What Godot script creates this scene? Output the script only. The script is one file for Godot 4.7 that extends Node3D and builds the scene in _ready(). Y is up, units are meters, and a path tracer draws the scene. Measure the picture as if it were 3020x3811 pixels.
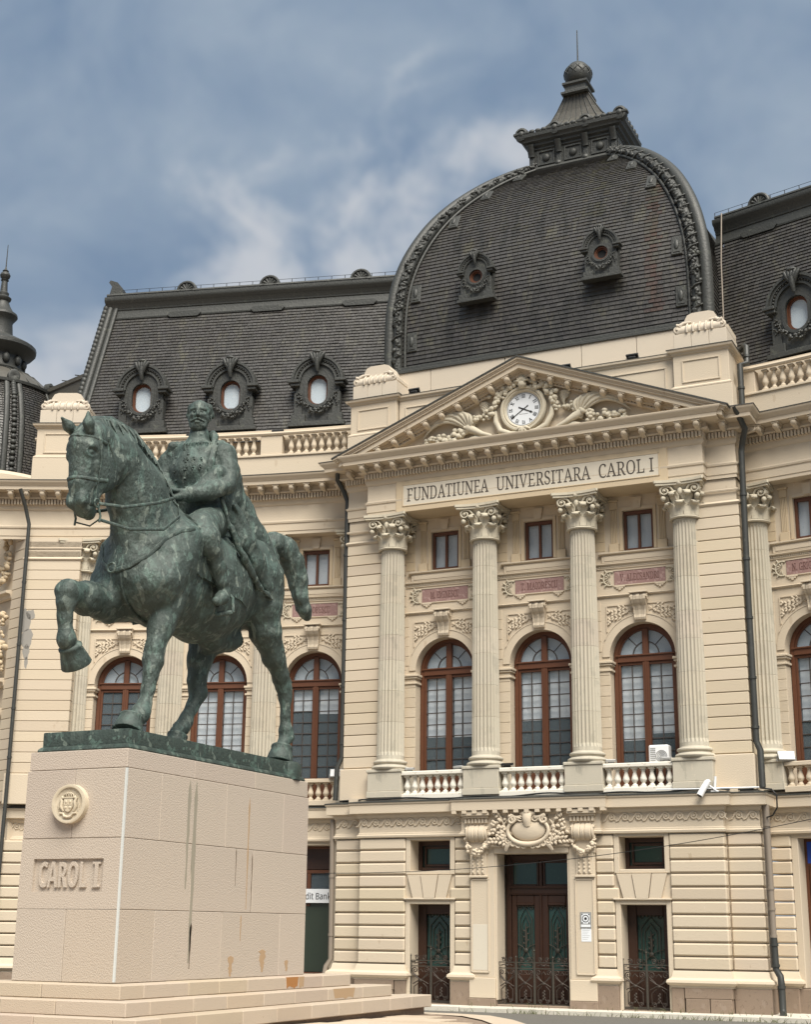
extends Node3D
# A neoclassical library with a slate dome, seen past a bronze rider on a granite pedestal.

const ZC := 37.3          # the curved facade: axis of its arc in front of the pavilion
const GY := -0.40         # ground at the foot of the building
var M := {}
var rng := RandomNumberGenerator.new()
var lib: Node3D

class MB:
	var v := PackedVector3Array()
	var n := PackedVector3Array()
	var c := PackedColorArray()
	var col := Color(1, 1, 1)
	var xf := Transform3D.IDENTITY

	func tri(a: Vector3, b: Vector3, d: Vector3, na: Vector3, nb: Vector3, nd: Vector3) -> void:
		v.append(xf * a); v.append(xf * d); v.append(xf * b)
		var B := xf.basis
		n.append((B * na).normalized()); n.append((B * nd).normalized()); n.append((B * nb).normalized())
		c.append(col); c.append(col); c.append(col)

	func quad(a: Vector3, b: Vector3, d: Vector3, e: Vector3) -> void:
		var nn := (d - a).cross(e - b)
		if nn.length_squared() < 1e-14:
			return
		nn = nn.normalized()
		tri(a, b, d, nn, nn, nn); tri(a, d, e, nn, nn, nn)

	func quadn(a: Vector3, b: Vector3, d: Vector3, e: Vector3, na: Vector3, nb: Vector3, nd: Vector3, ne: Vector3) -> void:
		tri(a, b, d, na, nb, nd); tri(a, d, e, na, nd, ne)

	func flat3(a: Vector3, b: Vector3, d: Vector3) -> void:
		var nn := (b - a).cross(d - a)
		if nn.length_squared() < 1e-14:
			return
		nn = nn.normalized()
		tri(a, b, d, nn, nn, nn)

	# axis aligned box from corner lo to corner hi, edges chamfered by bv
	func box(lo: Vector3, hi: Vector3, bv := 0.0) -> void:
		if bv <= 0.0:
			var p := [Vector3(lo.x, lo.y, lo.z), Vector3(hi.x, lo.y, lo.z), Vector3(hi.x, hi.y, lo.z), Vector3(lo.x, hi.y, lo.z), Vector3(lo.x, lo.y, hi.z), Vector3(hi.x, lo.y, hi.z), Vector3(hi.x, hi.y, hi.z), Vector3(lo.x, hi.y, hi.z)]
			quad(p[4], p[5], p[6], p[7]); quad(p[1], p[0], p[3], p[2]); quad(p[5], p[1], p[2], p[6])
			quad(p[0], p[4], p[7], p[3]); quad(p[7], p[6], p[2], p[3]); quad(p[0], p[1], p[5], p[4])
			return
		var ce := (lo + hi) * 0.5
		var h := (hi - lo) * 0.5
		bv = minf(bv, minf(h.x, minf(h.y, h.z)) * 0.9)
		for ax in 3:
			var u := (ax + 1) % 3
			var w := (ax + 2) % 3
			for s in [-1.0, 1.0]:
				var q := []
				for k in [[-1, -1], [1, -1], [1, 1], [-1, 1]]:
					var t := Vector3.ZERO
					t[ax] = s * h[ax]; t[u] = k[0] * (h[u] - bv) * s; t[w] = k[1] * (h[w] - bv)
					q.append(ce + t)
				quad(q[0], q[1], q[2], q[3])
				for s2 in [-1.0, 1.0]:      # edge between +-ax and +-u
					var a := Vector3.ZERO; var b := Vector3.ZERO
					a[ax] = s * h[ax]; a[u] = s2 * (h[u] - bv); a[w] = -(h[w] - bv)
					b[ax] = s * (h[ax] - bv); b[u] = s2 * h[u]; b[w] = -(h[w] - bv)
					var a2 := a; var b2 := b
					a2[w] = -a2[w]; b2[w] = -b2[w]
					if s * s2 > 0: quad(ce + a, ce + b, ce + b2, ce + a2)
					else: quad(ce + b, ce + a, ce + a2, ce + b2)
		for sx in [-1.0, 1.0]:
			for sy in [-1.0, 1.0]:
				for sz in [-1.0, 1.0]:
					var a := ce + Vector3(sx * h.x, sy * (h.y - bv), sz * (h.z - bv))
					var b := ce + Vector3(sx * (h.x - bv), sy * h.y, sz * (h.z - bv))
					var d := ce + Vector3(sx * (h.x - bv), sy * (h.y - bv), sz * h.z)
					if sx * sy * sz > 0: flat3(a, b, d)
					else: flat3(a, d, b)

	# polygon in local xy given counter-clockwise, from z0 to z1
	func prism(poly: PackedVector2Array, z0: float, z1: float, back := true) -> void:
		if Geometry2D.is_polygon_clockwise(poly):
			poly = poly.duplicate(); poly.reverse()
		var t := Geometry2D.triangulate_polygon(poly)
		for i in range(0, t.size(), 3):
			var a := poly[t[i]]; var b := poly[t[i + 1]]; var d := poly[t[i + 2]]
			if (b - a).cross(d - a) < 0:
				var q := b; b = d; d = q
			flat3(Vector3(a.x, a.y, z1), Vector3(b.x, b.y, z1), Vector3(d.x, d.y, z1))
			if back: flat3(Vector3(a.x, a.y, z0), Vector3(d.x, d.y, z0), Vector3(b.x, b.y, z0))
		for i in poly.size():
			var a := poly[i]; var b := poly[(i + 1) % poly.size()]
			quad(Vector3(a.x, a.y, z0), Vector3(b.x, b.y, z0), Vector3(b.x, b.y, z1), Vector3(a.x, a.y, z1))

	static func pnorm(prof: Array, j: int, cr := 0.76) -> Array:
		# the two 2d normals (outward, up) at the ends of profile segment j
		var d: Vector2 = (prof[j + 1] - prof[j]).normalized()
		var m := Vector2(d.y, -d.x)
		var a := m; var b := m
		if j > 0:
			var e: Vector2 = (prof[j] - prof[j - 1]).normalized()
			var k := Vector2(e.y, -e.x)
			if k.dot(m) > cr: a = (k + m).normalized()
		if j < prof.size() - 2:
			var e: Vector2 = (prof[j + 2] - prof[j + 1]).normalized()
			var k := Vector2(e.y, -e.x)
			if k.dot(m) > cr: b = (k + m).normalized()
		return [a, b]

	# profile of (outward, y) from bottom to top along a path of (x, z); outward lies to the right of +x turned to +z
	func sweep(prof: Array, path: PackedVector2Array, caps := true) -> void:
		var np := path.size()
		var dirs := []
		for i in np - 1:
			var d := (path[i + 1] - path[i]).normalized()
			dirs.append(Vector2(-d.y, d.x))
		var mit := []
		for i in np:
			if i == 0: mit.append(dirs[0])
			elif i == np - 1: mit.append(dirs[np - 2])
			else:
				var s: Vector2 = dirs[i - 1] + dirs[i]
				mit.append(s / maxf(0.15, 1.0 + dirs[i - 1].dot(dirs[i])))
		for j in prof.size() - 1:
			var pn := pnorm(prof, j)
			for i in np - 1:
				var n0: Vector2 = dirs[i]; var n1: Vector2 = dirs[i]
				if i > 0 and dirs[i - 1].dot(dirs[i]) > 0.9: n0 = (dirs[i - 1] + dirs[i]).normalized()
				if i < np - 2 and dirs[i + 1].dot(dirs[i]) > 0.9: n1 = (dirs[i + 1] + dirs[i]).normalized()
				var m0: Vector2 = mit[i]; var m1: Vector2 = mit[i + 1]
				var q0: Vector2 = prof[j]; var q1: Vector2 = prof[j + 1]
				var a := Vector3(path[i].x + m0.x * q0.x, q0.y, path[i].y + m0.y * q0.x)
				var b := Vector3(path[i + 1].x + m1.x * q0.x, q0.y, path[i + 1].y + m1.y * q0.x)
				var d := Vector3(path[i + 1].x + m1.x * q1.x, q1.y, path[i + 1].y + m1.y * q1.x)
				var e := Vector3(path[i].x + m0.x * q1.x, q1.y, path[i].y + m0.y * q1.x)
				quadn(a, b, d, e, Vector3(n0.x * pn[0].x, pn[0].y, n0.y * pn[0].x), Vector3(n1.x * pn[0].x, pn[0].y, n1.y * pn[0].x), Vector3(n1.x * pn[1].x, pn[1].y, n1.y * pn[1].x), Vector3(n0.x * pn[1].x, pn[1].y, n0.y * pn[1].x))
		if caps:
			var poly := PackedVector2Array()
			for q in prof: poly.append(q)
			if prof[0].x > 0.001: poly.append(Vector2(prof[-1].x, prof[-1].y))
			var t := Geometry2D.triangulate_polygon(poly)
			for i in range(0, t.size(), 3):
				for e in [0, np - 1]:
					var w := []
					for k in 3:
						var q := poly[t[i + k]]
						w.append(Vector3(path[e].x + mit[e].x * q.x, q.y, path[e].y + mit[e].y * q.x))
					flat3(w[0], w[1], w[2])

	# (r, y) from bottom to top round the local y axis
	func lathe(prof: Array, segs := 16, a0 := 0.0, a1 := TAU, cr := 0.76) -> void:
		for j in prof.size() - 1:
			if prof[j].is_equal_approx(prof[j + 1]): continue
			var pn := pnorm(prof, j, cr)
			for i in segs:
				var t0 := a0 + (a1 - a0) * i / segs
				var t1 := a0 + (a1 - a0) * (i + 1) / segs
				var u0 := Vector3(sin(t0), 0, cos(t0)); var u1 := Vector3(sin(t1), 0, cos(t1))
				var q0: Vector2 = prof[j]; var q1: Vector2 = prof[j + 1]
				var y0 := Vector3(0, q0.y, 0); var y1 := Vector3(0, q1.y, 0)
				var up := Vector3.UP
				quadn(u0 * q0.x + y0, u1 * q0.x + y0, u1 * q1.x + y1, u0 * q1.x + y1, u0 * pn[0].x + up * pn[0].y, u1 * pn[0].x + up * pn[0].y, u1 * pn[1].x + up * pn[1].y, u0 * pn[1].x + up * pn[1].y)

	# tube along points; ra = half width, rb = half thickness across (vector 'side' keeps the width direction)
	func tube(pts: Array, ra: Array, segs := 6, rb: Array = [], side := Vector3.ZERO) -> void:
		var np := pts.size()
		var fr := []
		var ref := side if side != Vector3.ZERO else (Vector3.UP if absf((pts[np - 1] - pts[0]).normalized().y) < 0.9 else Vector3.RIGHT)
		for i in np:
			var d: Vector3 = (pts[mini(i + 1, np - 1)] - pts[maxi(i - 1, 0)]).normalized()
			var w := (ref - d * ref.dot(d))
			if w.length() < 1e-4: w = d.cross(Vector3(0.3, 0.5, 0.8))
			w = w.normalized()
			if side == Vector3.ZERO: ref = w
			fr.append([w, d.cross(w)])
		var ring := []
		var nor := []
		for i in np:
			var r1: float = ra[mini(i, ra.size() - 1)]
			var r2: float = r1 if rb.is_empty() else rb[mini(i, rb.size() - 1)]
			var a := []; var b := []
			for k in segs:
				var t := TAU * k / segs
				a.append(pts[i] + fr[i][0] * cos(t) * r1 + fr[i][1] * sin(t) * r2)
				b.append((fr[i][0] * cos(t) * r2 + fr[i][1] * sin(t) * r1).normalized())
			ring.append(a); nor.append(b)
		for i in np - 1:
			for k in segs:
				var l := (k + 1) % segs
				quadn(ring[i][k], ring[i][l], ring[i + 1][l], ring[i + 1][k], nor[i][k], nor[i][l], nor[i + 1][l], nor[i + 1][k])
		for k in range(1, segs - 1):
			flat3(ring[0][0], ring[0][k + 1], ring[0][k])
			flat3(ring[np - 1][0], ring[np - 1][k], ring[np - 1][k + 1])

	func blob(at: Vector3, r: Vector3, bs := Basis.IDENTITY, segs := 7, rings := 5) -> void:
		for i in rings:
			for k in segs:
				var p := []
				var q := []
				for e in [[i, k], [i, k + 1], [i + 1, k + 1], [i + 1, k]]:
					var th: float = PI * e[0] / rings
					var ph: float = TAU * e[1] / segs
					var u := Vector3(sin(th) * cos(ph), -cos(th), -sin(th) * sin(ph))
					p.append(at + bs * (u * r)); q.append(bs * (u / r).normalized())
				quadn(p[0], p[1], p[2], p[3], q[0], q[1], q[2], q[3])

	func mesh() -> ArrayMesh:
		var a := []
		a.resize(Mesh.ARRAY_MAX)
		a[Mesh.ARRAY_VERTEX] = v; a[Mesh.ARRAY_NORMAL] = n; a[Mesh.ARRAY_COLOR] = c
		var m := ArrayMesh.new()
		if v.size(): m.add_surface_from_arrays(Mesh.PRIMITIVE_TRIANGLES, a)
		return m


func put(called: String, mesh: Mesh, mat: Material, parent: Node, xf := Transform3D.IDENTITY) -> MeshInstance3D:
	var o := MeshInstance3D.new()
	o.name = called; o.mesh = mesh; o.material_override = mat; o.transform = xf
	o.cast_shadow = GeometryInstance3D.SHADOW_CASTING_SETTING_ON
	# repeats get three-digit numbers
	var nm := called
	var k := 0
	while parent.has_node(NodePath(nm)):
		k = counts.get([parent, called], 0) + 1
		counts[[parent, called]] = k
		nm = "%s_%03d" % [called, k]
	o.name = nm
	parent.add_child(o, true)
	return o
var counts := {}

func part(called: String, b: MB, mat: Material, parent: Node = null) -> MeshInstance3D:
	return put(called, b.mesh(), mat, parent if parent else lib)

func thing(called: String, label: String, category: String, at := Vector3.ZERO, turn := 0.0, group := "") -> Node3D:
	var o := Node3D.new()
	var nm := called
	var k := 0
	while has_node(NodePath(nm)):
		k += 1
		nm = "%s_%03d" % [called, k]
	o.name = nm
	add_child(o, true)
	o.position = at; o.rotation.y = turn
	o.set_meta("label", label); o.set_meta("category", category)
	if group: o.set_meta("group", group)
	return o

func tag(o: Node, label: String, category: String, group := "") -> void:
	o.set_meta("label", label); o.set_meta("category", category)
	if group: o.set_meta("group", group)

func structure(called: String, b: MB, mat: Material) -> MeshInstance3D:
	var o := put(called, b.mesh(), mat, self)
	o.set_meta("kind", "structure")
	return o

func W(deg: float, r: float, y := 0.0) -> Transform3D:
	var p := deg_to_rad(deg)
	return Transform3D(Basis(Vector3.UP, -p), Vector3(r * sin(p), y, ZC - r * cos(p)))

func arc(r: float, a: float, b: float, step := 0.5) -> PackedVector2Array:
	var p := PackedVector2Array()
	var k := maxi(2, ceili(absf(b - a) / step))
	for i in k + 1:
		var t := deg_to_rad(lerpf(a, b, float(i) / k))
		p.append(Vector2(r * sin(t), ZC - r * cos(t)))
	return p

func T3(x: float, y: float, z: float) -> Transform3D:
	return Transform3D(Basis.IDENTITY, Vector3(x, y, z))

func V2(a: Array) -> Array:
	var r := []
	for i in range(0, a.size(), 2): r.append(Vector2(a[i], a[i + 1]))
	return r

func text_mesh(s: String, font: String, size: float, depth: float, bold := false) -> Array:
	# mesh scaled so that capitals are 'size' high; returns [mesh, width]
	var f := SystemFont.new()
	f.font_names = PackedStringArray([font])
	if bold: f.font_weight = 700
	var t := TextMesh.new()
	t.font = f; t.text = s; t.font_size = 64; t.depth = depth
	t.pixel_size = size / (64.0 * 0.72)
	t.curve_step = 0.8
	return [t, t.get_aabb().size.x]

# ---------------------------------------------------------------- materials
func noise_img(seed_: int, freq: float, oct: int, type := FastNoiseLite.TYPE_SIMPLEX_SMOOTH, sz := 512) -> PackedByteArray:
	var f := FastNoiseLite.new()
	f.seed = seed_; f.frequency = freq; f.noise_type = type
	f.fractal_octaves = oct; f.fractal_type = FastNoiseLite.FRACTAL_FBM
	var im := f.get_seamless_image(sz, sz)
	im.convert(Image.FORMAT_L8)
	return im.get_data()

func bump_tex(seed_: int, freq: float, oct: int, strength: float) -> Texture2D:
	var f := FastNoiseLite.new()
	f.seed = seed_; f.frequency = freq; f.fractal_octaves = oct; f.noise_type = FastNoiseLite.TYPE_SIMPLEX_SMOOTH
	var t := NoiseTexture2D.new()
	t.width = 512; t.height = 512; t.seamless = true; t.as_normal_map = true; t.bump_strength = strength; t.noise = f
	return t

# layered albedo: base colour, then [bytes, low, high, colour, amount] layers laid over it
func layered(base: Color, layers: Array, sz := 512) -> ImageTexture:
	var out := PackedByteArray()
	out.resize(sz * sz * 3)
	var n := layers.size()
	for i in sz * sz:
		var r := base.r; var g := base.g; var b := base.b
		for k in n:
			var L: Array = layers[k]
			var t: float = clampf((L[0][i] - L[1]) / (L[2] - L[1]), 0.0, 1.0) * L[4]
			var q: Color = L[3]
			r += (q.r - r) * t; g += (q.g - g) * t; b += (q.b - b) * t
		out[i * 3] = int(255.0 * r); out[i * 3 + 1] = int(255.0 * g); out[i * 3 + 2] = int(255.0 * b)
	return ImageTexture.create_from_image(Image.create_from_data(sz, sz, false, Image.FORMAT_RGB8, out))

func lin(r: float, g: float, b: float) -> Color:
	return Color(r, g, b).linear_to_srgb()

func smat(tex: Texture2D, scale: Vector3, rough: float, nrm: Texture2D = null, ns := 0.5, tint := Color.WHITE, metal := 0.0) -> StandardMaterial3D:
	var m := StandardMaterial3D.new()
	m.albedo_color = tint
	m.albedo_texture = tex
	m.uv1_triplanar = true; m.uv1_world_triplanar = true
	m.uv1_scale = scale
	m.roughness = rough; m.metallic = metal
	m.vertex_color_use_as_albedo = true
	if nrm:
		m.normal_enabled = true; m.normal_texture = nrm; m.normal_scale = ns
	return m

func pmat(r: float, g: float, b: float, rough := 0.7, metal := 0.0) -> StandardMaterial3D:
	var m := StandardMaterial3D.new()
	m.albedo_color = lin(r, g, b); m.roughness = rough; m.metallic = metal
	return m

func make_materials() -> void:
	var a1 := noise_img(1, 0.006, 5)
	var a2 := noise_img(2, 0.03, 4)
	var a3 := noise_img(3, 0.2, 2)
	var a4 := noise_img(4, 0.012, 6)
	var cell := noise_img(5, 0.02, 3, FastNoiseLite.TYPE_PERLIN)
	var nb := bump_tex(11, 0.06, 5, 5.0)
	var nf := bump_tex(12, 0.25, 3, 4.0)
	var cream := layered(lin(0.555, 0.468, 0.36), [[a1, 30, 235, lin(0.45, 0.365, 0.26), 0.75], [a2, 30, 235, lin(0.68, 0.60, 0.49), 0.6], [a4, 60, 250, lin(0.33, 0.265, 0.18), 0.65], [a3, 60, 220, lin(0.42, 0.345, 0.26), 0.55]])
	M.cream = smat(cream, Vector3(0.38, 0.16, 0.38), 0.92, nf, 0.16)
	M.pale = smat(cream, Vector3(0.33, 0.33, 0.33), 0.92, nf, 0.16, lin(0.97, 1.0, 1.06))
	M.ochre = smat(cream, Vector3(0.25, 0.25, 0.25), 0.92, nf, 0.16, lin(0.97, 0.92, 0.82))
	var grey := layered(lin(0.47, 0.43, 0.35), [[a4, 110, 190, lin(0.36, 0.33, 0.265), 0.6], [a2, 130, 200, lin(0.56, 0.50, 0.39), 0.6], [a3, 90, 200, lin(0.36, 0.32, 0.25), 0.4]])
	M.column = smat(grey, Vector3(0.5, 0.2, 0.5), 0.9, nf, 0.15)
	M.carved = smat(grey, Vector3(0.6, 0.6, 0.6), 0.9, nf, 0.15, lin(1.1, 1.08, 1.04))
	var brown := layered(lin(0.235, 0.175, 0.13), [[a3, 100, 190, lin(0.33, 0.25, 0.19), 0.7], [a2, 120, 190, lin(0.16, 0.115, 0.085), 0.6], [a1, 120, 190, lin(0.30, 0.235, 0.18), 0.5]])
	M.plinth = smat(brown, Vector3(0.5, 0.5, 0.5), 0.85, nf, 0.4)
	var granite := layered(lin(0.45, 0.385, 0.315), [[a1, 0, 255, lin(0.36, 0.295, 0.23), 0.8], [a2, 20, 240, lin(0.54, 0.47, 0.39), 0.6], [a4, 20, 250, lin(0.30, 0.235, 0.17), 0.7], [a3, 40, 220, lin(0.24, 0.19, 0.15), 0.7]])
	M.granite = smat(granite, Vector3(0.45, 0.22, 0.45), 0.85, nf, 0.3)
	M.granite_step = smat(granite, Vector3(0.36, 0.36, 0.36), 0.88, nf, 0.3, lin(1.0, 0.97, 0.92))
	M.seam = pmat(0.55, 0.57, 0.55, 0.8)
	var slate := layered(lin(0.05, 0.048, 0.044), [[a2, 110, 190, lin(0.03, 0.029, 0.027), 0.7], [a4, 130, 195, lin(0.085, 0.079, 0.062), 0.75], [a3, 110, 200, lin(0.10, 0.092, 0.08), 0.4], [a1, 140, 190, lin(0.026, 0.026, 0.025), 0.6]])
	M.slate = smat(slate, Vector3(0.35, 0.11, 0.35), 0.42, nf, 0.2)
	var lead := layered(lin(0.04, 0.042, 0.037), [[a2, 110, 190, lin(0.022, 0.024, 0.021), 0.7], [a4, 120, 215, lin(0.085, 0.09, 0.07), 0.75]])
	M.lead = smat(lead, Vector3(0.5, 0.3, 0.5), 0.55, nb, 0.3)
	M.metal_roof = smat(layered(lin(0.085, 0.08, 0.066), [[a2, 110, 190, lin(0.055, 0.053, 0.043), 0.7], [a4, 130, 200, lin(0.12, 0.115, 0.095), 0.6]]), Vector3(0.4, 0.3, 0.4), 0.5, nb, 0.15)
	var bronze := layered(lin(0.05, 0.07, 0.061), [[a4, 105, 185, lin(0.12, 0.18, 0.155), 0.8], [a2, 120, 190, lin(0.017, 0.025, 0.022), 0.8], [a1, 125, 190, lin(0.07, 0.115, 0.10), 0.6], [cell, 130, 195, lin(0.26, 0.30, 0.255), 0.7], [a3, 115, 190, lin(0.03, 0.036, 0.032), 0.6]])
	M.bronze = smat(bronze, Vector3(0.75, 0.3, 0.75), 0.66, nb, 0.6, Color.WHITE, 0.08)
	M.bronze_base = smat(bronze, Vector3(0.5, 0.5, 0.5), 0.6, nb, 0.4, lin(0.75, 0.78, 0.76), 0.2)
	var wood := layered(lin(0.10, 0.034, 0.012), [[a2, 110, 190, lin(0.05, 0.016, 0.007), 0.7], [a3, 110, 200, lin(0.15, 0.056, 0.022), 0.45]])
	M.wood = smat(wood, Vector3(1.5, 0.2, 1.5), 0.55)
	M.wood_dark = smat(wood, Vector3(1.5, 0.2, 1.5), 0.5, null, 0.0, lin(0.34, 0.36, 0.4))
	M.iron = smat(lead, Vector3(2, 2, 2), 0.6, null, 0.0, lin(1.0, 0.82, 0.66))
	M.iron_light = pmat(0.05, 0.038, 0.03, 0.55, 0.3)
	M.bar = pmat(0.055, 0.045, 0.04, 0.6)
	var g := StandardMaterial3D.new()
	g.albedo_color = Color(0.8, 0.88, 0.92, 0.12); g.transparency = BaseMaterial3D.TRANSPARENCY_ALPHA; g.roughness = 0.03; g.metallic_specular = 0.25
	M.glass = g
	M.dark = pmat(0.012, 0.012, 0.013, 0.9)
	M.blind = smat(layered(lin(0.5, 0.53, 0.56), [[a2, 110, 200, lin(0.38, 0.41, 0.44), 0.6], [a1, 110, 190, lin(0.6, 0.62, 0.64), 0.5]]), Vector3(0.4, 0.15, 0.4), 0.9)
	M.door_glass = smat(layered(lin(0.025, 0.06, 0.052), [[a2, 110, 200, lin(0.045, 0.10, 0.088), 0.8]]), Vector3(0.8, 0.8, 0.8), 0.15)
	M.white = smat(layered(lin(0.70, 0.66, 0.58), [[a2, 120, 200, lin(0.56, 0.52, 0.44), 0.6], [a4, 150, 210, lin(0.42, 0.38, 0.3), 0.6]]), Vector3(0.9, 0.9, 0.9), 0.85)
	M.plaque = smat(layered(lin(0.60, 0.54, 0.44), [[a2, 120, 200, lin(0.52, 0.47, 0.38), 0.6]]), Vector3(0.5, 0.5, 0.5), 0.8)
	M.pink = smat(layered(lin(0.28, 0.17, 0.15), [[a4, 110, 180, lin(0.42, 0.29, 0.26), 0.7], [a2, 120, 190, lin(0.21, 0.10, 0.095), 0.7]]), Vector3(0.9, 0.9, 0.9), 0.6)
	M.pink_letter = pmat(0.13, 0.06, 0.05, 0.8)
	M.letter = pmat(0.075, 0.062, 0.05, 0.8)
	M.black = pmat(0.012, 0.012, 0.012, 0.5)
	M.paint = pmat(0.72, 0.72, 0.72, 0.45)
	M.grey = pmat(0.25, 0.25, 0.24, 0.6)
	var asphalt := layered(lin(0.13, 0.122, 0.105), [[a3, 90, 190, lin(0.21, 0.195, 0.165), 0.7], [a2, 120, 200, lin(0.085, 0.08, 0.066), 0.6], [a1, 130, 200, lin(0.12, 0.125, 0.085), 0.6]])
	M.asphalt = smat(asphalt, Vector3(0.5, 0.5, 0.5), 0.95, nf, 0.8)
	var pave := layered(lin(0.50, 0.41, 0.31), [[a2, 110, 200, lin(0.42, 0.34, 0.255), 0.6], [a3, 110, 200, lin(0.36, 0.29, 0.22), 0.4], [a1, 120, 190, lin(0.56, 0.47, 0.37), 0.5]])
	M.pave = smat(pave, Vector3(0.4, 0.4, 0.4), 0.9, nf, 0.4)
	M.kerb = smat(layered(lin(0.60, 0.56, 0.49), [[a2, 120, 190, lin(0.42, 0.39, 0.32), 0.6], [a3, 130, 200, lin(0.3, 0.28, 0.22), 0.5]]), Vector3(0.6, 0.6, 0.6), 0.9, nf, 0.5)
	M.pipe = smat(lead, Vector3(1, 0.4, 1), 0.5, null, 0.0, lin(0.9, 0.9, 0.9))
	M.pipe_tan = pmat(0.23, 0.19, 0.15, 0.5)
	M.weed = pmat(0.10, 0.11, 0.04, 0.9)
	M.green_film = pmat(0.028, 0.04, 0.027, 0.35)
	M.blue = pmat(0.012, 0.06, 0.36, 0.4)
	M.flat_white = pmat(0.74, 0.76, 0.78, 0.5)

# ---------------------------------------------------------------- sky
func make_sky() -> Sky:
	var w := 2048; var h := 1024
	var f1 := FastNoiseLite.new(); f1.seed = 21; f1.frequency = 1.1; f1.fractal_octaves = 5
	var f2 := FastNoiseLite.new(); f2.seed = 22; f2.frequency = 3.6; f2.fractal_octaves = 7; f2.fractal_gain = 0.58
	var f3 := FastNoiseLite.new(); f3.seed = 23; f3.frequency = 2.0; f3.fractal_octaves = 3
	# cumulus heads: direction (azimuth from -z towards +x, elevation, both degrees), radius, strength
	var heads := [[-25.0, 27.5, 4.5, 1.0], [-22.5, 28.0, 3.5, 1.0], [-27.0, 25.0, 4.0, 0.9], [-32.0, 24.5, 4.0, 0.9], [-29.5, 21.5, 5.0, 0.7], [-20.5, 29.3, 3.0, 0.8], [-37.5, 20.0, 5.0, 0.7], [60, 25, 9, 0.9], [82, 20, 8, 0.8], [130, 28, 11, 0.9], [165, 18, 9, 0.8], [-150, 24, 10, 0.9], [-110, 20, 9, 0.8], [-75, 26, 8, 0.7], [30, 16, 7, 0.5]]
	var hd := []
	for q in heads:
		var az := deg_to_rad(q[0]); var el := deg_to_rad(q[1])
		hd.append([Vector3(sin(az) * cos(el), sin(el), -cos(az) * cos(el)), deg_to_rad(q[2]), q[3]])
	var out := PackedByteArray(); out.resize(w * h * 3)
	for y in h:
		var el := PI * (0.5 - (y + 0.5) / h)
		if el < -0.03:
			for x in w:
				var i := (y * w + x) * 3
				out[i] = 112; out[i + 1] = 116; out[i + 2] = 118
			continue
		var ce := cos(el); var se := sin(el)
		for x in w:
			var az := TAU * ((x + 0.5) / w)
			var d := Vector3(ce * sin(az), se, -ce * cos(az))
			var p := d / (0.45 + 0.55 * maxf(se, 0.0)) * 1.0
			var wv := f3.get_noise_3dv(p * 1.3) * 0.08
			var q := p + Vector3(wv, wv * 0.5, -wv)
			var a := f1.get_noise_3dv(q)
			var b := f2.get_noise_3dv(q)
			# grey-blue layer, lighter and darker
			var t := clampf(0.56 + 0.9 * a + 0.75 * b, 0.0, 1.0)
			var c := Color(0.475, 0.56, 0.665).lerp(Color(0.675, 0.725, 0.775), t)
			var low := clampf(1.0 - se / 0.55, 0.0, 1.0)
			c = c.lerp(Color(0.62, 0.68, 0.745), low * 0.3)
			var cum := 0.0
			for hq in hd:
				var ang: float = acos(clampf(d.dot(hq[0]), -1.0, 1.0)) / hq[1]
				if ang < 1.7:
					cum = maxf(cum, hq[2] * clampf(1.3 - ang + 1.5 * b + 0.35 * a, 0.0, 1.0))
			c = c.lerp(Color(0.80, 0.81, 0.83), smoothstep(0.08, 0.85, cum) * 0.85)
			var i := (y * w + x) * 3
			out[i] = int(255 * clampf(c.r, 0, 1)); out[i + 1] = int(255 * clampf(c.g, 0, 1)); out[i + 2] = int(255 * clampf(c.b, 0, 1))
	var pm := PanoramaSkyMaterial.new()
	pm.panorama = ImageTexture.create_from_image(Image.create_from_data(w, h, false, Image.FORMAT_RGB8, out))
	var s := Sky.new(); s.sky_material = pm
	return s

# ---------------------------------------------------------------- ground
func ground_y(z: float) -> float:
	if z > 20.0: return 0.0
	if z > 9.0: return lerpf(-0.12, 0.0, (z - 9.0) / 11.0)
	if z > 1.5: return lerpf(-0.46, -0.12, (z - 1.5) / 7.5)
	return -0.46

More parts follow.
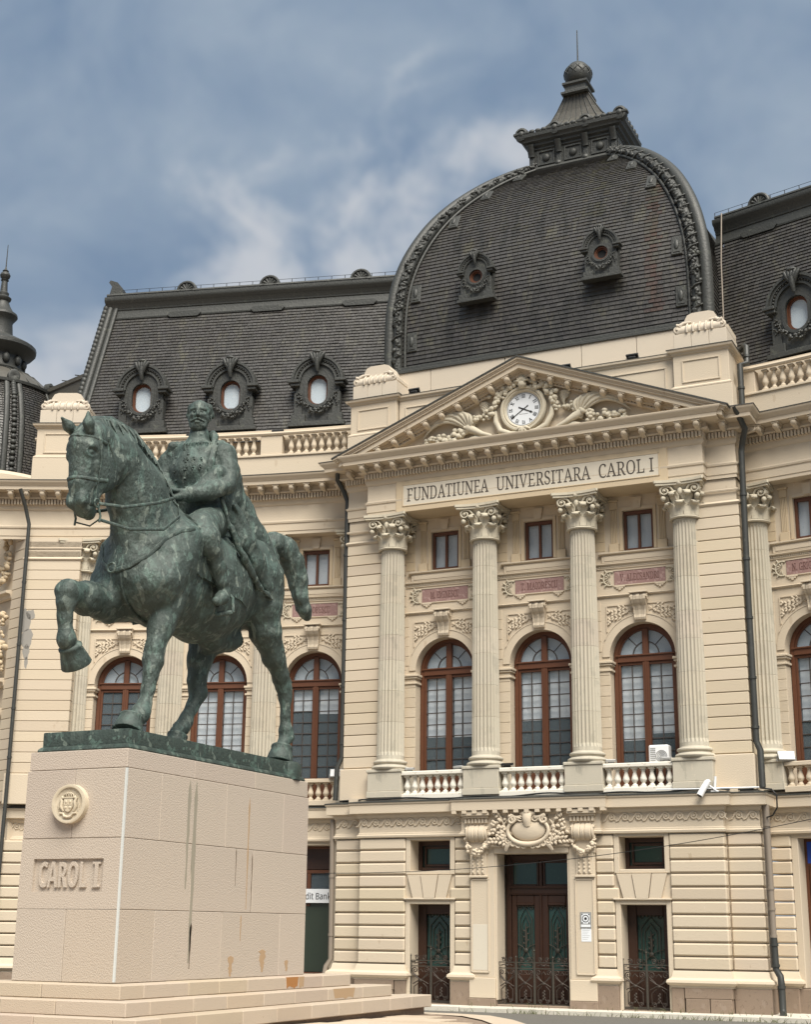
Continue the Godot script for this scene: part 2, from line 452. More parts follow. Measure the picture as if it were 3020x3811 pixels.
func build_ground() -> void:
	var b := MB.new()
	var zs := [-400.0, -60.0, 1.5, 3.0, 5.0, 7.0, 9.0, 12.0, 16.0, 20.0, 60.0, 400.0]
	var xs := [-400.0, -40.0, -10.0, 0.0, 10.0, 40.0, 400.0]
	for i in zs.size() - 1:
		for j in xs.size() - 1:
			b.quad(Vector3(xs[j], ground_y(zs[i + 1]), zs[i + 1]), Vector3(xs[j + 1], ground_y(zs[i + 1]), zs[i + 1]), Vector3(xs[j + 1], ground_y(zs[i]), zs[i]), Vector3(xs[j], ground_y(zs[i]), zs[i]))
	structure("road", b, M.asphalt)
	# plaza of pale slabs round the monument, its edge bending away from the road
	var edge := [[-30.0, 8.3], [-12.0, 8.35], [1.2, 8.4], [2.3, 9.2], [3.3, 10.5], [4.4, 12.4], [5.8, 15.0], [9.0, 21.0], [14.0, 30.0], [19.0, 40.0], [24.0, 50.0]]
	var poly := PackedVector2Array()
	for e in edge: poly.append(Vector2(e[0], e[1]))
	poly.append(Vector2(24, 60)); poly.append(Vector2(-40, 60)); poly.append(Vector2(-40, 8.3))
	var base := MB.new()
	var tri := Geometry2D.triangulate_polygon(poly)
	for k in range(0, tri.size(), 3):
		var p := []
		for q in 3:
			var e := poly[tri[k + q]]
			p.append(Vector3(e.x, ground_y(e.y) - 0.004 + 0.012, e.y))
		base.flat3(p[0], p[1], p[2])
	# the bed must follow the slope: strips between z lines
	base = MB.new()
	var zz := [8.3, 8.36, 9.0, 9.8, 10.5, 12.4, 15.0, 20.0, 30.0, 60.0]
	for i in zz.size() - 1:
		var x0 := _edge_x(edge, zz[i]); var x1 := _edge_x(edge, zz[i + 1])
		base.quad(Vector3(-40, ground_y(zz[i + 1]) + 0.008, zz[i + 1]), Vector3(x1, ground_y(zz[i + 1]) + 0.008, zz[i + 1]), Vector3(x0, ground_y(zz[i]) + 0.008, zz[i]), Vector3(-40, ground_y(zz[i]) + 0.008, zz[i]))
	structure("plaza_bed", base, M.plinth)
	var plaza := Node3D.new(); plaza.name = "plaza"; add_child(plaza); plaza.set_meta("kind", "structure")
	# slabs: individual near the monument's right side, laid in rows
	var variants := []
	for k in 4:
		var s := MB.new()
		var g := 0.92 + 0.045 * k
		s.col = Color(g, g * (0.985 + 0.01 * (k % 2)), g * (0.96 + 0.02 * (k % 3)))
		s.box(Vector3(-0.69, -0.03, -0.44), Vector3(0.69, 0.03, 0.44), 0.006)
		variants.append(s.mesh())
	var row := 0
	var z := 8.85
	while z < 30.0:
		var x := -13.0 + (0.7 if row % 2 else 0.0)
		while x < _edge_x(edge, z - 0.45) - 0.72:
			var hidden := x < 0.9 and x > -3.3 and z > 8.9 and z < 19.5
			var seen := x > -12.0 and (z < 22.0)
			if not hidden and seen:
				var o := put("paving_slab", variants[rng.randi() % 4], M.pave, plaza, T3(x, ground_y(z) + 0.002 + rng.randf() * 0.003, z))
				o.rotation.x = atan2(ground_y(z - 0.4) - ground_y(z + 0.4), 0.8)
			x += 1.4
		z += 0.9; row += 1
	# edging stones of the plaza
	var border := MB.new()
	var pth := PackedVector2Array()
	for e in edge: pth.append(Vector2(e[0], e[1]))
	for i in pth.size() - 1:
		var a := pth[i]; var c := pth[i + 1]
		var nn := (c - a).normalized(); var sd := Vector2(-nn.y, nn.x)
		var ya := ground_y(a.y); var yc := ground_y(c.y)
		var w2 := sd * 0.62
		border.quad(Vector3(a.x + w2.x, ya + 0.036, a.y + w2.y), Vector3(c.x + w2.x, yc + 0.036, c.y + w2.y), Vector3(c.x, yc + 0.036, c.y), Vector3(a.x, ya + 0.036, a.y))
		border.quad(Vector3(c.x, yc - 0.05, c.y), Vector3(a.x, ya - 0.05, a.y), Vector3(a.x, ya + 0.036, a.y), Vector3(c.x, yc + 0.036, c.y))
	put("edging", border.mesh(), M.pave, plaza)
	# kerb and narrow pavement in front of the building
	var kb := Node3D.new(); kb.name = "kerb"; add_child(kb); kb.set_meta("kind", "structure")
	var x := -8.0
	while x < 9.0:
		var l := rng.randf_range(0.85, 1.5)
		var s := MB.new()
		var g := rng.randf_range(0.86, 1.06)
		s.col = Color(g, g, g * 0.98)
		s.box(Vector3(x + 0.008, -0.62, 1.18), Vector3(x + l - 0.008, -0.335 + rng.randf_range(-0.008, 0.008), 1.45 + rng.randf_range(-0.01, 0.01)), 0.02)
		put("kerb_stone", s.mesh(), M.kerb, kb)
		x += l
	var pv := MB.new()
	pv.box(Vector3(-8, -0.6, -3.0), Vector3(9, -0.352, 1.18))
	structure("pavement", pv, M.kerb)
	# weeds along the kerb foot
	var wd := MB.new()
	for k in 260:
		var wx := rng.randf_range(-1.9, 7.5)
		if rng.randf() < 0.5: wx = [0.1, 2.9, 4.1, 5.2, 6.3][rng.randi() % 5] + rng.randfn(0, 0.25)
		var wz := 1.5 + absf(rng.randfn(0, 0.05)) if rng.randf() < 0.7 else rng.randf_range(0.55, 1.1)
		var y0 := -0.47 if wz > 1.45 else -0.352
		var h := rng.randf_range(0.04, 0.14)
		var lean := Vector3(rng.randfn(0, 0.04), h, rng.randfn(0, 0.03))
		wd.col = Color(rng.randf_range(0.7, 1.3), rng.randf_range(0.8, 1.2), 0.8)
		wd.tube([Vector3(wx, y0, wz), Vector3(wx, y0, wz) + lean * 0.6, Vector3(wx, y0, wz) + lean * Vector3(1.6, 1, 1.6)], [0.008, 0.006, 0.001], 3)
	var o := part("weeds", wd, M.weed, self)
	o.set_meta("kind", "stuff"); tag(o, "dry weeds growing along the foot of the white kerb", "weeds")

func _edge_x(edge: Array, z: float) -> float:
	if z <= edge[2][1]: return edge[2][0]
	for i in range(2, edge.size() - 1):
		if z <= edge[i + 1][1]:
			return lerpf(edge[i][0], edge[i + 1][0], (z - edge[i][1]) / (edge[i + 1][1] - edge[i][1]))
	return edge[-1][0]

# ---------------------------------------------------------------- shared carved pieces
var S := {}   # shared meshes

func fluted_shaft(r0: float, r1: float, y0: float, y1: float, c0: float, c1: float) -> MB:
	# the drum from height c0 to c1 of a fluted shaft, its rims a little chipped back
	var b := MB.new()
	var segs := 144
	var ys := [c0, c0 + 0.012]
	for y in [y0 + 0.1, y0 + 0.2, y0 + 0.3, y1 - 0.22, y1 - 0.12, y1 - 0.06]:
		if y > c0 + 0.03 and y < c1 - 0.03: ys.append(y)
	ys.append(c1 - 0.012); ys.append(c1)
	var P := func(t: float, y: float) -> Vector3:
		var k := (y - y0) / (y1 - y0)
		var r := lerpf(r0, r1, k * k * 0.6 + k * 0.4)
		var ph := fposmod(t / TAU * 24.0, 1.0) * 2.0 - 1.0
		var fl := sqrt(maxf(0.0, 1.0 - pow(ph / 0.84, 2.0)))
		var endf := clampf((y - y0 - 0.08) / 0.12, 0, 1) * clampf((y1 - 0.07 - y) / 0.06, 0, 1)
		r -= fl * 0.05 * endf
		if (y < c0 + 0.005 and c0 > 0.1) or (y > c1 - 0.005 and c1 < 6.0): r -= 0.012
		return Vector3(sin(t) * r, y, cos(t) * r)
	for i in segs:
		var t0 := TAU * i / segs; var t1 := TAU * (i + 1) / segs
		for j in ys.size() - 1:
			b.quad(P.call(t0, ys[j]), P.call(t1, ys[j]), P.call(t1, ys[j + 1]), P.call(t0, ys[j + 1]))
	return b

func spiral_pts(c: Vector3, u: Vector3, w: Vector3, r0: float, r1: float, turns: float, start: float, n := 22) -> Array:
	var p := []
	for i in n:
		var t := float(i) / (n - 1)
		var a := start + TAU * turns * t
		var r := lerpf(r0, r1, t)
		p.append(c + u * cos(a) * r + w * sin(a) * r)
	return p

func leaf(b: MB, pts: Array, wid: float, th: float, side: Vector3, lobes := true) -> void:
	# an acanthus leaf: a thick strip along pts with lobed edges and a midrib
	var n := pts.size()
	var ra := []; var rb := []
	for i in n:
		var t := float(i) / (n - 1)
		var w := wid * (0.55 + 0.75 * sin(PI * clampf(t * 0.8 + 0.12, 0, 1))) * (1.0 if t < 0.85 else 0.75)
		if lobes and i % 2 == 1: w *= 0.74
		ra.append(w); rb.append(th)
	b.tube(pts, ra, 8, rb, side)
	var mid := []
	for i in n:
		var d: Vector3 = (pts[mini(i + 1, n - 1)] - pts[maxi(i - 1, 0)]).normalized()
		mid.append(pts[i] + side.cross(d).normalized() * -th * 0.75)
	b.tube(mid, [wid * 0.14, wid * 0.12, wid * 0.08], 5)

func make_capital() -> Array:
	var b := MB.new()
	b.lathe(V2([0.33, 0, 0.385, 0.0, 0.405, 0.03, 0.385, 0.065, 0.345, 0.07, 0.335, 0.3, 0.35, 0.6, 0.4, 0.8, 0.46, 0.9]), 28)
	for row in 2:
		for k in 8:
			var a := TAU * (k + 0.5 * row) / 8.0
			var o := Vector3(sin(a), 0, cos(a))
			var sd := Vector3(cos(a), 0, -sin(a))
			var h := 0.36 + 0.28 * row
			var r := 0.355 + 0.012 * row
			var pts := []
			for q in [[0.0, 0.0], [0.0, 0.22], [0.005, 0.45], [0.02, 0.66], [0.05, 0.84], [0.1, 0.97], [0.155, 1.0], [0.185, 0.93], [0.17, 0.85]]:
				pts.append(o * (r + q[0]) + Vector3.UP * (0.07 + h * q[1]))
			leaf(b, pts, 0.125, 0.026, sd)
			b.blob(o * (r + 0.16) + Vector3.UP * (0.07 + h * 0.9), Vector3(0.095, 0.055, 0.06), Basis(Vector3.UP, a), 7, 5)
	# volutes near the four corners, one on each face
	for f in 4:
		var bs := Basis(Vector3.UP, f * PI * 0.5)
		for s in [-1.0, 1.0]:
			var c := bs * Vector3(s * 0.375, 0.755, 0.475)
			var u: Vector3 = bs * Vector3(s, 0, 0.12 * 1.0).normalized()
			var pts := [bs * Vector3(s * 0.10, 0.5, 0.40), bs * Vector3(s * 0.15, 0.72, 0.43), bs * Vector3(s * 0.24, 0.86, 0.455)]
			pts.append_array(spiral_pts(c, u, Vector3.UP, 0.135, 0.02, 1.6, PI * 0.62 if s > 0 else PI * 0.62, 24).map(func(p): return p))
			if s < 0:
				pts = [pts[0], pts[1], pts[2]]
				pts.append_array(spiral_pts(c, u, Vector3.UP, 0.135, 0.02, 1.6, PI * 0.62, 24))
			# turn inwards: reverse sense so the scroll rolls under
			var sp := []
			for i in 24:
				var t := i / 23.0
				var a := PI * 0.62 - TAU * 1.6 * t
				sp.append(c + u * cos(a) * lerpf(0.135, 0.02, t) + Vector3.UP * sin(a) * lerpf(0.135, 0.02, t))
			var all := [pts[0], pts[1], pts[2]]
			all.append_array(sp)
			b.tube(all, [0.02, 0.028, 0.034, 0.034, 0.034, 0.034, 0.03, 0.028, 0.026, 0.024], 6)
			b.blob(c + bs * Vector3(0, 0, 0.02), Vector3(0.035, 0.035, 0.03), bs, 7, 5)
			b.blob(bs * Vector3(s * 0.43, 0.56, 0.43), Vector3(0.07, 0.085, 0.06), bs, 7, 5)
		b.blob(bs * Vector3(0, 0.72, 0.43), Vector3(0.07, 0.12, 0.06), bs, 7, 5)
		b.blob(bs * Vector3(0, 0.95, 0.475), Vector3(0.085, 0.085, 0.06), bs, 8, 5)
		for k in 5:
			var a := PI * (0.15 + 0.175 * k)
			b.blob(bs * Vector3(cos(a) * 0.09, 0.94 + sin(a) * 0.07, 0.49), Vector3(0.035, 0.035, 0.03), bs, 6, 4)
	var pl := PackedVector2Array()
	for f in 4:
		for k in 7:
			var t := (k / 6.0) * 2.0 - 1.0
			var p := Vector2(t * 0.57, -(0.60 - 0.10 * (1.0 - t * t)))
			pl.append(p.rotated(f * PI * 0.5))
	b.xf = Transform3D(Basis(Vector3.RIGHT, -PI / 2), Vector3.ZERO)
	b.prism(pl, 0.9, 0.96)
	var pl2 := PackedVector2Array()
	for p in pl: pl2.append(p * 1.05)
	b.prism(pl2, 0.965, 1.04)
	b.xf = Transform3D.IDENTITY
	return [b.mesh()]

func make_shared() -> void:
	S.capital = make_capital()[0]
	S.drums = []
	var cuts := [0.0, 1.05, 1.95, 2.85, 3.6, 4.55, 5.4, 6.18]
	for k in 7: S.drums.append(fluted_shaft(0.40, 0.345, 0.0, 6.18, cuts[k], cuts[k + 1]))
	var cb := MB.new()   # attic base
	cb.lathe(V2([0.50, 0.0, 0.53, 0.02, 0.545, 0.06, 0.53, 0.10, 0.49, 0.12, 0.46, 0.125, 0.44, 0.15, 0.45, 0.175, 0.47, 0.18, 0.49, 0.2, 0.49, 0.235, 0.465, 0.26, 0.42, 0.265, 0.41, 0.29, 0.40, 0.31]), 32)
	cb.lathe(V2([0.0, 0.0, 0.5, 0.0]), 32)
	S.col_base = cb.mesh()
	# baluster 0.66 high
	var q := MB.new()
	q.box(Vector3(-0.085, 0, -0.085), Vector3(0.085, 0.05, 0.085), 0.006)
	q.box(Vector3(-0.08, 0.6, -0.08), Vector3(0.08, 0.66, 0.08), 0.006)
	q.lathe(V2([0.07, 0.05, 0.075, 0.07, 0.065, 0.1, 0.045, 0.115, 0.04, 0.14, 0.06, 0.18, 0.085, 0.23, 0.09, 0.27, 0.08, 0.33, 0.06, 0.41, 0.047, 0.48, 0.044, 0.53, 0.06, 0.545, 0.06, 0.565, 0.045, 0.575, 0.06, 0.59, 0.07, 0.6]), 12, 0, TAU, 0.6)
	S.baluster = q.mesh()
	# modillion: bracket 0.17 wide under the corona, a leaf below; origin at the back top centre
	var m := MB.new()
	m.box(Vector3(-0.11, -0.045, 0.0), Vector3(0.11, 0.0, 0.36), 0.006)
	m.box(Vector3(-0.085, -0.15, 0.0), Vector3(0.085, -0.045, 0.30), 0.012)
	m.tube([Vector3(0, -0.06, 0.33), Vector3(0, -0.11, 0.335), Vector3(0, -0.155, 0.30), Vector3(0, -0.17, 0.22), Vector3(0, -0.2, 0.1), Vector3(0, -0.21, 0.02)], [0.07, 0.08, 0.085, 0.08, 0.075, 0.06], 8, [0.03, 0.035, 0.035, 0.03, 0.03, 0.03], Vector3.RIGHT)
	m.blob(Vector3(-0.05, -0.1, 0.32), Vector3(0.03, 0.03, 0.03), Basis.IDENTITY, 6, 4)
	m.blob(Vector3(0.05, -0.1, 0.32), Vector3(0.03, 0.03, 0.03), Basis.IDENTITY, 6, 4)
	S.modillion = m.mesh()
	# running scroll 0.4 long, 0.26 high
	var w := MB.new()
	var pts := [Vector3(-0.2, -0.11, 0.0), Vector3(-0.12, -0.08, 0.0), Vector3(-0.06, 0.02, 0.0), Vector3(0.0, 0.085, 0.0)]
	for i in 18:
		var t := i / 17.0
		var a := PI * 0.6 - TAU * 1.45 * t
		pts.append(Vector3(0.05 + cos(a) * lerpf(0.10, 0.02, t), 0.0 + sin(a) * lerpf(0.10, 0.02, t), 0.0))
	w.tube(pts, [0.014, 0.024, 0.034, 0.036, 0.034, 0.03, 0.028, 0.028, 0.026], 6)
	w.blob(Vector3(0.05, 0, 0.0), Vector3(0.035, 0.035, 0.03), Basis.IDENTITY, 7, 5)
	w.tube([Vector3(0.17, 0.05, 0.0), Vector3(0.13, -0.05, 0.0), Vector3(0.2, -0.11, 0.0)], [0.012, 0.02, 0.012], 5)
	S.scroll = w.mesh()
	# leafy spandrel half: one side of the relief over an arch (x 0..0.72 from the keystone, y 9.66..10.32, arch radius 1.2 about (0, 8.9))
	var r := MB.new()
	var lr := RandomNumberGenerator.new(); lr.seed = 5
	for st in 3:
		var sp := []
		for i in 7:
			var t := i / 6.0
			var x := 0.24 + 0.66 * t
			var ya := 8.92 + sqrt(maxf(0.0, 1.18 * 1.18 - x * x))
			sp.append(Vector3(x, lerpf(ya + 0.05, 10.28, 0.2 + 0.28 * st) + 0.05 * sin(t * 9.0 + st * 2.0), 0.0))
		r.tube(sp, [0.022, 0.018, 0.012], 5)
		for i in range(1, 7):
			for sgn in [-1.0, 1.0]:
				var p: Vector3 = sp[i]
				var dr := Vector3(0.55 + lr.randf() * 0.5, sgn * (0.6 + lr.randf() * 0.5), 0).normalized()
				var L := lr.randf_range(0.08, 0.13)
				r.tube([p, p + dr * L * 0.35 + Vector3(0, 0, 0.02), p + dr * L * 0.7 + Vector3(0, 0, 0.028), p + dr * L + Vector3(0.01, 0, 0.005)], [0.012, 0.034, 0.028, 0.004], 6, [0.01, 0.016, 0.014, 0.004], Vector3(-dr.y, dr.x, 0))
		r.blob(sp[6] + Vector3(0, 0, 0.01), Vector3(0.04, 0.04, 0.03), Basis.IDENTITY, 6, 4)
	S.spandrel = r.mesh()
	# keystone console, top at y 0, 0.72 tall
	var ks := MB.new()
	var kp := PackedVector2Array([Vector2(0, 0), Vector2(0, -0.72), Vector2(0.1, -0.72), Vector2(0.12, -0.66), Vector2(0.10, -0.58), Vector2(0.11, -0.45), Vector2(0.15, -0.34), Vector2(0.22, -0.27), Vector2(0.28, -0.18), Vector2(0.29, -0.09), Vector2(0.26, -0.02), Vector2(0.2, 0.0)])
	var ring := []
	for wv in [[-0.225, -1], [-0.15, 0], [-0.05, 0], [0.05, 0], [0.15, 0], [0.225, 1]]: ring.append(wv[0])
	for i in 5:
		for k in kp.size():
			var p0 := kp[k]; var p1 := kp[(k + 1) % kp.size()]
			var t0 := 1.0 + p0.y * 0.42; var t1 := 1.0 + p1.y * 0.42
			var g0: float = 0.022 if i % 2 == 1 else 0.0
			var gr := Vector3(0, 0, -g0)
			ks.quad(Vector3(ring[i] * t0, p0.y, p0.x) + (gr if p0.x > 0.02 else Vector3.ZERO), Vector3(ring[i + 1] * t0, p0.y, p0.x) + (gr if p0.x > 0.02 else Vector3.ZERO), Vector3(ring[i + 1] * t1, p1.y, p1.x) + (gr if p1.x > 0.02 else Vector3.ZERO), Vector3(ring[i] * t1, p1.y, p1.x) + (gr if p1.x > 0.02 else Vector3.ZERO))
	for s in [-1.0, 1.0]:
		var tt := Geometry2D.triangulate_polygon(kp)
		for i in range(0, tt.size(), 3):
			var q3 := []
			for j in 3:
				var e := kp[tt[i + j]]
				q3.append(Vector3(s * 0.225 * (1.0 + e.y * 0.42), e.y, e.x))
			ks.flat3(q3[0], q3[1], q3[2])
		ks.tube(spiral_pts(Vector3(s * 0.235, -0.12, 0.16), Vector3.BACK, Vector3.UP, 0.11, 0.02, 1.4, 0.0, 16), [0.02, 0.018, 0.014], 5)
	ks.box(Vector3(-0.26, 0.0, 0.0), Vector3(0.26, 0.045, 0.32), 0.008)
	S.keystone = ks.mesh()
	# side scroll of the name plaques
	var ps := MB.new()
	ps.tube(spiral_pts(Vector3(0, 0, 0), Vector3.RIGHT, Vector3.UP, 0.2, 0.2, 0.62, PI * 0.36, 16), [0.022, 0.026, 0.022], 6)
	for k in 7:
		var a := PI * (0.5 + 0.166 * k)
		ps.tube([Vector3(cos(a) * 0.06, sin(a) * 0.06, 0), Vector3(cos(a) * 0.12, sin(a) * 0.12, 0.02), Vector3(cos(a) * 0.17, sin(a) * 0.17, 0)], [0.008, 0.02, 0.01], 5)
	for k in 5:
		var a := PI * (0.68 + 0.16 * k)
		ps.tube([Vector3(cos(a) * 0.22, sin(a) * 0.22, 0), Vector3(cos(a) * 0.28, sin(a) * 0.26 + 0.03, 0.015), Vector3(cos(a) * 0.31, sin(a) * 0.3, 0)], [0.02, 0.028, 0.006], 5)
	S.plaque_scroll = ps.mesh()
	var gd := MB.new()
	gd.box(Vector3(-0.15, -0.035, 0), Vector3(0.15, 0, 0.045), 0.004)
	gd.box(Vector3(-0.10, -0.08, 0), Vector3(-0.04, -0.036, 0.04), 0.004)
	gd.box(Vector3(0.04, -0.08, 0), Vector3(0.10, -0.036, 0.04), 0.004)
	gd.box(Vector3(-0.035, -0.12, 0), Vector3(0.035, -0.036, 0.04), 0.004)
	S.guttae = gd.mesh()
	make_window_meshes()

# ---------------------------------------------------------------- windows
func half_disc(r: float, n := 12, a0 := 0.0, a1 := PI) -> PackedVector2Array:
	var p := PackedVector2Array()
	for i in n + 1:
		var a := a0 + (a1 - a0) * i / n
		p.append(Vector2(cos(a) * r, sin(a) * r))
	return p

func arch_band(b: MB, cy: float, r0: float, r1: float, z0: float, z1: float, a0 := 0.0, a1 := PI, n := 18) -> void:
	for i in n:
		var t0 := a0 + (a1 - a0) * i / n; var t1 := a0 + (a1 - a0) * (i + 1) / n
		var u0 := Vector3(cos(t0), sin(t0), 0); var u1 := Vector3(cos(t1), sin(t1), 0)
		var c := Vector3(0, cy, 0)
		var f := Vector3(0, 0, z1); var k := Vector3(0, 0, z0)
		b.quad(c + u0 * r0 + f, c + u0 * r1 + f, c + u1 * r1 + f, c + u1 * r0 + f)
		b.quadn(c + u0 * r1 + k, c + u1 * r1 + k, c + u1 * r1 + f, c + u0 * r1 + f, u0, u1, u1, u0)
		b.quadn(c + u1 * r0 + k, c + u0 * r0 + k, c + u0 * r0 + f, c + u1 * r0 + f, -u1, -u0, -u0, -u1)

func make_window_meshes() -> void:
	# the tall arched window: local x centre, y in world heights, z 0 at the front of the frame
	var f := MB.new()
	arch_band(f, 8.92, 0.80, 0.91, -0.12, 0.02)
	arch_band(f, 8.92, 0.745, 0.80, -0.1, -0.02)
	f.box(Vector3(-0.91, 5.3, -0.12), Vector3(-0.80, 8.92, 0.02), 0.008)
	f.box(Vector3(0.80, 5.3, -0.12), Vector3(0.91, 8.92, 0.02), 0.008)
	f.box(Vector3(-0.80, 8.77, -0.12), Vector3(0.80, 8.955, 0.04), 0.01)
	f.box(Vector3(-0.85, 8.935, 0.0), Vector3(0.85, 8.98, 0.075), 0.008)
	f.box(Vector3(-0.085, 8.96, -0.12), Vector3(0.085, 9.70, 0.03), 0.012)
	f.box(Vector3(-0.095, 5.3, -0.1), Vector3(0.095, 8.77, 0.03), 0.012)
	f.box(Vector3(-0.03, 5.3, 0.03), Vector3(0.03, 8.77, 0.05), 0.008)
	for s in [-1.0, 1.0]:      # casement stiles and rails
		f.box(Vector3(minf(s * 0.80, s * 0.73), 5.3, -0.09), Vector3(maxf(s * 0.80, s * 0.73), 8.77, -0.01), 0.006)
		f.box(Vector3(minf(s * 0.095, s * 0.73), 8.69, -0.09), Vector3(maxf(s * 0.095, s * 0.73), 8.765, -0.01), 0.006)
		f.box(Vector3(minf(s * 0.095, s * 0.73), 5.3, -0.09), Vector3(maxf(s * 0.095, s * 0.73), 5.97, -0.01), 0.006)
	S.win_frame = f.mesh()
	var bars := MB.new()
	for s in [-1.0, 1.0]:
		bars.box(Vector3(s * 0.41 - 0.013, 5.97, -0.08), Vector3(s * 0.41 + 0.013, 8.69, -0.035))
		for k in 8:
			var y := 5.97 + 0.34 * k
			if k > 0: bars.box(Vector3(minf(s * 0.095, s * 0.73), y - 0.013, -0.078), Vector3(maxf(s * 0.095, s * 0.73), y + 0.013, -0.037))
	arch_band(bars, 8.97, 0.355, 0.385, -0.09, -0.04, 0, PI, 16)
	for a in [0.25, 0.75]:
		var u := Vector3(cos(PI * a), sin(PI * a), 0)
		bars.tube([Vector3(0, 8.97, -0.065) + u * 0.37, Vector3(0, 8.97, -0.065) + u * 0.72], [0.015], 4)
	S.win_bars = bars.mesh()
	var pane := MB.new()
	pane.quad(Vector3(-0.157, -0.168, 0), Vector3(0.157, -0.168, 0), Vector3(0.157, 0.168, 0), Vector3(-0.157, 0.168, 0))
	S.pane = pane.mesh()
	for s in 2:
		var fp := MB.new()
		var h := PackedVector2Array([Vector2(0, 0)])
		h.append_array(half_disc(0.76, 8, 0.0 if s == 1 else PI * 0.5, PI * 0.5 if s == 1 else PI))
		fp.prism(h, -0.002, 0.002)
		S["fan_pane%d" % s] = fp.mesh()
	# the small upper window
	var u := MB.new()
	for s in [-1.0, 1.0]:
		u.box(Vector3(minf(s * 0.435, s * 0.36), 11.9, -0.1), Vector3(maxf(s * 0.435, s * 0.36), 13.06, 0.02), 0.008)
	u.box(Vector3(-0.36, 11.9, -0.1), Vector3(0.36, 11.975, 0.02), 0.008)
	u.box(Vector3(-0.36, 12.96, -0.1), Vector3(0.36, 13.06, 0.02), 0.008)
	u.box(Vector3(-0.035, 11.975, -0.1), Vector3(0.035, 12.96, 0.01), 0.008)
	S.up_frame = u.mesh()
	var up := MB.new()
	up.quad(Vector3(-0.163, -0.493, 0), Vector3(0.163, -0.493, 0), Vector3(0.163, 0.493, 0), Vector3(-0.163, 0.493, 0))
	S.up_pane = up.mesh()

func arched_window(xf: Transform3D, blind_to: float, fan_blind := true) -> void:
	var w := put("arched_window", S.win_frame, M.wood, lib, xf)
	put("sash_bars", S.win_bars, M.bar, w)
	for s in [-1.0, 1.0]:
		for c in 2:
			for k in 8:
				var x: float = s * (0.253 + 0.317 * c)
				var o := put("pane", S.pane, M.glass, w, T3(x, 6.14 + 0.34 * k, -0.06))
				o.rotation = Vector3(rng.randfn(0, 0.02), rng.randfn(0, 0.02), 0)
	put("fanlight_pane", S.fan_pane0, M.glass, w, T3(0, 8.96, -0.065))
	put("fanlight_pane", S.fan_pane1, M.glass, w, T3(0, 8.96, -0.065))
	if blind_to < 8.7:
		for s in [-1.0, 1.0]:
			var b := MB.new()
			var n := 12
			blind_to += rng.randf_range(-0.1, 0.1) if s < 0 else rng.randf_range(-0.3, 0.25)
			for i in n:
				var x0: float = s * 0.42 - 0.33 + 0.66 * i / n; var x1: float = s * 0.42 - 0.33 + 0.66 * (i + 1) / n
				b.quad(Vector3(x0, blind_to + (0.02 if s > 0 else 0.0), -0.2 + 0.006 * sin(i * 1.7)), Vector3(x1, blind_to + (0.02 if s > 0 else 0.0), -0.2 + 0.006 * sin((i + 1) * 1.7)), Vector3(x1, 8.75, -0.2), Vector3(x0, 8.75, -0.2))
			b.box(Vector3(s * 0.42 - 0.33, blind_to - 0.02, -0.21), Vector3(s * 0.42 + 0.33, blind_to + 0.015, -0.19))
			put("blind", b.mesh(), M.blind, w)
	if fan_blind:
		var fb := MB.new()
		fb.xf = T3(0, 8.9, -0.2)
		fb.prism(half_disc(0.88, 16), -0.01, 0.01)
		put("fanlight_blind", fb.mesh(), M.blind, w)
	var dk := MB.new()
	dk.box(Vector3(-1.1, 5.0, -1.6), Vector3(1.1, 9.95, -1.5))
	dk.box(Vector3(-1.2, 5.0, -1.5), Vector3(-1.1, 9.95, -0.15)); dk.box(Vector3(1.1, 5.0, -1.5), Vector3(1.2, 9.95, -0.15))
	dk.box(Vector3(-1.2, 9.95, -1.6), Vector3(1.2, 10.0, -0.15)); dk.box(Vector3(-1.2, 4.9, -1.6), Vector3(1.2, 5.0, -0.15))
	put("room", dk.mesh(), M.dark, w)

func upper_window(xf: Transform3D, curtain := true) -> void:
	var w := put("upper_window", S.up_frame, M.wood, lib, xf)
	for s in [-1.0, 1.0]:
		put("pane", S.up_pane, M.glass, w, T3(s * 0.198, 12.467, -0.05))
	var b := MB.new()
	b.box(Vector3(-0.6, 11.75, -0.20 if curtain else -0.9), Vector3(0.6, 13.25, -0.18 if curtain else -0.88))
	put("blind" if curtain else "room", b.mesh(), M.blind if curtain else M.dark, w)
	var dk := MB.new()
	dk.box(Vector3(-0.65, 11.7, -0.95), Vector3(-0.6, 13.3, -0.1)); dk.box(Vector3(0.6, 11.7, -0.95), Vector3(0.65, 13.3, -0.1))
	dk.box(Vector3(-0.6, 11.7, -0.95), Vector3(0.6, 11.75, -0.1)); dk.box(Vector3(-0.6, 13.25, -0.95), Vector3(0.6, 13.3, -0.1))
	put("window_box", dk.mesh(), M.dark, w)

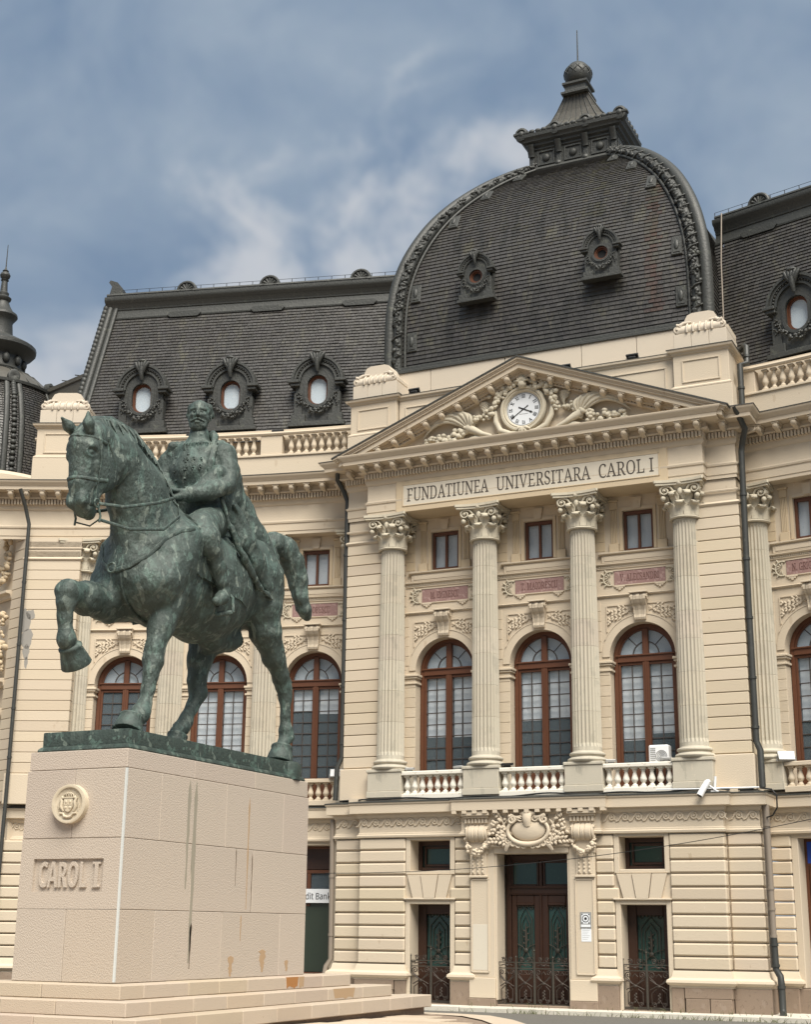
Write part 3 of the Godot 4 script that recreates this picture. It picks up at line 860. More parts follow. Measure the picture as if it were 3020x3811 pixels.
# one bay of the piano nobile wall: local frame with z 0 at the wall face
func bay(xf: Transform3D, hw: float, name_text: String, blind_to: float, upper_curtain := true, names_w := 1.05) -> void:
	var b := MB.new()
	var F := func(x0: float, x1: float, y0: float, y1: float) -> void:
		if x1 - x0 > 0.001 and y1 - y0 > 0.001:
			b.quad(Vector3(x0, y0, 0), Vector3(x1, y0, 0), Vector3(x1, y1, 0), Vector3(x0, y1, 0))
	var r := 0.93
	var cy := 8.90
	F.call(-hw, -r, 5.15, cy); F.call(r, hw, 5.15, cy)
	F.call(-hw, -r, cy, 10.4); F.call(r, hw, cy, 10.4)
	var n := 20
	for i in n:
		var a0 := PI - PI * i / n; var a1 := PI - PI * (i + 1) / n
		var p0 := Vector3(cos(a0) * r, cy + sin(a0) * r, 0); var p1 := Vector3(cos(a1) * r, cy + sin(a1) * r, 0)
		b.quad(p0, p1, Vector3(p1.x, 10.4, 0), Vector3(p0.x, 10.4, 0))
		var z := Vector3(0, 0, -0.34)
		b.quadn(p0, p0 + z, p1 + z, p1, Vector3(-cos(a0), -sin(a0), 0), Vector3(-cos(a0), -sin(a0), 0), Vector3(-cos(a1), -sin(a1), 0), Vector3(-cos(a1), -sin(a1), 0))
	b.quad(Vector3(-r, 5.15, -0.34), Vector3(-r, 5.15, 0), Vector3(-r, cy, 0), Vector3(-r, cy, -0.34))
	b.quad(Vector3(r, 5.15, 0), Vector3(r, 5.15, -0.34), Vector3(r, cy, -0.34), Vector3(r, cy, 0))
	F.call(-hw, hw, 10.4, 11.9)
	F.call(-hw, -0.445, 11.9, 13.07); F.call(0.445, hw, 11.9, 13.07)
	F.call(-hw, hw, 13.07, 13.6)
	b.quad(Vector3(-0.445, 11.9, -0.14), Vector3(-0.445, 11.9, 0), Vector3(-0.445, 13.07, 0), Vector3(-0.445, 13.07, -0.14))
	b.quad(Vector3(0.445, 11.9, 0), Vector3(0.445, 11.9, -0.14), Vector3(0.445, 13.07, -0.14), Vector3(0.445, 13.07, 0))
	b.quad(Vector3(-0.445, 13.07, 0), Vector3(0.445, 13.07, 0), Vector3(0.445, 13.07, -0.14), Vector3(-0.445, 13.07, -0.14))
	b.quad(Vector3(-0.445, 11.9, -0.14), Vector3(0.445, 11.9, -0.14), Vector3(0.445, 11.9, 0), Vector3(-0.445, 11.9, 0))
	var wall := put("bay_wall", b.mesh(), M.cream, lib, xf)
	# ashlar blocks of the jambs, thin and slightly uneven, and of the wall beside the upper window
	for s in [-1.0, 1.0]:
		var y := 5.2
		var row := 0
		while y < 8.5:
			var ab := MB.new()
			var g := rng.randf_range(0.93, 1.06)
			ab.col = Color(g, g * 0.995, g * 0.98)
			ab.box(Vector3(minf(s * 0.935, s * hw), y + 0.006, -0.05), Vector3(maxf(s * 0.935, s * hw), y + 0.284, 0.014 + rng.randf() * 0.004), 0.006)
			put("stone_block", ab.mesh(), M.cream, wall)
			y += 0.29; row += 1
		y = 9.05
		while y < 10.3:
			var ab := MB.new()
			var g := rng.randf_range(0.93, 1.06)
			ab.col = Color(g, g * 0.995, g * 0.98)
			ab.box(Vector3(minf(s * 1.16, s * hw), y + 0.006, -0.05), Vector3(maxf(s * 1.16, s * hw), y + 0.284, 0.012 + rng.randf() * 0.004), 0.006)
			put("stone_block", ab.mesh(), M.cream, wall)
			y += 0.29
		y = 11.93
		while y < 13.4:
			var ab := MB.new()
			var g := rng.randf_range(0.9, 1.06)
			ab.col = Color(g, g * 0.995, g * 0.98)
			ab.box(Vector3(minf(s * 0.98, s * hw), y + 0.006, -0.05), Vector3(maxf(s * 0.98, s * hw), y + 0.264, 0.01 + rng.randf() * 0.004), 0.006)
			put("stone_block", ab.mesh(), M.ochre, wall)
			y += 0.27
		# impost
		var ip := MB.new()
		var xa := minf(s * 0.88, s * hw); var xb := maxf(s * 0.88, s * hw)
		ip.box(Vector3(xa, 8.50, -0.3), Vector3(xb, 8.56, 0.05), 0.008)
		ip.box(Vector3(xa, 8.66, -0.3), Vector3(xb, 8.72, 0.06), 0.012)
		ip.box(Vector3(minf(s * 0.85, s * hw), 8.72, -0.3), Vector3(maxf(s * 0.85, s * hw), 8.79, 0.09), 0.012)
		put("impost", ip.mesh(), M.cream, wall)
		# fluted pilaster strip beside the upper window
		var pi := MB.new()
		for k in 4:
			var x: float = s * (0.63 + 0.045 * k)
			pi.box(Vector3(x - 0.016, 12.13, 0.0), Vector3(x + 0.016, 13.1, 0.05), 0.006)
		pi.box(Vector3(minf(s * 0.60, s * 0.8), 12.12, 0.0), Vector3(maxf(s * 0.60, s * 0.8), 13.12, 0.025))
		pi.box(Vector3(minf(s * 0.56, s * 0.84), 11.83, 0.0), Vector3(maxf(s * 0.56, s * 0.84), 12.12, 0.08), 0.01)
		pi.box(Vector3(minf(s * 0.59, s * 0.81), 13.12, 0.0), Vector3(maxf(s * 0.59, s * 0.81), 13.34, 0.06), 0.01)
		pi.box(Vector3(minf(s * 0.56, s * 0.84), 13.34, 0.0), Vector3(maxf(s * 0.56, s * 0.84), 13.4, 0.1), 0.01)
		pi.box(Vector3(minf(s * 0.445, s * 0.54), 11.9, 0.0), Vector3(maxf(s * 0.445, s * 0.54), 13.16, 0.035), 0.008)
		put("pilaster", pi.mesh(), M.ochre, wall)
		var rl := put("leaf_relief", S.spandrel, M.cream, wall, Transform3D(Basis.from_scale(Vector3(s, 1, 1)), Vector3(0, 0, 0.012)))
		rl.set_meta("label", "carved leaves beside the keystone")
		# scrolls and drops of the name plaque
		put("plaque_scroll", S.plaque_scroll, M.carved, wall, Transform3D(Basis.from_scale(Vector3(-s, 1, 1)), Vector3(s * 0.85, 11.12, 0.02)) if s > 0 else T3(-0.85, 11.12, 0.02))
		put("guttae", S.guttae, M.cream, wall, T3(s * 0.58, 10.895, 0))
	# archivolt, spandrel frame
	var av := MB.new()
	arch_band(av, cy, 0.93, 1.14, -0.02, 0.03, 0, PI, 24)
	arch_band(av, cy, 1.14, 1.17, -0.02, 0.045, PI * 0.14, PI * 0.86, 20)
	av.box(Vector3(-1.0, 10.33, 0), Vector3(1.0, 10.36, 0.03)); av.box(Vector3(-1.0, 9.6, 0), Vector3(-0.97, 10.33, 0.03)); av.box(Vector3(0.97, 9.6, 0), Vector3(1.0, 10.33, 0.03))
	put("archivolt", av.mesh(), M.cream, wall)
	put("keystone", S.keystone, M.cream, wall, T3(0, 10.6, 0.01))
	# window head moulding, string courses and sill, name plaque
	var mo := MB.new()
	mo.sweep(V2([0, 10.59, 0.05, 10.6, 0.07, 10.63, 0.03, 10.65, 0, 10.66]), PackedVector2Array([Vector2(-hw, 0), Vector2(hw, 0)]), false)
	mo.sweep(V2([0, 11.40, 0.03, 11.41, 0.03, 11.44, 0.02, 11.445]), PackedVector2Array([Vector2(-hw, 0), Vector2(hw, 0)]), false)
	mo.sweep(V2([0, 11.49, 0.06, 11.50, 0.09, 11.53, 0.09, 11.56, 0, 11.57]), PackedVector2Array([Vector2(-hw, 0), Vector2(hw, 0)]), false)
	var x := -hw + 0.02
	while x < hw - 0.02:
		mo.box(Vector3(x, 11.445, 0), Vector3(x + 0.03, 11.492, 0.045)); x += 0.052
	mo.box(Vector3(-1.08, 11.57, 0.0), Vector3(1.08, 11.79, 0.06), 0.01)
	mo.box(Vector3(-1.0, 11.62, 0.06), Vector3(1.0, 11.74, 0.075), 0.008)
	mo.sweep(V2([0, 11.79, 0.08, 11.80, 0.12, 11.83, 0.12, 11.86, 0, 11.9]), PackedVector2Array([Vector2(-1.15, 0), Vector2(1.15, 0)]))
	mo.prism(PackedVector2Array([Vector2(-0.1, 13.1), Vector2(0.1, 13.1), Vector2(0.15, 13.42), Vector2(-0.15, 13.42)]), 0.0, 0.09)
	mo.box(Vector3(-0.54, 13.07, 0), Vector3(0.54, 13.17, 0.034), 0.006)
	put("moulding", mo.mesh(), M.cream, wall)
	var pk := MB.new()
	pk.box(Vector3(-0.74, 10.92, 0.0), Vector3(0.74, 11.33, 0.02), 0.004)
	var pp := put("name_plaque", pk.mesh(), M.pink, wall)
	var fr := MB.new()
	fr.box(Vector3(-0.76, 10.895, 0), Vector3(0.76, 10.92, 0.035)); fr.box(Vector3(-0.76, 11.33, 0), Vector3(0.76, 11.355, 0.035))
	put("plaque_frame", fr.mesh(), M.cream, wall)
	if name_text:
		var tm := text_mesh(name_text, "Droid Serif", 0.2, 0.006)
		var k: float = names_w / tm[1]
		put("lettering", tm[0], M.pink_letter, wall, Transform3D(Basis.from_scale(Vector3(k, 1, 1)), Vector3(0, 11.12, 0.024)))
	arched_window(xf * T3(0, 0, -0.32), blind_to)
	upper_window(xf * T3(0, 0, -0.1), upper_curtain)

func column(xf: Transform3D, ped_front := 0.56) -> void:
	# xf at the axis of the column, y 0 at world zero
	var c := put("column", S.col_base, M.column, lib, xf * T3(0, 5.95, 0))
	for k in 7:
		var b: MB = S.drums[k]
		var g := rng.randf_range(0.93, 1.05)
		for i in b.c.size(): b.c[i] = Color(g, g * rng_tone[k % 4], g * rng_tone[(k + 2) % 4])
		put("column_drum", b.mesh(), M.column, c, T3(0, 0.31, 0))
	put("capital", S.capital, M.carved, c, Transform3D(Basis.from_scale(Vector3(1.1, 1.0, 1.1)), Vector3(0, 6.49, 0)))
	var p := MB.new()
	p.box(Vector3(-0.55, -0.80, -0.8), Vector3(0.55, -0.62, 0.44), 0.012)
	p.box(Vector3(-0.53, -0.62, -0.8), Vector3(0.53, -0.09, 0.42), 0.012)
	p.box(Vector3(-0.56, -0.09, -0.8), Vector3(0.56, 0.0, 0.45), 0.015)
	put("column_pedestal", p.mesh(), M.column, c)
var rng_tone := [1.0, 0.985, 0.995, 0.975]

# ---------------------------------------------------------------- the library
func mirror(p: Array) -> PackedVector2Array:
	var r := PackedVector2Array()
	for i in range(p.size() - 1, -1, -1): r.append(Vector2(-p[i][0], p[i][1]))
	return r

func path(p: Array) -> PackedVector2Array:
	var r := PackedVector2Array()
	for q in p: r.append(Vector2(q[0], q[1]))
	return r

func course_block(x0: float, x1: float, y0: float, y1: float, z0: float, z1: float, bv: float, mat: Material, parent: Node, xf := Transform3D.IDENTITY) -> void:
	var b := MB.new()
	var g := rng.randf_range(0.90, 1.07)
	b.col = Color(g, g * rng.randf_range(0.985, 1.0), g * rng.randf_range(0.95, 1.0))
	if rng.randf() < 0.06: b.col = Color(1.12, 1.12, 1.12)
	b.box(Vector3(x0, y0, z0), Vector3(x1, y1, z1), bv)
	put("stone_course", b.mesh(), mat, parent, xf)

const ENT := [0, 13.5, 0, 13.60, 0.02, 13.61, 0.02, 13.84, 0.05, 13.86, 0.06, 13.91, 0.02, 13.93, 0, 13.97, 0, 14.44, 0.03, 14.46, 0.06, 14.52, 0.06, 14.60, 0.08, 14.605, 0.08, 14.79, 0.20, 14.80, 0.23, 14.84, 0.23, 14.85, 0.18, 14.851, 0.18, 15.0, 0.57, 15.005, 0.57, 15.12, 0.59, 15.125, 0.60, 15.15, 0.66, 15.20, 0.70, 15.255, 0.70, 15.29]
const LOWENT := [0, 4.03, 0.05, 4.05, 0.06, 4.10, 0.02, 4.13, 0.02, 4.16, 0, 4.18, 0, 4.56, 0.03, 4.58, 0.07, 4.64, 0.07, 4.69, 0.22, 4.705, 0.22, 4.93, 0.235, 4.94, 0.25, 4.97, 0.25, 5.0]
const TORUS := [0.07, 0.24, 0.07, 0.29, 0.13, 0.31, 0.165, 0.36, 0.15, 0.42, 0.09, 0.455, 0.06, 0.47, 0.035, 0.53, 0.015, 0.62, 0.0, 0.645]

func dentils(b: MB, n_pts: Array, out0: float, out1: float, y0: float, y1: float, wid: float) -> void:
	# n_pts: [Transform3D...] frames with +z outward
	for t in n_pts:
		b.xf = t
		b.box(Vector3(-wid * 0.5, y0, out0), Vector3(wid * 0.5, y1, out1))
	b.xf = Transform3D.IDENTITY

func line_frames(x0: float, x1: float, z: float, step: float) -> Array:
	var n := maxi(1, roundi((x1 - x0) / step))
	var r := []
	for i in n + 1: r.append(T3(lerpf(x0, x1, float(i) / n), 0, z))
	return r

func arc_frames(a: float, b: float, rad: float, step: float) -> Array:
	var n := maxi(1, roundi(deg_to_rad(absf(b - a)) * rad / step))
	var r := []
	for i in n + 1: r.append(W(lerpf(a, b, float(i) / n), rad))
	return r

func build_pavilion() -> void:
	var b: MB
	# ---- lower storey
	var base := put("lower_wall", core_lower(), M.cream, lib)
	for s in [-1.0, 1.0]:
		for k in 10:
			var y0: float = 0.645 + 0.339 * k + 0.016; var y1: float = 0.645 + 0.339 * (k + 1) - 0.016
			course_block(minf(s * 3.76, s * 5.2), maxf(s * 3.76, s * 5.2), y0, y1, -0.2, 0.44, 0.035, M.cream, base)
			course_block(minf(s * 5.22, s * 6.08), maxf(s * 5.22, s * 6.08), y0, y1, -1.2, 0.2, 0.035, M.cream, base)
			if k != 5:
				course_block(minf(s * 1.78, s * 2.26), maxf(s * 1.78, s * 2.26), y0, y1, -0.2, 0.44, 0.035, M.cream, base)
			else:
				course_block(minf(s * 1.78, s * 2.40), maxf(s * 1.78, s * 2.40), y0, y1, -0.2, 0.44, 0.035, M.cream, base)
		# flat arch over the side door: five voussoirs
		var xs := [2.28, 2.50, 2.84, 3.18, 3.52, 3.74]
		var xt := [2.28, 2.33, 2.74, 3.28, 3.69, 3.74]
		for k in range(1, 4):
			var v := MB.new()
			var g := rng.randf_range(0.97, 1.08)
			v.col = Color(g, g, g)
			var pl := PackedVector2Array([Vector2(s * (xs[k] + 0.012), 2.40), Vector2(s * (xs[k + 1] - 0.012), 2.40), Vector2(s * (xt[k + 1] - 0.012), 3.02), Vector2(s * (xt[k] + 0.012), 3.02)])
			v.prism(pl, 0.1, 0.47 if k == 2 else 0.45)
			put("voussoir", v.mesh(), M.cream, base)
		# stone surrounds of the square window and the side door
		b = MB.new()
		var fx0 := minf(s * 2.27, s * 3.75); var fx1 := maxf(s * 2.27, s * 3.75)
		var hx0 := minf(s * 2.41, s * 3.62); var hx1 := maxf(s * 2.41, s * 3.62)
		b.box(Vector3(fx0, 3.03, -0.2), Vector3(hx0, 4.06, 0.41), 0.012); b.box(Vector3(hx1, 3.03, -0.2), Vector3(fx1, 4.06, 0.41), 0.012)
		b.box(Vector3(hx0, 3.03, -0.2), Vector3(hx1, 3.13, 0.41), 0.012); b.box(Vector3(hx0, 3.96, -0.2), Vector3(hx1, 4.06, 0.41), 0.012)
		put("window_surround", b.mesh(), M.cream, base)
		b = MB.new()
		b.box(Vector3(fx0, -0.36, -0.2), Vector3(hx0, 2.38, 0.40), 0.012); b.box(Vector3(hx1, -0.36, -0.2), Vector3(fx1, 2.38, 0.40), 0.012)
		b.box(Vector3(hx0, 2.24, -0.2), Vector3(hx1, 2.38, 0.40), 0.012)
		b.box(Vector3(fx0 - 0.03, 2.36, 0.2), Vector3(fx1 + 0.03, 2.40, 0.47), 0.008)
		put("door_surround", b.mesh(), M.cream, base)
		small_window(base, s)
		side_door(base, s)
	# plinth and torus
	var runs := [path([[3.76, -0.2], [3.76, 0.44], [5.2, 0.44], [5.2, 0.2], [6.08, 0.2], [6.08, -1.2]]), path([[1.78, 0.1], [1.78, 0.44], [2.26, 0.44], [2.26, -0.2]])]
	runs.append(mirror([[3.76, -0.2], [3.76, 0.44], [5.2, 0.44], [5.2, 0.2], [6.08, 0.2], [6.08, -1.2]])); runs.append(mirror([[1.78, 0.1], [1.78, 0.44], [2.26, 0.44], [2.26, -0.2]]))
	for r in runs:
		b = MB.new(); b.sweep(V2(TORUS), r); put("base_moulding", b.mesh(), M.cream, base)
	for s in [-1.0, 1.0]:
		for q in [[3.70, 4.02, 0.50], [4.06, 4.66, 0.53], [4.68, 5.22, 0.53], [5.24, 6.16, 0.30], [1.72, 2.34, 0.54]]:
			b = MB.new()
			var g := rng.randf_range(0.93, 1.08)
			b.col = Color(g, g, g)
			b.box(Vector3(minf(s * q[0], s * q[1]), -0.6, -0.4), Vector3(maxf(s * q[0], s * q[1]), -0.02 if q[0] > 4.0 and q[0] < 5.0 else 0.235, q[2]), 0.012)
			put("plinth_stone", b.mesh(), M.plinth, base)
		b = MB.new(); b.box(Vector3(minf(s * 4.04, s * 5.24), -0.015, -0.4), Vector3(maxf(s * 4.04, s * 5.24), 0.237, 0.525), 0.012)
		put("plinth_stone", b.mesh(), M.plinth, base)
	# portal: pilasters, panels, brackets, cartouche
	for s in [-1.0, 1.0]:
		b = MB.new()
		b.box(Vector3(minf(s * 1.06, s * 1.77), 0.36, -0.1), Vector3(maxf(s * 1.06, s * 1.77), 4.5, 0.50), 0.01)
		b.box(Vector3(minf(s * 1.04, s * 1.78), -0.16, -0.2), Vector3(maxf(s * 1.04, s * 1.78), 0.36, 0.56), 0.015)
		put("portal_pilaster", b.mesh(), M.cream, base)
		b = MB.new(); b.box(Vector3(minf(s * 1.03, s * 1.79), -0.6, -0.2), Vector3(maxf(s * 1.03, s * 1.79), -0.165, 0.58), 0.012)
		put("plinth_stone", b.mesh(), M.plinth, base)
		b = MB.new()
		b.box(Vector3(minf(s * 1.25, s * 1.70), 0.52, 0.50), Vector3(maxf(s * 1.25, s * 1.70), 2.86, 0.515), 0.004)
		for q in [[1.22, 1.25, 0.49, 2.89], [1.70, 1.73, 0.49, 2.89]]:
			b.box(Vector3(minf(s * q[0], s * q[1]), q[2], 0.49), Vector3(maxf(s * q[0], s * q[1]), q[3], 0.535), 0.006)
		b.box(Vector3(minf(s * 1.22, s * 1.73), 2.86, 0.49), Vector3(maxf(s * 1.22, s * 1.73), 2.9, 0.535), 0.006); b.box(Vector3(minf(s * 1.22, s * 1.73), 0.48, 0.49), Vector3(maxf(s * 1.22, s * 1.73), 0.52, 0.535), 0.006)
		put("portal_panel", b.mesh(), M.cream, base)
		if s < 0:
			b = MB.new(); b.box(Vector3(-1.69, 0.55, 0.51), Vector3(-1.26, 1.72, 0.518), 0.002)
			put("repaired_patch", b.mesh(), M.plaque, base)
		portal_bracket(base, s)
	b = MB.new()   # architrave of the door
	b.box(Vector3(-1.06, 3.56, -0.1), Vector3(1.06, 3.72, 0.53), 0.01); b.box(Vector3(-1.12, 3.72, -0.1), Vector3(1.12, 3.78, 0.57), 0.01)
	for s in [-1.0, 1.0]:
		b.box(Vector3(minf(s * 1.0, s * 1.09), -0.2, -0.1), Vector3(maxf(s * 1.0, s * 1.09), 3.56, 0.47), 0.01)
	put("door_surround", b.mesh(), M.cream, base)
	cartouche(base)
	main_door(base)
	# lower entablature with running scrolls
	var lp := [[-6.08, -1.2], [-6.08, 0.2], [-5.2, 0.2], [-5.2, 0.44], [-1.98, 0.44], [-1.98, 0.6], [1.98, 0.6], [1.98, 0.44], [5.2, 0.44], [5.2, 0.2], [6.08, 0.2], [6.08, -1.2]]
	b = MB.new(); b.sweep(V2(LOWENT), path(lp))
	var ent := put("balcony_cornice", b.mesh(), M.cream, lib)
	b = MB.new(); b.sweep(V2([0.265, 4.995, 0.265, 5.02, -0.25, 5.11]), path(lp))
	put("cornice_flashing", b.mesh(), M.lead, ent)
	b = MB.new(); b.box(Vector3(-6.0, 4.3, -1.2), Vector3(6.0, 5.15, -0.05)); b.box(Vector3(-5.6, 5.0, -0.6), Vector3(5.6, 5.15, 0.36))
	put("balcony_floor", b.mesh(), M.cream, ent)
	for s in [-1.0, 1.0]:
		for k in 9:
			var x: float = 2.2 + 0.365 * k
			if s < 0: put("running_scroll", S.scroll, M.cream, ent, T3(-x + 0.02, 4.455, 0.455))
			else: put("running_scroll", S.scroll, M.cream, ent, T3(x, 4.455, 0.455))
		for k in 2:
			put("running_scroll", S.scroll, M.cream, ent, T3(s * (5.5 + 0.36 * k), 4.455, 0.215))
	b = MB.new()
	dentils(b, line_frames(-2.12, 2.12, 0.60, 0.30), 0.05, 0.22, 4.62, 4.70, 0.13)
	put("dentils", b.mesh(), M.cream, ent)
	# ---- principal storey
	for i in 3:
		bay(T3(-2.975 + 2.975 * i, 0, -0.5), 1.4875, ["M. EMINESCU", "T. MAIORESCU", "V. ALECSANDRI"][i], [6.98, 7.32, 6.66][i], true, [0.92, 1.12, 1.12][i])
		balustrade_line(-2.975 + 2.975 * i)
	for i in 4: column(T3(-4.4625 + 2.975 * i, 0, 0))
	# rusticated piers at the corners, joint lines every 0.3195 m
	for s in [-1.0, 1.0]:
		b = MB.new()
		b.box(Vector3(minf(s * 4.3, s * 5.92), 5.1, -1.2), Vector3(maxf(s * 4.3, s * 5.90), 13.5, 0.045))
		var pier := put("corner_pier", b.mesh(), M.cream, lib)
		b = MB.new(); b.box(Vector3(minf(s * 4.2, s * 6.02), 5.1, -1.25), Vector3(maxf(s * 4.2, s * 6.02), 6.02, 0.17), 0.02)
		put("pier_pedestal", b.mesh(), M.cream, pier)
		for k in 21:
			var y0: float = 6.36 + 0.3195 * (k - 1); var y1: float = y0 + 0.3195
			course_block(minf(s * 4.25, s * 5.95), maxf(s * 4.25, s * 5.95), y0 + 0.011, y1 - 0.011, -1.2, 0.1, 0.012, M.cream, pier)
		b = MB.new()
		var pp := [[4.25, 0.1], [5.95, 0.1], [5.95, -1.2]]
		b.sweep(V2([0, 12.74, 0.03, 12.76, 0.05, 12.80, 0.03, 12.84, 0.0, 12.86]), path(pp) if s > 0 else mirror(pp))
		put("pier_moulding", b.mesh(), M.cream, pier)
		b = MB.new()
		b.sweep(V2([0, 13.12, 0.02, 13.13, 0.03, 13.17, 0, 13.19]), path(pp) if s > 0 else mirror(pp))
		put("pier_moulding", b.mesh(), M.cream, pier)
	# inner side walls of the loggia and its ceiling
	b = MB.new()
	b.box(Vector3(-5.10, 13.503, -0.95), Vector3(5.10, 13.6, 0.44))
	for s in [-1.0, 1.0]: b.box(Vector3(minf(s * 4.462, s * 4.6), 5.1, -0.95), Vector3(maxf(s * 4.462, s * 4.6), 13.5, -0.3))
	put("loggia_ceiling", b.mesh(), M.ochre, lib)
	# ---- entablature
	var ep := [[-5.95, -1.4], [-5.95, 0.1], [-5.12, 0.1], [-5.12, 0.45], [5.12, 0.45], [5.12, 0.1], [5.95, 0.1], [5.95, -1.4]]
	b = MB.new(); b.sweep(V2(ENT), path(ep))
	b.box(Vector3(-5.9, 13.62, -1.4), Vector3(5.9, 15.2, 0.0)); b.box(Vector3(-5.1, 13.63, 0.0), Vector3(5.1, 15.2, 0.42))
	var en := put("entablature", b.mesh(), M.cream, lib)
	b = MB.new(); b.sweep(V2([0.715, 15.28, 0.715, 15.305, -0.2, 15.36]), path([[-5.95, -1.4], [-5.95, 0.1], [-5.12, 0.1]]))
	b.sweep(V2([0.715, 15.28, 0.715, 15.305, -0.2, 15.36]), path([[5.12, 0.1], [5.95, 0.1], [5.95, -1.4]]))
	put("cornice_flashing", b.mesh(), M.lead, en)
	b = MB.new()
	dentils(b, line_frames(-5.12, 5.12, 0.45, 0.1), 0.07, 0.19, 14.62, 14.78, 0.062)
	dentils(b, line_frames(5.3, 5.95, 0.1, 0.1), 0.07, 0.19, 14.62, 14.78, 0.062); dentils(b, line_frames(-5.95, -5.3, 0.1, 0.1), 0.07, 0.19, 14.62, 14.78, 0.062)
	for k in 9:
		b.xf = Transform3D(Basis(Vector3.UP, PI / 2), Vector3(5.95, 0, -0.1 - 0.1 * k))
		b.box(Vector3(-0.031, 14.62, 0.07), Vector3(0.031, 14.78, 0.19))
	b.xf = Transform3D.IDENTITY
	put("dentils", b.mesh(), M.cream, en).set_meta("kind", "stuff")
	for t in line_frames(-5.1, 5.1, 0.63, 0.51): put("modillion", S.modillion, M.cream, en, t * T3(0, 15.0, 0))
	for s in [-1.0, 1.0]:
		put("modillion", S.modillion, M.cream, en, T3(s * 5.72, 15.0, 0.28))
	for k in 2: put("modillion", S.modillion, M.cream, en, Transform3D(Basis(Vector3.UP, PI / 2), Vector3(6.13, 15.0, -0.2 - 0.5 * k)))
	# inscription band
	b = MB.new()
	b.box(Vector3(-4.15, 13.5, 0.40), Vector3(4.15, 14.46, 0.50), 0.008)
	put("inscription_band", b.mesh(), M.ochre, en)
	b = MB.new()
	for q in [[-3.93, 13.665, 3.93, 13.695], [-3.93, 14.315, 3.93, 14.345], [-3.93, 13.665, -3.9, 14.345], [3.9, 13.665, 3.93, 14.345]]:
		b.box(Vector3(q[0], q[1], 0.49), Vector3(q[2], q[3], 0.52), 0.006)
	put("inscription_frame", b.mesh(), M.ochre, en)
	b = MB.new(); b.box(Vector3(-3.9, 13.695, 0.48), Vector3(3.9, 14.315, 0.506))
	var plate := put("inscription_plate", b.mesh(), M.plaque, en)
	var xw := -3.78
	for w in [["FUNDATIUNEA", 2.62], ["UNIVERSITARA", 2.86], ["CAROL I", 1.58]]:
		var tm := text_mesh(w[0], "Droid Serif", 0.40, 0.012)
		var k: float = w[1] / tm[1]
		put("lettering", tm[0], M.letter, plate, Transform3D(Basis.from_scale(Vector3(k, 1, 1)), Vector3(xw + w[1] * 0.5, 14.0, 0.508)))
		xw += w[1] + 0.24
	build_pediment(en)
	build_attic()

func balustrade_line(x: float) -> void:
	var b := MB.new()
	b.box(Vector3(x - 0.96, 5.10, 0.08), Vector3(x + 0.96, 5.235, 0.38), 0.01)
	var o := put("balustrade", b.mesh(), M.white, lib)
	b = MB.new(); b.box(Vector3(x - 0.96, 5.755, 0.07), Vector3(x + 0.96, 5.87, 0.40), 0.02)
	put("hand_rail", b.mesh(), M.white, o)
	for k in 8:
		put("baluster", S.baluster, M.white, o, Transform3D(Basis.from_scale(Vector3(1.05, 0.79, 1.05)), Vector3(x - 0.82 + 0.2345 * k, 5.235, 0.235)))

func core_lower() -> ArrayMesh:
	var b := MB.new()
	for s in [-1.0, 1.0]:
		b.box(Vector3(minf(s * 3.74, s * 6.0), -0.5, -1.2), Vector3(maxf(s * 3.74, s * 6.0), 4.6, 0.12))
		b.box(Vector3(minf(s * 3.76, s * 5.15), -0.5, -0.2), Vector3(maxf(s * 3.76, s * 5.15), 4.6, 0.36))
		b.box(Vector3(minf(s * 1.1, s * 2.24), -0.5, -0.5), Vector3(maxf(s * 1.1, s * 2.24), 4.6, 0.36))
		b.box(Vector3(minf(s * 2.24, s * 3.76), 2.40, -0.5), Vector3(maxf(s * 2.24, s * 3.76), 3.06, 0.36))
		b.box(Vector3(minf(s * 2.24, s * 3.76), 4.03, -0.5), Vector3(maxf(s * 2.24, s * 3.76), 4.6, 0.40))
	b.box(Vector3(-1.1, 3.6, -0.5), Vector3(1.1, 4.6, 0.45))
	b.box(Vector3(-6.0, -0.6, -1.5), Vector3(6.0, 5.0, -1.2))
	return b.mesh()

func small_window(base: Node, s: float) -> void:
	var b := MB.new()
	var c := s * 3.015
	for q in [[-0.61, 3.12, -0.5, 3.97], [0.5, 3.12, 0.61, 3.97], [-0.5, 3.12, 0.5, 3.24], [-0.5, 3.84, 0.5, 3.97]]:
		b.box(Vector3(c + q[0], q[1], -0.3), Vector3(c + q[2], q[3], -0.16), 0.012)
	for q in [[-0.44, 3.26, -0.38, 3.82], [0.38, 3.26, 0.44, 3.82], [-0.38, 3.26, 0.38, 3.33], [-0.38, 3.75, 0.38, 3.82]]:
		b.box(Vector3(c + q[0], q[1], -0.3), Vector3(c + q[2], q[3], -0.2), 0.01)
	var w := put("square_window", b.mesh(), M.wood_dark, lib)
	b = MB.new(); b.box(Vector3(c - 0.5, 3.24, -0.29), Vector3(c + 0.5, 3.84, -0.27))
	put("pane", b.mesh(), M.door_glass, w)
	b = MB.new(); b.box(Vector3(c - 0.7, 2.9, -0.6), Vector3(c + 0.7, 4.1, -0.5)); put("room", b.mesh(), M.dark, w)

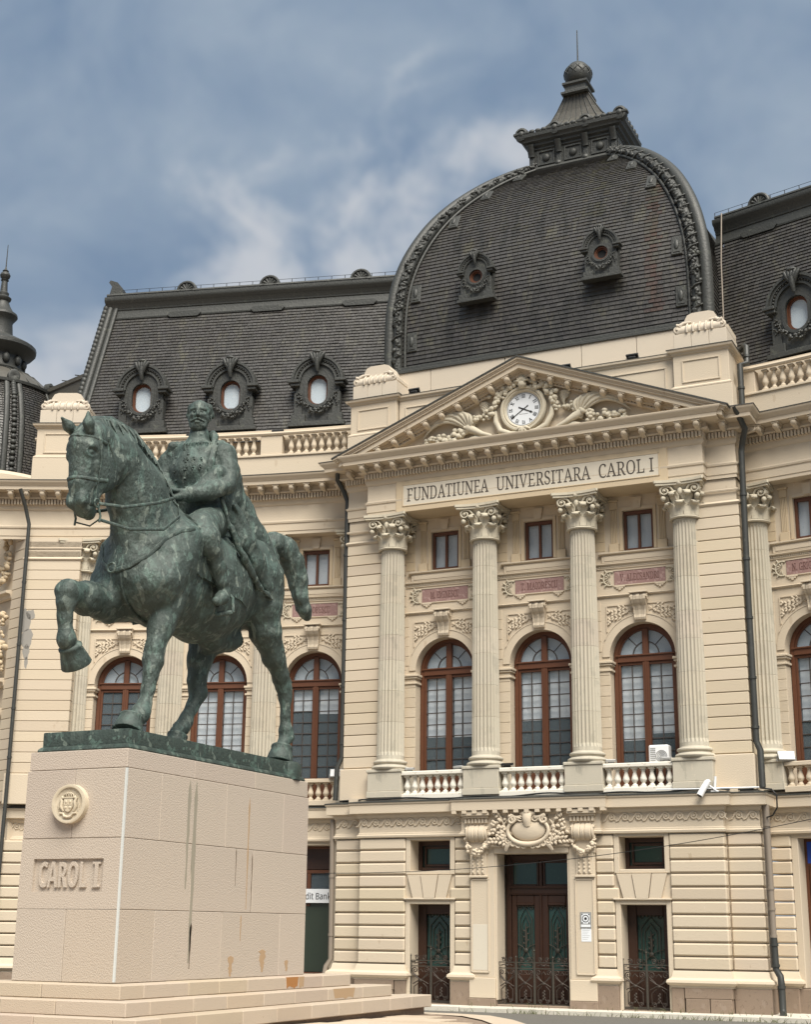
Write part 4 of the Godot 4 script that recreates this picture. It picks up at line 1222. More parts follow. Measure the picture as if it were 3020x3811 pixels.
func side_door(base: Node, s: float) -> void:
	var c := s * 3.015
	var b := MB.new()
	for q in [[-0.61, -0.35, -0.36, 2.25], [0.36, -0.35, 0.61, 2.25], [-0.36, 1.98, 0.36, 2.25], [-0.36, -0.35, 0.36, 0.6]]:
		b.box(Vector3(c + q[0], q[1], -0.32), Vector3(c + q[2], q[3], -0.18), 0.015)
	b.box(Vector3(c - 0.3, -0.2, -0.18), Vector3(c + 0.3, 0.5, -0.15), 0.02)
	var d := put("side_door", b.mesh(), M.wood_dark, lib)
	b = MB.new(); b.box(Vector3(c - 0.36, 0.6, -0.3), Vector3(c + 0.36, 1.98, -0.28)); put("door_pane", b.mesh(), M.door_glass, d)
	b = MB.new(); grille(b, Vector3(c, 1.29, -0.25), 0.72, 1.38); put("door_grille", b.mesh(), M.iron, d)
	b = MB.new(); b.box(Vector3(c - 0.7, -0.5, -0.6), Vector3(c + 0.7, 2.5, -0.5)); put("room", b.mesh(), M.dark, d)
	b = MB.new(); b.box(Vector3(c - 0.62, -0.6, -0.4), Vector3(c + 0.62, -0.34, 0.5), 0.01); put("door_step", b.mesh(), M.plinth, d)

func grille(b: MB, c: Vector3, w: float, h: float) -> void:
	# wrought-iron ornament over a door pane
	var x := w * 0.5; var y := h * 0.5
	var th := 0.013
	b.tube([c + Vector3(-x * 0.7, -y, 0), c + Vector3(-x * 0.7, y * 0.55, 0), c + Vector3(0, y * 0.95, 0), c + Vector3(x * 0.7, y * 0.55, 0), c + Vector3(x * 0.7, -y, 0)], [th], 5)
	b.tube([c + Vector3(-x * 0.45, -y * 0.35, 0), c + Vector3(-x * 0.45, y * 0.4, 0), c + Vector3(0, y * 0.7, 0), c + Vector3(x * 0.45, y * 0.4, 0), c + Vector3(x * 0.45, -y * 0.35, 0)], [th], 5)
	for s in [-1.0, 1.0]:
		b.tube([c + Vector3(s * x, -y, 0), c + Vector3(s * x * 0.2, -y * 0.5, 0.02), c + Vector3(0, -y * 0.42, 0.03), c + Vector3(-s * x * 0.4, -y * 0.3, 0.02), c + Vector3(-s * x, -y * 0.22, 0)], [th], 5)
		b.tube(spiral_pts(c + Vector3(s * x * 0.55, -y * 0.72, 0), Vector3(s, 0, 0), Vector3.UP, 0.09, 0.02, 1.2, 0.0, 14), [0.01], 4)
		b.tube(spiral_pts(c + Vector3(s * x * 0.7, y * 0.93, 0), Vector3(s, 0, 0), Vector3.UP, 0.07, 0.015, 1.2, 0.0, 14), [0.01], 4)
	b.tube([c + Vector3(0, -y * 0.42, 0.02), c + Vector3(0.01, y * 0.0, 0.03), c + Vector3(0, y * 0.45, 0.01)], [0.02, 0.045, 0.01], 6)
	for k in 6:
		var a := 0.5 + 0.1 * k
		b.blob(c + Vector3(0.05 * (1 if k % 2 else -1), -y * 0.2 + y * 0.1 * k, 0.02), Vector3(0.045, 0.025, 0.015), Basis(Vector3.BACK, 0.6 * (1 if k % 2 else -1)), 6, 4)
	b.blob(c + Vector3(0, -y * 0.42, 0.03), Vector3(0.07, 0.07, 0.03), Basis.IDENTITY, 8, 4)
	for k in 7:
		b.blob(c + Vector3(lerpf(-x * 0.8, x * 0.8, k / 6.0), y * 0.98, 0.01), Vector3(0.04, 0.03, 0.02), Basis.IDENTITY, 6, 4)

func main_door(base: Node) -> void:
	var z := -0.22
	var b := MB.new()
	for q in [[-1.0, -0.3, -0.86, 3.56], [0.86, -0.3, 1.0, 3.56], [-0.86, 3.4, 0.86, 3.56], [-0.86, 2.52, 0.86, 2.72], [-0.045, 2.72, 0.045, 3.4]]:
		b.box(Vector3(q[0], q[1], z - 0.14), Vector3(q[2], q[3], z), 0.015)
	b.box(Vector3(-0.9, 2.68, z), Vector3(0.9, 2.73, z + 0.06), 0.012); b.box(Vector3(-0.9, 2.50, z), Vector3(0.9, 2.53, z + 0.03), 0.01)
	for s in [-1.0, 1.0]:
		for q in [[0.06, 2.72, 0.12, 3.4], [0.8, 2.72, 0.86, 3.4], [0.12, 2.72, 0.8, 2.78], [0.12, 3.34, 0.8, 3.4]]:
			b.box(Vector3(minf(s * q[0], s * q[2]), q[1], z - 0.1), Vector3(maxf(s * q[0], s * q[2]), q[3], z - 0.02), 0.012)
	var d := put("main_door", b.mesh(), M.wood_dark, lib)
	for s in [-1.0, 1.0]:
		b = MB.new()
		for q in [[0.01, -0.3, 0.2, 2.5], [0.7, -0.3, 0.85, 2.5], [0.2, 2.22, 0.7, 2.5], [0.2, -0.3, 0.7, 0.55]]:
			b.box(Vector3(minf(s * q[0], s * q[2]), q[1], z - 0.12), Vector3(maxf(s * q[0], s * q[2]), q[3], z - 0.01), 0.018)
		b.box(Vector3(minf(s * 0.26, s * 0.64), -0.15, z - 0.02), Vector3(maxf(s * 0.26, s * 0.64), 0.45, z + 0.02), 0.02)
		b.box(Vector3(minf(s * 0.2, s * 0.7), 2.22, z - 0.02), Vector3(maxf(s * 0.2, s * 0.7), 2.30, z + 0.03), 0.02)
		if s > 0: b.box(Vector3(-0.03, -0.3, z - 0.01), Vector3(0.03, 2.5, z + 0.04), 0.015)
		var lf := put("door_leaf", b.mesh(), M.wood_dark, d)
		b = MB.new(); b.box(Vector3(minf(s * 0.2, s * 0.7), 0.55, z - 0.1), Vector3(maxf(s * 0.2, s * 0.7), 2.22, z - 0.08)); put("door_pane", b.mesh(), M.door_glass, d)
		b = MB.new(); grille(b, Vector3(s * 0.45, 1.4, z - 0.04), 0.5, 1.64); put("door_grille", b.mesh(), M.iron, d)
		b = MB.new(); b.box(Vector3(minf(s * 0.12, s * 0.8), 2.78, z - 0.08), Vector3(maxf(s * 0.12, s * 0.8), 3.34, z - 0.06)); put("transom_pane", b.mesh(), M.door_glass, d)
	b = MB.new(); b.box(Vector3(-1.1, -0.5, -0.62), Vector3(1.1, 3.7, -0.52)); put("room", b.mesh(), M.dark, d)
	b = MB.new(); b.box(Vector3(-1.02, -0.6, -0.5), Vector3(1.02, -0.3, 0.5), 0.012); put("door_step", b.mesh(), M.plinth, d)

func portal_bracket(base: Node, s: float) -> void:
	var b := MB.new()
	var c := s * 1.51
	# cap with small dentils
	b.box(Vector3(c - 0.40, 4.56, 0.3), Vector3(c + 0.40, 4.68, 0.78), 0.01)
	b.box(Vector3(c - 0.36, 4.50, 0.3), Vector3(c + 0.36, 4.56, 0.72), 0.01)
	b.box(Vector3(c - 0.33, 4.36, 0.3), Vector3(c + 0.33, 4.50, 0.62))
	for k in 7: b.box(Vector3(c - 0.345 + 0.1 * k, 4.37, 0.6), Vector3(c - 0.285 + 0.1 * k, 4.49, 0.68))
	# drum: a wide roll with ribs
	b.xf = Transform3D(Basis(Vector3.BACK, PI / 2), Vector3(c + 0.31, 4.1, 0.52))
	b.lathe(V2([0.0, 0.0, 0.19, 0.0, 0.22, 0.02, 0.22, 0.05, 0.2, 0.06, 0.235, 0.09, 0.24, 0.22, 0.215, 0.25, 0.235, 0.27, 0.235, 0.35, 0.215, 0.37, 0.24, 0.4, 0.235, 0.53, 0.2, 0.56, 0.22, 0.57, 0.22, 0.6, 0.19, 0.62, 0.0, 0.62]), 20)
	b.xf = Transform3D.IDENTITY
	b.box(Vector3(c - 0.28, 3.55, 0.4), Vector3(c + 0.28, 4.36, 0.56), 0.01)
	for e in [-1.0, 1.0]:
		b.tube(spiral_pts(Vector3(c + e * 0.315, 4.1, 0.52), Vector3.BACK, Vector3.UP, 0.2, 0.03, 1.7, 0.5, 22), [0.022, 0.02, 0.016], 5)
	var o := put("portal_bracket", b.mesh(), M.cream, base)
	# flower garland hanging under the roll
	var g := MB.new()
	var r := RandomNumberGenerator.new(); r.seed = 31 if s > 0 else 32
	for k in 46:
		var t := r.randf()
		var a := PI * (1.0 + t)
		var p := Vector3(c + cos(a) * 0.31, 3.93 + sin(a) * 0.34, 0.56 + 0.1 * sin(PI * t)) + Vector3(r.randfn(0, 0.03), r.randfn(0, 0.035), r.randf() * 0.05)
		var q := r.randf_range(0.035, 0.07)
		g.blob(p, Vector3(q, q * 0.85, q * 0.8), Basis(Vector3(r.randf(), r.randf(), r.randf()).normalized(), r.randf() * 3), 6, 4)
	put("garland", g.mesh(), M.cream, base)
	# three hanging strings of drops
	var h := MB.new()
	h.box(Vector3(c - 0.24, 2.98, 0.48), Vector3(c + 0.24, 3.56, 0.55), 0.01); h.box(Vector3(c - 0.27, 2.93, 0.48), Vector3(c + 0.27, 2.99, 0.585), 0.01)
	for i in 3:
		h.box(Vector3(c - 0.19 + 0.14 * i, 3.02, 0.54), Vector3(c - 0.09 + 0.14 * i, 3.5, 0.572), 0.008)
		for k in 5: h.blob(Vector3(c - 0.14 + 0.14 * i, 3.08 + 0.1 * k, 0.585), Vector3(0.024, 0.045, 0.024), Basis.IDENTITY, 6, 4)
	put("bracket_drop", h.mesh(), M.cream, base)

func cartouche(base: Node) -> void:
	var b := MB.new()
	var c := Vector3(0.0, 4.16, 0.66)
	# convex oval shield in a scrolled frame
	b.blob(c, Vector3(0.50, 0.30, 0.10), Basis.IDENTITY, 20, 10)
	var o := put("cartouche", b.mesh(), M.cream, base)
	b = MB.new()
	for s in [-1.0, 1.0]:
		var p := []
		for i in 18:
			var a := -PI * 0.5 + PI * 0.88 * i / 17.0
			p.append(c + Vector3(s * cos(a) * 0.58, sin(a) * 0.36 - 0.02, 0.06))
		p.append_array(spiral_pts(c + Vector3(s * 0.46, 0.27, 0.09), Vector3(s, 0, 0), Vector3.UP, 0.13, 0.02, 1.5, 0.9, 18))
		b.tube(p, [0.075, 0.075, 0.07, 0.065, 0.065, 0.06, 0.06, 0.06, 0.055, 0.055, 0.05, 0.05, 0.05, 0.05, 0.05, 0.05, 0.05, 0.05, 0.045, 0.04, 0.035], 8)
		var p2 := []
		for i in 12:
			var a := -PI * 0.42 + PI * 0.62 * i / 11.0
			p2.append(c + Vector3(s * cos(a) * 0.74, sin(a) * 0.46 + 0.0, 0.02))
		b.tube(p2, [0.03, 0.05, 0.055, 0.05, 0.05, 0.045, 0.04, 0.04, 0.035, 0.03, 0.03, 0.02], 7)
		for k in 4:
			b.tube(spiral_pts(c + Vector3(s * (0.12 + 0.15 * k), -0.42 + 0.035 * k * k * 0.4, 0.06), Vector3(s, 0, 0), Vector3.DOWN, 0.085, 0.02, 1.0, -1.2, 12), [0.04, 0.035, 0.025], 6)
	put("cartouche_frame", b.mesh(), M.cream, base)
	b = MB.new()
	b.xf = T3(0, 4.5, 0.66) * Transform3D(Basis.from_scale(Vector3(0.72, 0.55, 0.62)))
	var k2 := MB.new()
	b.tube([Vector3(-0.26, 0.16, 0.0), Vector3(0, 0.2, 0.12), Vector3(0.26, 0.16, 0.0)], [0.12, 0.15, 0.12], 8)
	b.tube([Vector3(0, 0.2, 0.1), Vector3(0, 0.0, 0.24), Vector3(0, -0.25, 0.2), Vector3(0, -0.45, 0.14)], [0.2, 0.19, 0.16, 0.12], 8, [0.1, 0.1, 0.08, 0.06], Vector3.RIGHT)
	for s in [-1.0, 1.0]: b.tube(spiral_pts(Vector3(s * 0.3, -0.1, 0.12), Vector3(s, 0, 0), Vector3.UP, 0.16, 0.03, 1.4, 0.4, 16), [0.06, 0.05, 0.04], 6)
	b.xf = Transform3D.IDENTITY
	put("cartouche_crest", b.mesh(), M.cream, base)
	# laurel and oak sprays either side
	b = MB.new()
	var r := RandomNumberGenerator.new(); r.seed = 77
	for s in [-1.0, 1.0]:
		for st in 4:
			var a0 := -0.15 + 0.4 * st
			var p0 := c + Vector3(s * 0.48, -0.34, 0.0)
			var p1 := c + Vector3(s * (0.72 + 0.16 * cos(a0)), -0.26 + 0.21 * st, 0.03)
			var p2 := c + Vector3(s * (0.86 + 0.20 * cos(a0 * 1.3)), -0.28 + 0.25 * st, 0.02)
			b.tube([p0, p1, p2], [0.03, 0.026, 0.012], 5)
			for i in 9:
				var t := 0.25 + 0.75 * i / 8.0
				var q := p0.lerp(p1, minf(t * 1.5, 1.0)) if t < 0.66 else p1.lerp(p2, (t - 0.66) / 0.34)
				var dr := Vector3(s * (0.4 + r.randf() * 0.6), (1.0 if i % 2 else -1.0) * (0.4 + r.randf() * 0.6), 0).normalized()
				var L := r.randf_range(0.1, 0.17)
				b.tube([q, q + dr * L * 0.4 + Vector3(0, 0, 0.05), q + dr * L * 0.75 + Vector3(0, 0, 0.06), q + dr * L + Vector3(0, 0, 0.01)], [0.014, 0.045, 0.036, 0.005], 6, [0.012, 0.02, 0.018, 0.005], Vector3(-dr.y, dr.x, 0))
		for k in 9: b.blob(c + Vector3(s * (0.66 + r.randf() * 0.3), -0.3 + r.randf() * 0.65, 0.05), Vector3(0.045, 0.045, 0.04), Basis.IDENTITY, 6, 5)
		b.tube([c + Vector3(s * 0.5, -0.33, 0.05), c + Vector3(s * 0.60, -0.42, 0.06), c + Vector3(s * 0.66, -0.54, 0.0)], [0.05, 0.07, 0.05], 6, [0.02, 0.02, 0.015], Vector3.RIGHT)
	put("foliage_relief", b.mesh(), M.cream, base)

func build_pediment(en: Node) -> void:
	var ax := 17.62; var ex := 5.98; var ey := 15.27
	var slope := (ax - ey) / ex
	var ca := 1.0 / sqrt(1.0 + slope * slope)
	var band := func(d0: float, d1: float, xe: float) -> PackedVector2Array:
		var o0: float = d0 / ca; var o1: float = d1 / ca
		return PackedVector2Array([Vector2(-xe, ax - o1 - slope * xe), Vector2(0, ax - o1), Vector2(xe, ax - o1 - slope * xe), Vector2(xe, ax - o0 - slope * xe), Vector2(0, ax - o0), Vector2(-xe, ax - o0 - slope * xe)])
	var b := MB.new()
	for q in [[0.02, 0.07, 1.12, 6.0], [0.07, 0.11, 1.08, 5.94], [0.11, 0.16, 1.05, 5.9], [0.16, 0.30, 1.00, 5.84], [0.30, 0.34, 0.80, 5.3], [0.34, 0.42, 0.74, 5.1], [0.46, 0.50, 0.68, 4.6]]:
		b.prism(band.call(q[0], q[1], q[3]), 0.2, q[2])
	b.prism(PackedVector2Array([Vector2(-5.5, 15.25), Vector2(5.5, 15.25), Vector2(0, 17.3)]), 0.2, 0.5)
	var pd := put("pediment", b.mesh(), M.cream, lib)
	b = MB.new(); b.prism(band.call(-0.02, 0.02, 6.04), -0.1, 1.15); put("roof_flashing", b.mesh(), M.lead, pd)
	# raking dentils and modillions
	b = MB.new()
	for s in [-1.0, 1.0]:
		var ang: float = atan(slope) * -s
		for k in 46:
			var x: float = s * (0.25 + 0.095 * k)
			b.xf = Transform3D(Basis(Vector3.BACK, ang), Vector3(x, ax - absf(x) * slope - 0.46 / ca, 0.5))
			b.box(Vector3(-0.031, 0, 0), Vector3(0.031, 0.05, 0.2)) if false else b.box(Vector3(-0.031, -0.02, 0), Vector3(0.031, 0.09, 0.17))
		for k in 9:
			var x: float = s * (0.45 + 0.52 * k)
			put("modillion", S.modillion, M.cream, pd, Transform3D(Basis(Vector3.BACK, ang), Vector3(x, ax - absf(x) * slope - 0.30 / ca, 0.62)))
	b.xf = Transform3D.IDENTITY
	put("dentils", b.mesh(), M.cream, pd).set_meta("kind", "stuff")
	clock(Vector3(-0.02, 16.17, 0.5))
	pediment_relief(pd)

func clock(c: Vector3) -> void:
	var b := MB.new()
	b.xf = Transform3D(Basis(Vector3.RIGHT, PI / 2), c)
	b.lathe(V2([0.70, 0.0, 0.72, 0.05, 0.72, 0.12, 0.68, 0.17, 0.62, 0.17, 0.60, 0.13, 0.57, 0.15, 0.54, 0.13, 0.52, 0.08, 0.52, 0.05]), 40)
	var k := put("clock", b.mesh(), M.carved, lib)
	k.set_meta("label", "round pediment clock with white dial and black Roman numerals")
	b = MB.new()
	b.xf = Transform3D(Basis(Vector3.RIGHT, PI / 2), c)
	b.lathe(V2([0.53, 0.0, 0.53, 0.06, 0.0, 0.062]), 40)
	put("dial", b.mesh(), M.flat_white, k)
	b = MB.new()
	b.xf = Transform3D(Basis(Vector3.RIGHT, PI / 2), c)
	b.lathe(V2([0.49, 0.063, 0.50, 0.063, 0.50, 0.066, 0.49, 0.066, 0.49, 0.063]), 40)
	b.xf = Transform3D.IDENTITY
	put("minute_ring", b.mesh(), M.black, k)
	var nums := ["XII", "I", "II", "III", "IIII", "V", "VI", "VII", "VIII", "IX", "X", "XI"]
	for i in 12:
		var a := TAU * i / 12.0
		var tm := text_mesh(nums[i], "Droid Serif", 0.105, 0.004, true)
		var w: float = clampf(0.105 / tm[1], 0.5, 1.0) if tm[1] > 0.105 else 1.0
		put("numeral", tm[0], M.black, k, Transform3D(Basis(Vector3.BACK, -a) * Basis.from_scale(Vector3(w, 1, 1)), c + Vector3(sin(a) * 0.40, cos(a) * 0.40, 0.065)))
	var f := c + Vector3(0, 0, 0.075)
	for h in [[116.0, 0.30, 0.016], [236.0, 0.44, 0.012]]:
		var a := deg_to_rad(h[0])
		var d := Vector3(sin(a), cos(a), 0)
		b = MB.new()
		b.tube([f - d * 0.15, f, f + d * h[1]], [h[2], h[2] * 1.2, h[2] * 0.8], 4, [0.005], Vector3(-d.y, d.x, 0))
		b.tube([f + d * (h[1] - 0.1), f + d * (h[1] - 0.06), f + d * (h[1] + 0.02)], [0.008, 0.034, 0.003], 4, [0.005], Vector3(-d.y, d.x, 0))
		b.blob(f - d * 0.15, Vector3(0.024, 0.024, 0.006), Basis.IDENTITY, 8, 4)
		put("clock_hand", b.mesh(), M.black, k)
	var sg := MB.new()
	for i in 14: sg.box(c + Vector3(-0.13 + 0.019 * i, -0.16, 0.062), c + Vector3(-0.12 + 0.019 * i, -0.14 + 0.004 * (i % 3), 0.066))
	put("maker_line", sg.mesh(), M.grey, k)

func fruit_garland(b: MB, pts: Array, rad: float, n: int, r: RandomNumberGenerator) -> void:
	for k in n:
		var t := float(k) / n * (pts.size() - 1)
		var i := mini(int(t), pts.size() - 2)
		var p: Vector3 = pts[i].lerp(pts[i + 1], t - i)
		var fat := rad * (0.75 + 0.45 * sin(PI * float(k) / n))
		p += Vector3(r.randfn(0, fat * 0.5), r.randfn(0, fat * 0.5), r.randf() * fat * 0.7)
		var q := fat * r.randf_range(0.38, 0.62)
		b.blob(p, Vector3(q, q * r.randf_range(0.75, 1.0), q), Basis(Vector3(r.randf(), r.randf(), 0.3).normalized(), r.randf() * 3), 7, 5)

func pediment_relief(pd: Node) -> void:
	var r := RandomNumberGenerator.new(); r.seed = 9
	var z := 0.56
	for s in [-1.0, 1.0]:
		# garland over the clock and down beside it, then running out low to the corner
		var b := MB.new()
		fruit_garland(b, [Vector3(s * 0.15, 17.0, 0.62), Vector3(s * 0.52, 16.86, 0.62), Vector3(s * 0.80, 16.58, 0.62), Vector3(s * 0.93, 16.25, 0.62), Vector3(s * 1.10, 15.95, 0.62)], 0.13, 60, r)
		fruit_garland(b, [Vector3(s * 1.25, 16.0, 0.6), Vector3(s * 1.55, 16.02, 0.6), Vector3(s * 1.75, 15.84, 0.6), Vector3(s * 2.05, 15.60, 0.6), Vector3(s * 2.5, 15.50, 0.6), Vector3(s * 2.86, 15.62, 0.6), Vector3(s * 3.1, 15.40, 0.6)], 0.14, 90, r)
		put("fruit_garland", b.mesh(), M.carved, pd)
		# palm fronds: curved leaves fanning up and out
		b = MB.new()
		var root := Vector3(s * 1.7, 15.72, z)
		for k in 10:
			var a := 0.10 + 0.155 * k
			var L := lerpf(1.5, 0.72, k / 9.0)
			var dr := Vector3(s * cos(a), sin(a) * 0.80, 0)
			var nn := Vector3(-dr.y * s, dr.x * s, 0).normalized()
			var pts := []
			for i in 10:
				var t := i / 9.0
				pts.append(root + dr * L * t + nn * L * (0.22 * sin(PI * t * 0.8) - 0.24 * t * t * t) + Vector3(0, 0, 0.05 + 0.13 * sin(PI * t) + 0.03 * (k % 2)))
			b.tube(pts, [0.02, 0.032, 0.042, 0.05, 0.055, 0.055, 0.052, 0.045, 0.038, 0.02], 7)
		put("palm_frond", b.mesh(), M.carved, pd)
		b = MB.new()
		for k in 5:
			var a := 0.9 + 0.25 * k
			var pts := []
			var c := Vector3(s * (1.22 + 0.06 * k), 16.22 - 0.03 * k, z)
			for i in 10:
				var t := i / 9.0
				pts.append(c + Vector3(s * cos(a + t * 1.4) * 0.30 * (1 - 0.3 * t), sin(a + t * 1.4) * 0.30, 0.06 * sin(PI * t)))
			b.tube(pts, [0.03, 0.05, 0.055, 0.05, 0.045, 0.04, 0.035, 0.03, 0.02, 0.01], 6)
		# scroll under the clock and the horn
		var p := [Vector3(s * 0.12, 15.42, 0.64), Vector3(s * 0.4, 15.42, 0.66), Vector3(s * 0.72, 15.56, 0.66), Vector3(s * 0.86, 15.86, 0.64), Vector3(s * 0.88, 16.2, 0.62)]
		b.tube(p, [0.06, 0.085, 0.095, 0.085, 0.05], 8)
		b.tube([Vector3(s * 1.0, 15.46, 0.62), Vector3(s * 1.3, 15.55, 0.66), Vector3(s * 1.5, 15.66, 0.66), Vector3(s * 1.75, 15.80, 0.62)], [0.05, 0.08, 0.11, 0.15], 8)
		b.tube([Vector3(s * 0.95, 15.36, 0.6), Vector3(s * 1.5, 15.42, 0.66), Vector3(s * 1.95, 15.36, 0.6)], [0.09, 0.14, 0.06], 6, [0.03, 0.04, 0.03], Vector3.UP)
		b.tube([Vector3(s * 1.9, 15.40, 0.58), Vector3(s * 2.3, 15.34, 0.64), Vector3(s * 2.75, 15.36, 0.58)], [0.05, 0.09, 0.02], 6, [0.03, 0.035, 0.02], Vector3.UP)
		put("scroll_relief", b.mesh(), M.carved, pd)
	var m := MB.new()   # shell crest at the top, mask below
	for k in 7:
		var a := PI * (0.12 + 0.127 * k)
		m.tube([Vector3(0, 16.92, 0.70), Vector3(cos(a) * 0.12, 16.92 + sin(a) * 0.13, 0.80), Vector3(cos(a) * 0.2, 16.92 + sin(a) * 0.24, 0.72)], [0.03, 0.05, 0.04], 6)
	m.blob(Vector3(0, 16.88, 0.72), Vector3(0.14, 0.12, 0.12), Basis.IDENTITY, 9, 6)
	for k in 5:
		var a := PI * (1.1 + 0.2 * k)
		m.tube([Vector3(0, 15.58, 0.68), Vector3(cos(a) * 0.12, 15.56 + sin(a) * 0.12, 0.76), Vector3(cos(a) * 0.22, 15.56 + sin(a) * 0.2, 0.68)], [0.04, 0.06, 0.03], 6)
	put("crest_relief", m.mesh(), M.carved, pd)

func attic_pier(xf: Transform3D, w: float, depth: float) -> void:
	# pedestal block with cornice, cap stones and a scrolled top; local x centre, z 0 front, y 0 at 15.3
	var b := MB.new()
	b.box(Vector3(-w, 0, -depth), Vector3(w, 0.92, 0.06), 0.012)
	b.box(Vector3(-w + 0.07, 0.92, -depth), Vector3(w - 0.07, 1.96, 0.0), 0.012)
	var o := put("attic_pier", b.mesh(), M.cream, lib, xf)
	b = MB.new()
	b.sweep(V2([0, 1.94, 0.04, 1.96, 0.05, 2.0, 0.12, 2.03, 0.14, 2.08, 0.14, 2.1]), path([[-w + 0.07, -depth], [-w + 0.07, 0], [w - 0.07, 0], [w - 0.07, -depth]]))
	b.sweep(V2([0, 0.92, 0.06, 0.93, 0.06, 0.97, 0.0, 1.02]), path([[-w + 0.07, -depth], [-w + 0.07, 0], [w - 0.07, 0], [w - 0.07, -depth]]))
	for q in [[-w + 0.32, 1.10, w - 0.32, 1.14], [-w + 0.32, 1.74, w - 0.32, 1.78], [-w + 0.32, 1.14, -w + 0.36, 1.74], [w - 0.36, 1.14, w - 0.32, 1.74]]:
		b.box(Vector3(q[0], q[1], -0.01), Vector3(q[2], q[3], 0.028), 0.006)
	put("pier_cornice", b.mesh(), M.cream, o)
	b = MB.new(); b.sweep(V2([0.155, 2.095, 0.155, 2.115, -0.1, 2.16]), path([[-w + 0.07, -depth], [-w + 0.07, 0], [w - 0.07, 0], [w - 0.07, -depth]])); put("flashing", b.mesh(), M.lead, o)
	var n := 3
	for k in n:
		b = MB.new()
		var g := rng.randf_range(0.95, 1.06)
		b.col = Color(g, g, g)
		var x0 := lerpf(-w + 0.1, w - 0.1, float(k) / n); var x1 := lerpf(-w + 0.1, w - 0.1, float(k + 1) / n)
		b.box(Vector3(x0 + 0.004, 2.1, -depth + 0.1), Vector3(x1 - 0.004, 2.62, -0.05), 0.01)
		put("cap_stone", b.mesh(), M.pale, o)
	# scrolled top: ribs swelling outward with a volute at each corner
	b = MB.new()
	var prof := V2([0, 2.62, 0.05, 2.63, 0.09, 2.70, 0.08, 2.78, 0.03, 2.86, -0.06, 2.92, -0.13, 2.95])
	b.sweep(prof, path([[-w + 0.3, -depth + 0.2], [-w + 0.3, -0.12], [w - 0.3, -0.12], [w - 0.3, -depth + 0.2]]))
	b.box(Vector3(-w + 0.36, 2.62, -depth + 0.25), Vector3(w - 0.36, 2.95, -0.2))
	var tp := PackedVector2Array([Vector2(-w + 0.38, 2.94), Vector2(w - 0.38, 2.94), Vector2(w - 0.40, 3.1), Vector2(w - 0.48, 3.24), Vector2(w - 0.62, 3.29), Vector2(-w + 0.62, 3.29), Vector2(-w + 0.48, 3.24), Vector2(-w + 0.40, 3.1)])
	b.prism(tp, -depth + 0.3, -0.24)
	for k in 5:
		var x := lerpf(-w + 0.5, w - 0.5, k / 4.0)
		b.tube([Vector3(x, 2.63, -0.03), Vector3(x, 2.72, -0.01), Vector3(x, 2.82, -0.04), Vector3(x, 2.93, -0.16)], [0.035], 5)
	for s in [-1.0, 1.0]:
		b.tube(spiral_pts(Vector3(s * (w - 0.22), 2.76, -0.08), Vector3(s, 0, 0.15).normalized(), Vector3.UP, 0.14, 0.02, 1.6, 1.4, 22), [0.06, 0.055, 0.05, 0.05, 0.05, 0.05, 0.045, 0.04], 7)
		b.blob(Vector3(s * (w - 0.22), 2.76, -0.07), Vector3(0.05, 0.05, 0.07), Basis.IDENTITY, 7, 5)
		b.tube([Vector3(s * (w - 0.3), 2.88, -0.1), Vector3(s * (w - 0.4), 2.96, -0.14), Vector3(s * (w - 0.6), 2.99, -0.2)], [0.07, 0.06, 0.03], 6)
		b.box(Vector3(minf(s * (w - 0.12), s * (w - 0.34)), 2.62, -depth + 0.2), Vector3(maxf(s * (w - 0.12), s * (w - 0.34)), 2.82, -0.12), 0.05)
	put("scroll_cap", b.mesh(), M.pale, o)

func build_attic() -> void:
	attic_pier(T3(-5.13, 15.3, 0.14), 0.86, 1.5)
	attic_pier(T3(5.13, 15.3, 0.14), 0.86, 1.5)
	var b := MB.new()
	b.box(Vector3(-4.3, 15.2, -0.9), Vector3(4.3, 17.28, 0.0))
	b.sweep(V2([0, 17.22, 0.04, 17.24, 0.05, 17.28, 0.10, 17.31, 0.11, 17.36, 0.11, 17.38, -0.3, 17.42]), path([[-4.3, 0.0], [4.3, 0.0]]))
	for q in [[-4.1, -1.2], [1.2, 4.1]]:
		for r in [[q[0], 16.97, q[1], 17.01], [q[0], 16.0, q[0] + 0.04, 16.97], [q[1] - 0.04, 16.0, q[1], 16.97]]:
			b.box(Vector3(r[0], r[1], -0.01), Vector3(r[2], r[3], 0.028), 0.006)
	var o := put("attic_wall", b.mesh(), M.cream, lib)
	b = MB.new(); b.sweep(V2([0.12, 17.375, 0.12, 17.39, -0.2, 17.43]), path([[-4.3, 0.0], [4.3, 0.0]])); put("flashing", b.mesh(), M.lead, o)
	var xs := [-5.35, -3.6, -1.1, 1.35, 3.05, 5.35]
	for k in 5:
		b = MB.new()
		var g := rng.randf_range(0.94, 1.05)
		b.col = Color(g, g, g)
		b.box(Vector3(xs[k] + 0.008, 17.2, -1.2), Vector3(xs[k + 1] - 0.008, 18.45, -0.75), 0.01)
		put("parapet_stone", b.mesh(), M.pale, o)
	b = MB.new(); b.box(Vector3(-5.6, 18.44, -1.35), Vector3(5.6, 18.55, -0.70), 0.02); b.box(Vector3(-5.5, 18.55, -1.35), Vector3(5.5, 18.72, -0.86), 0.02)
	put("gutter", b.mesh(), M.lead, o)
	b = MB.new(); b.box(Vector3(-5.7, 15.2, -8.5), Vector3(5.7, 18.5, -1.1)); put("roof_base", b.mesh(), M.cream, o)

# ---------------------------------------------------------------- curved wings
const RF := 38.57    # frieze radius of the wings

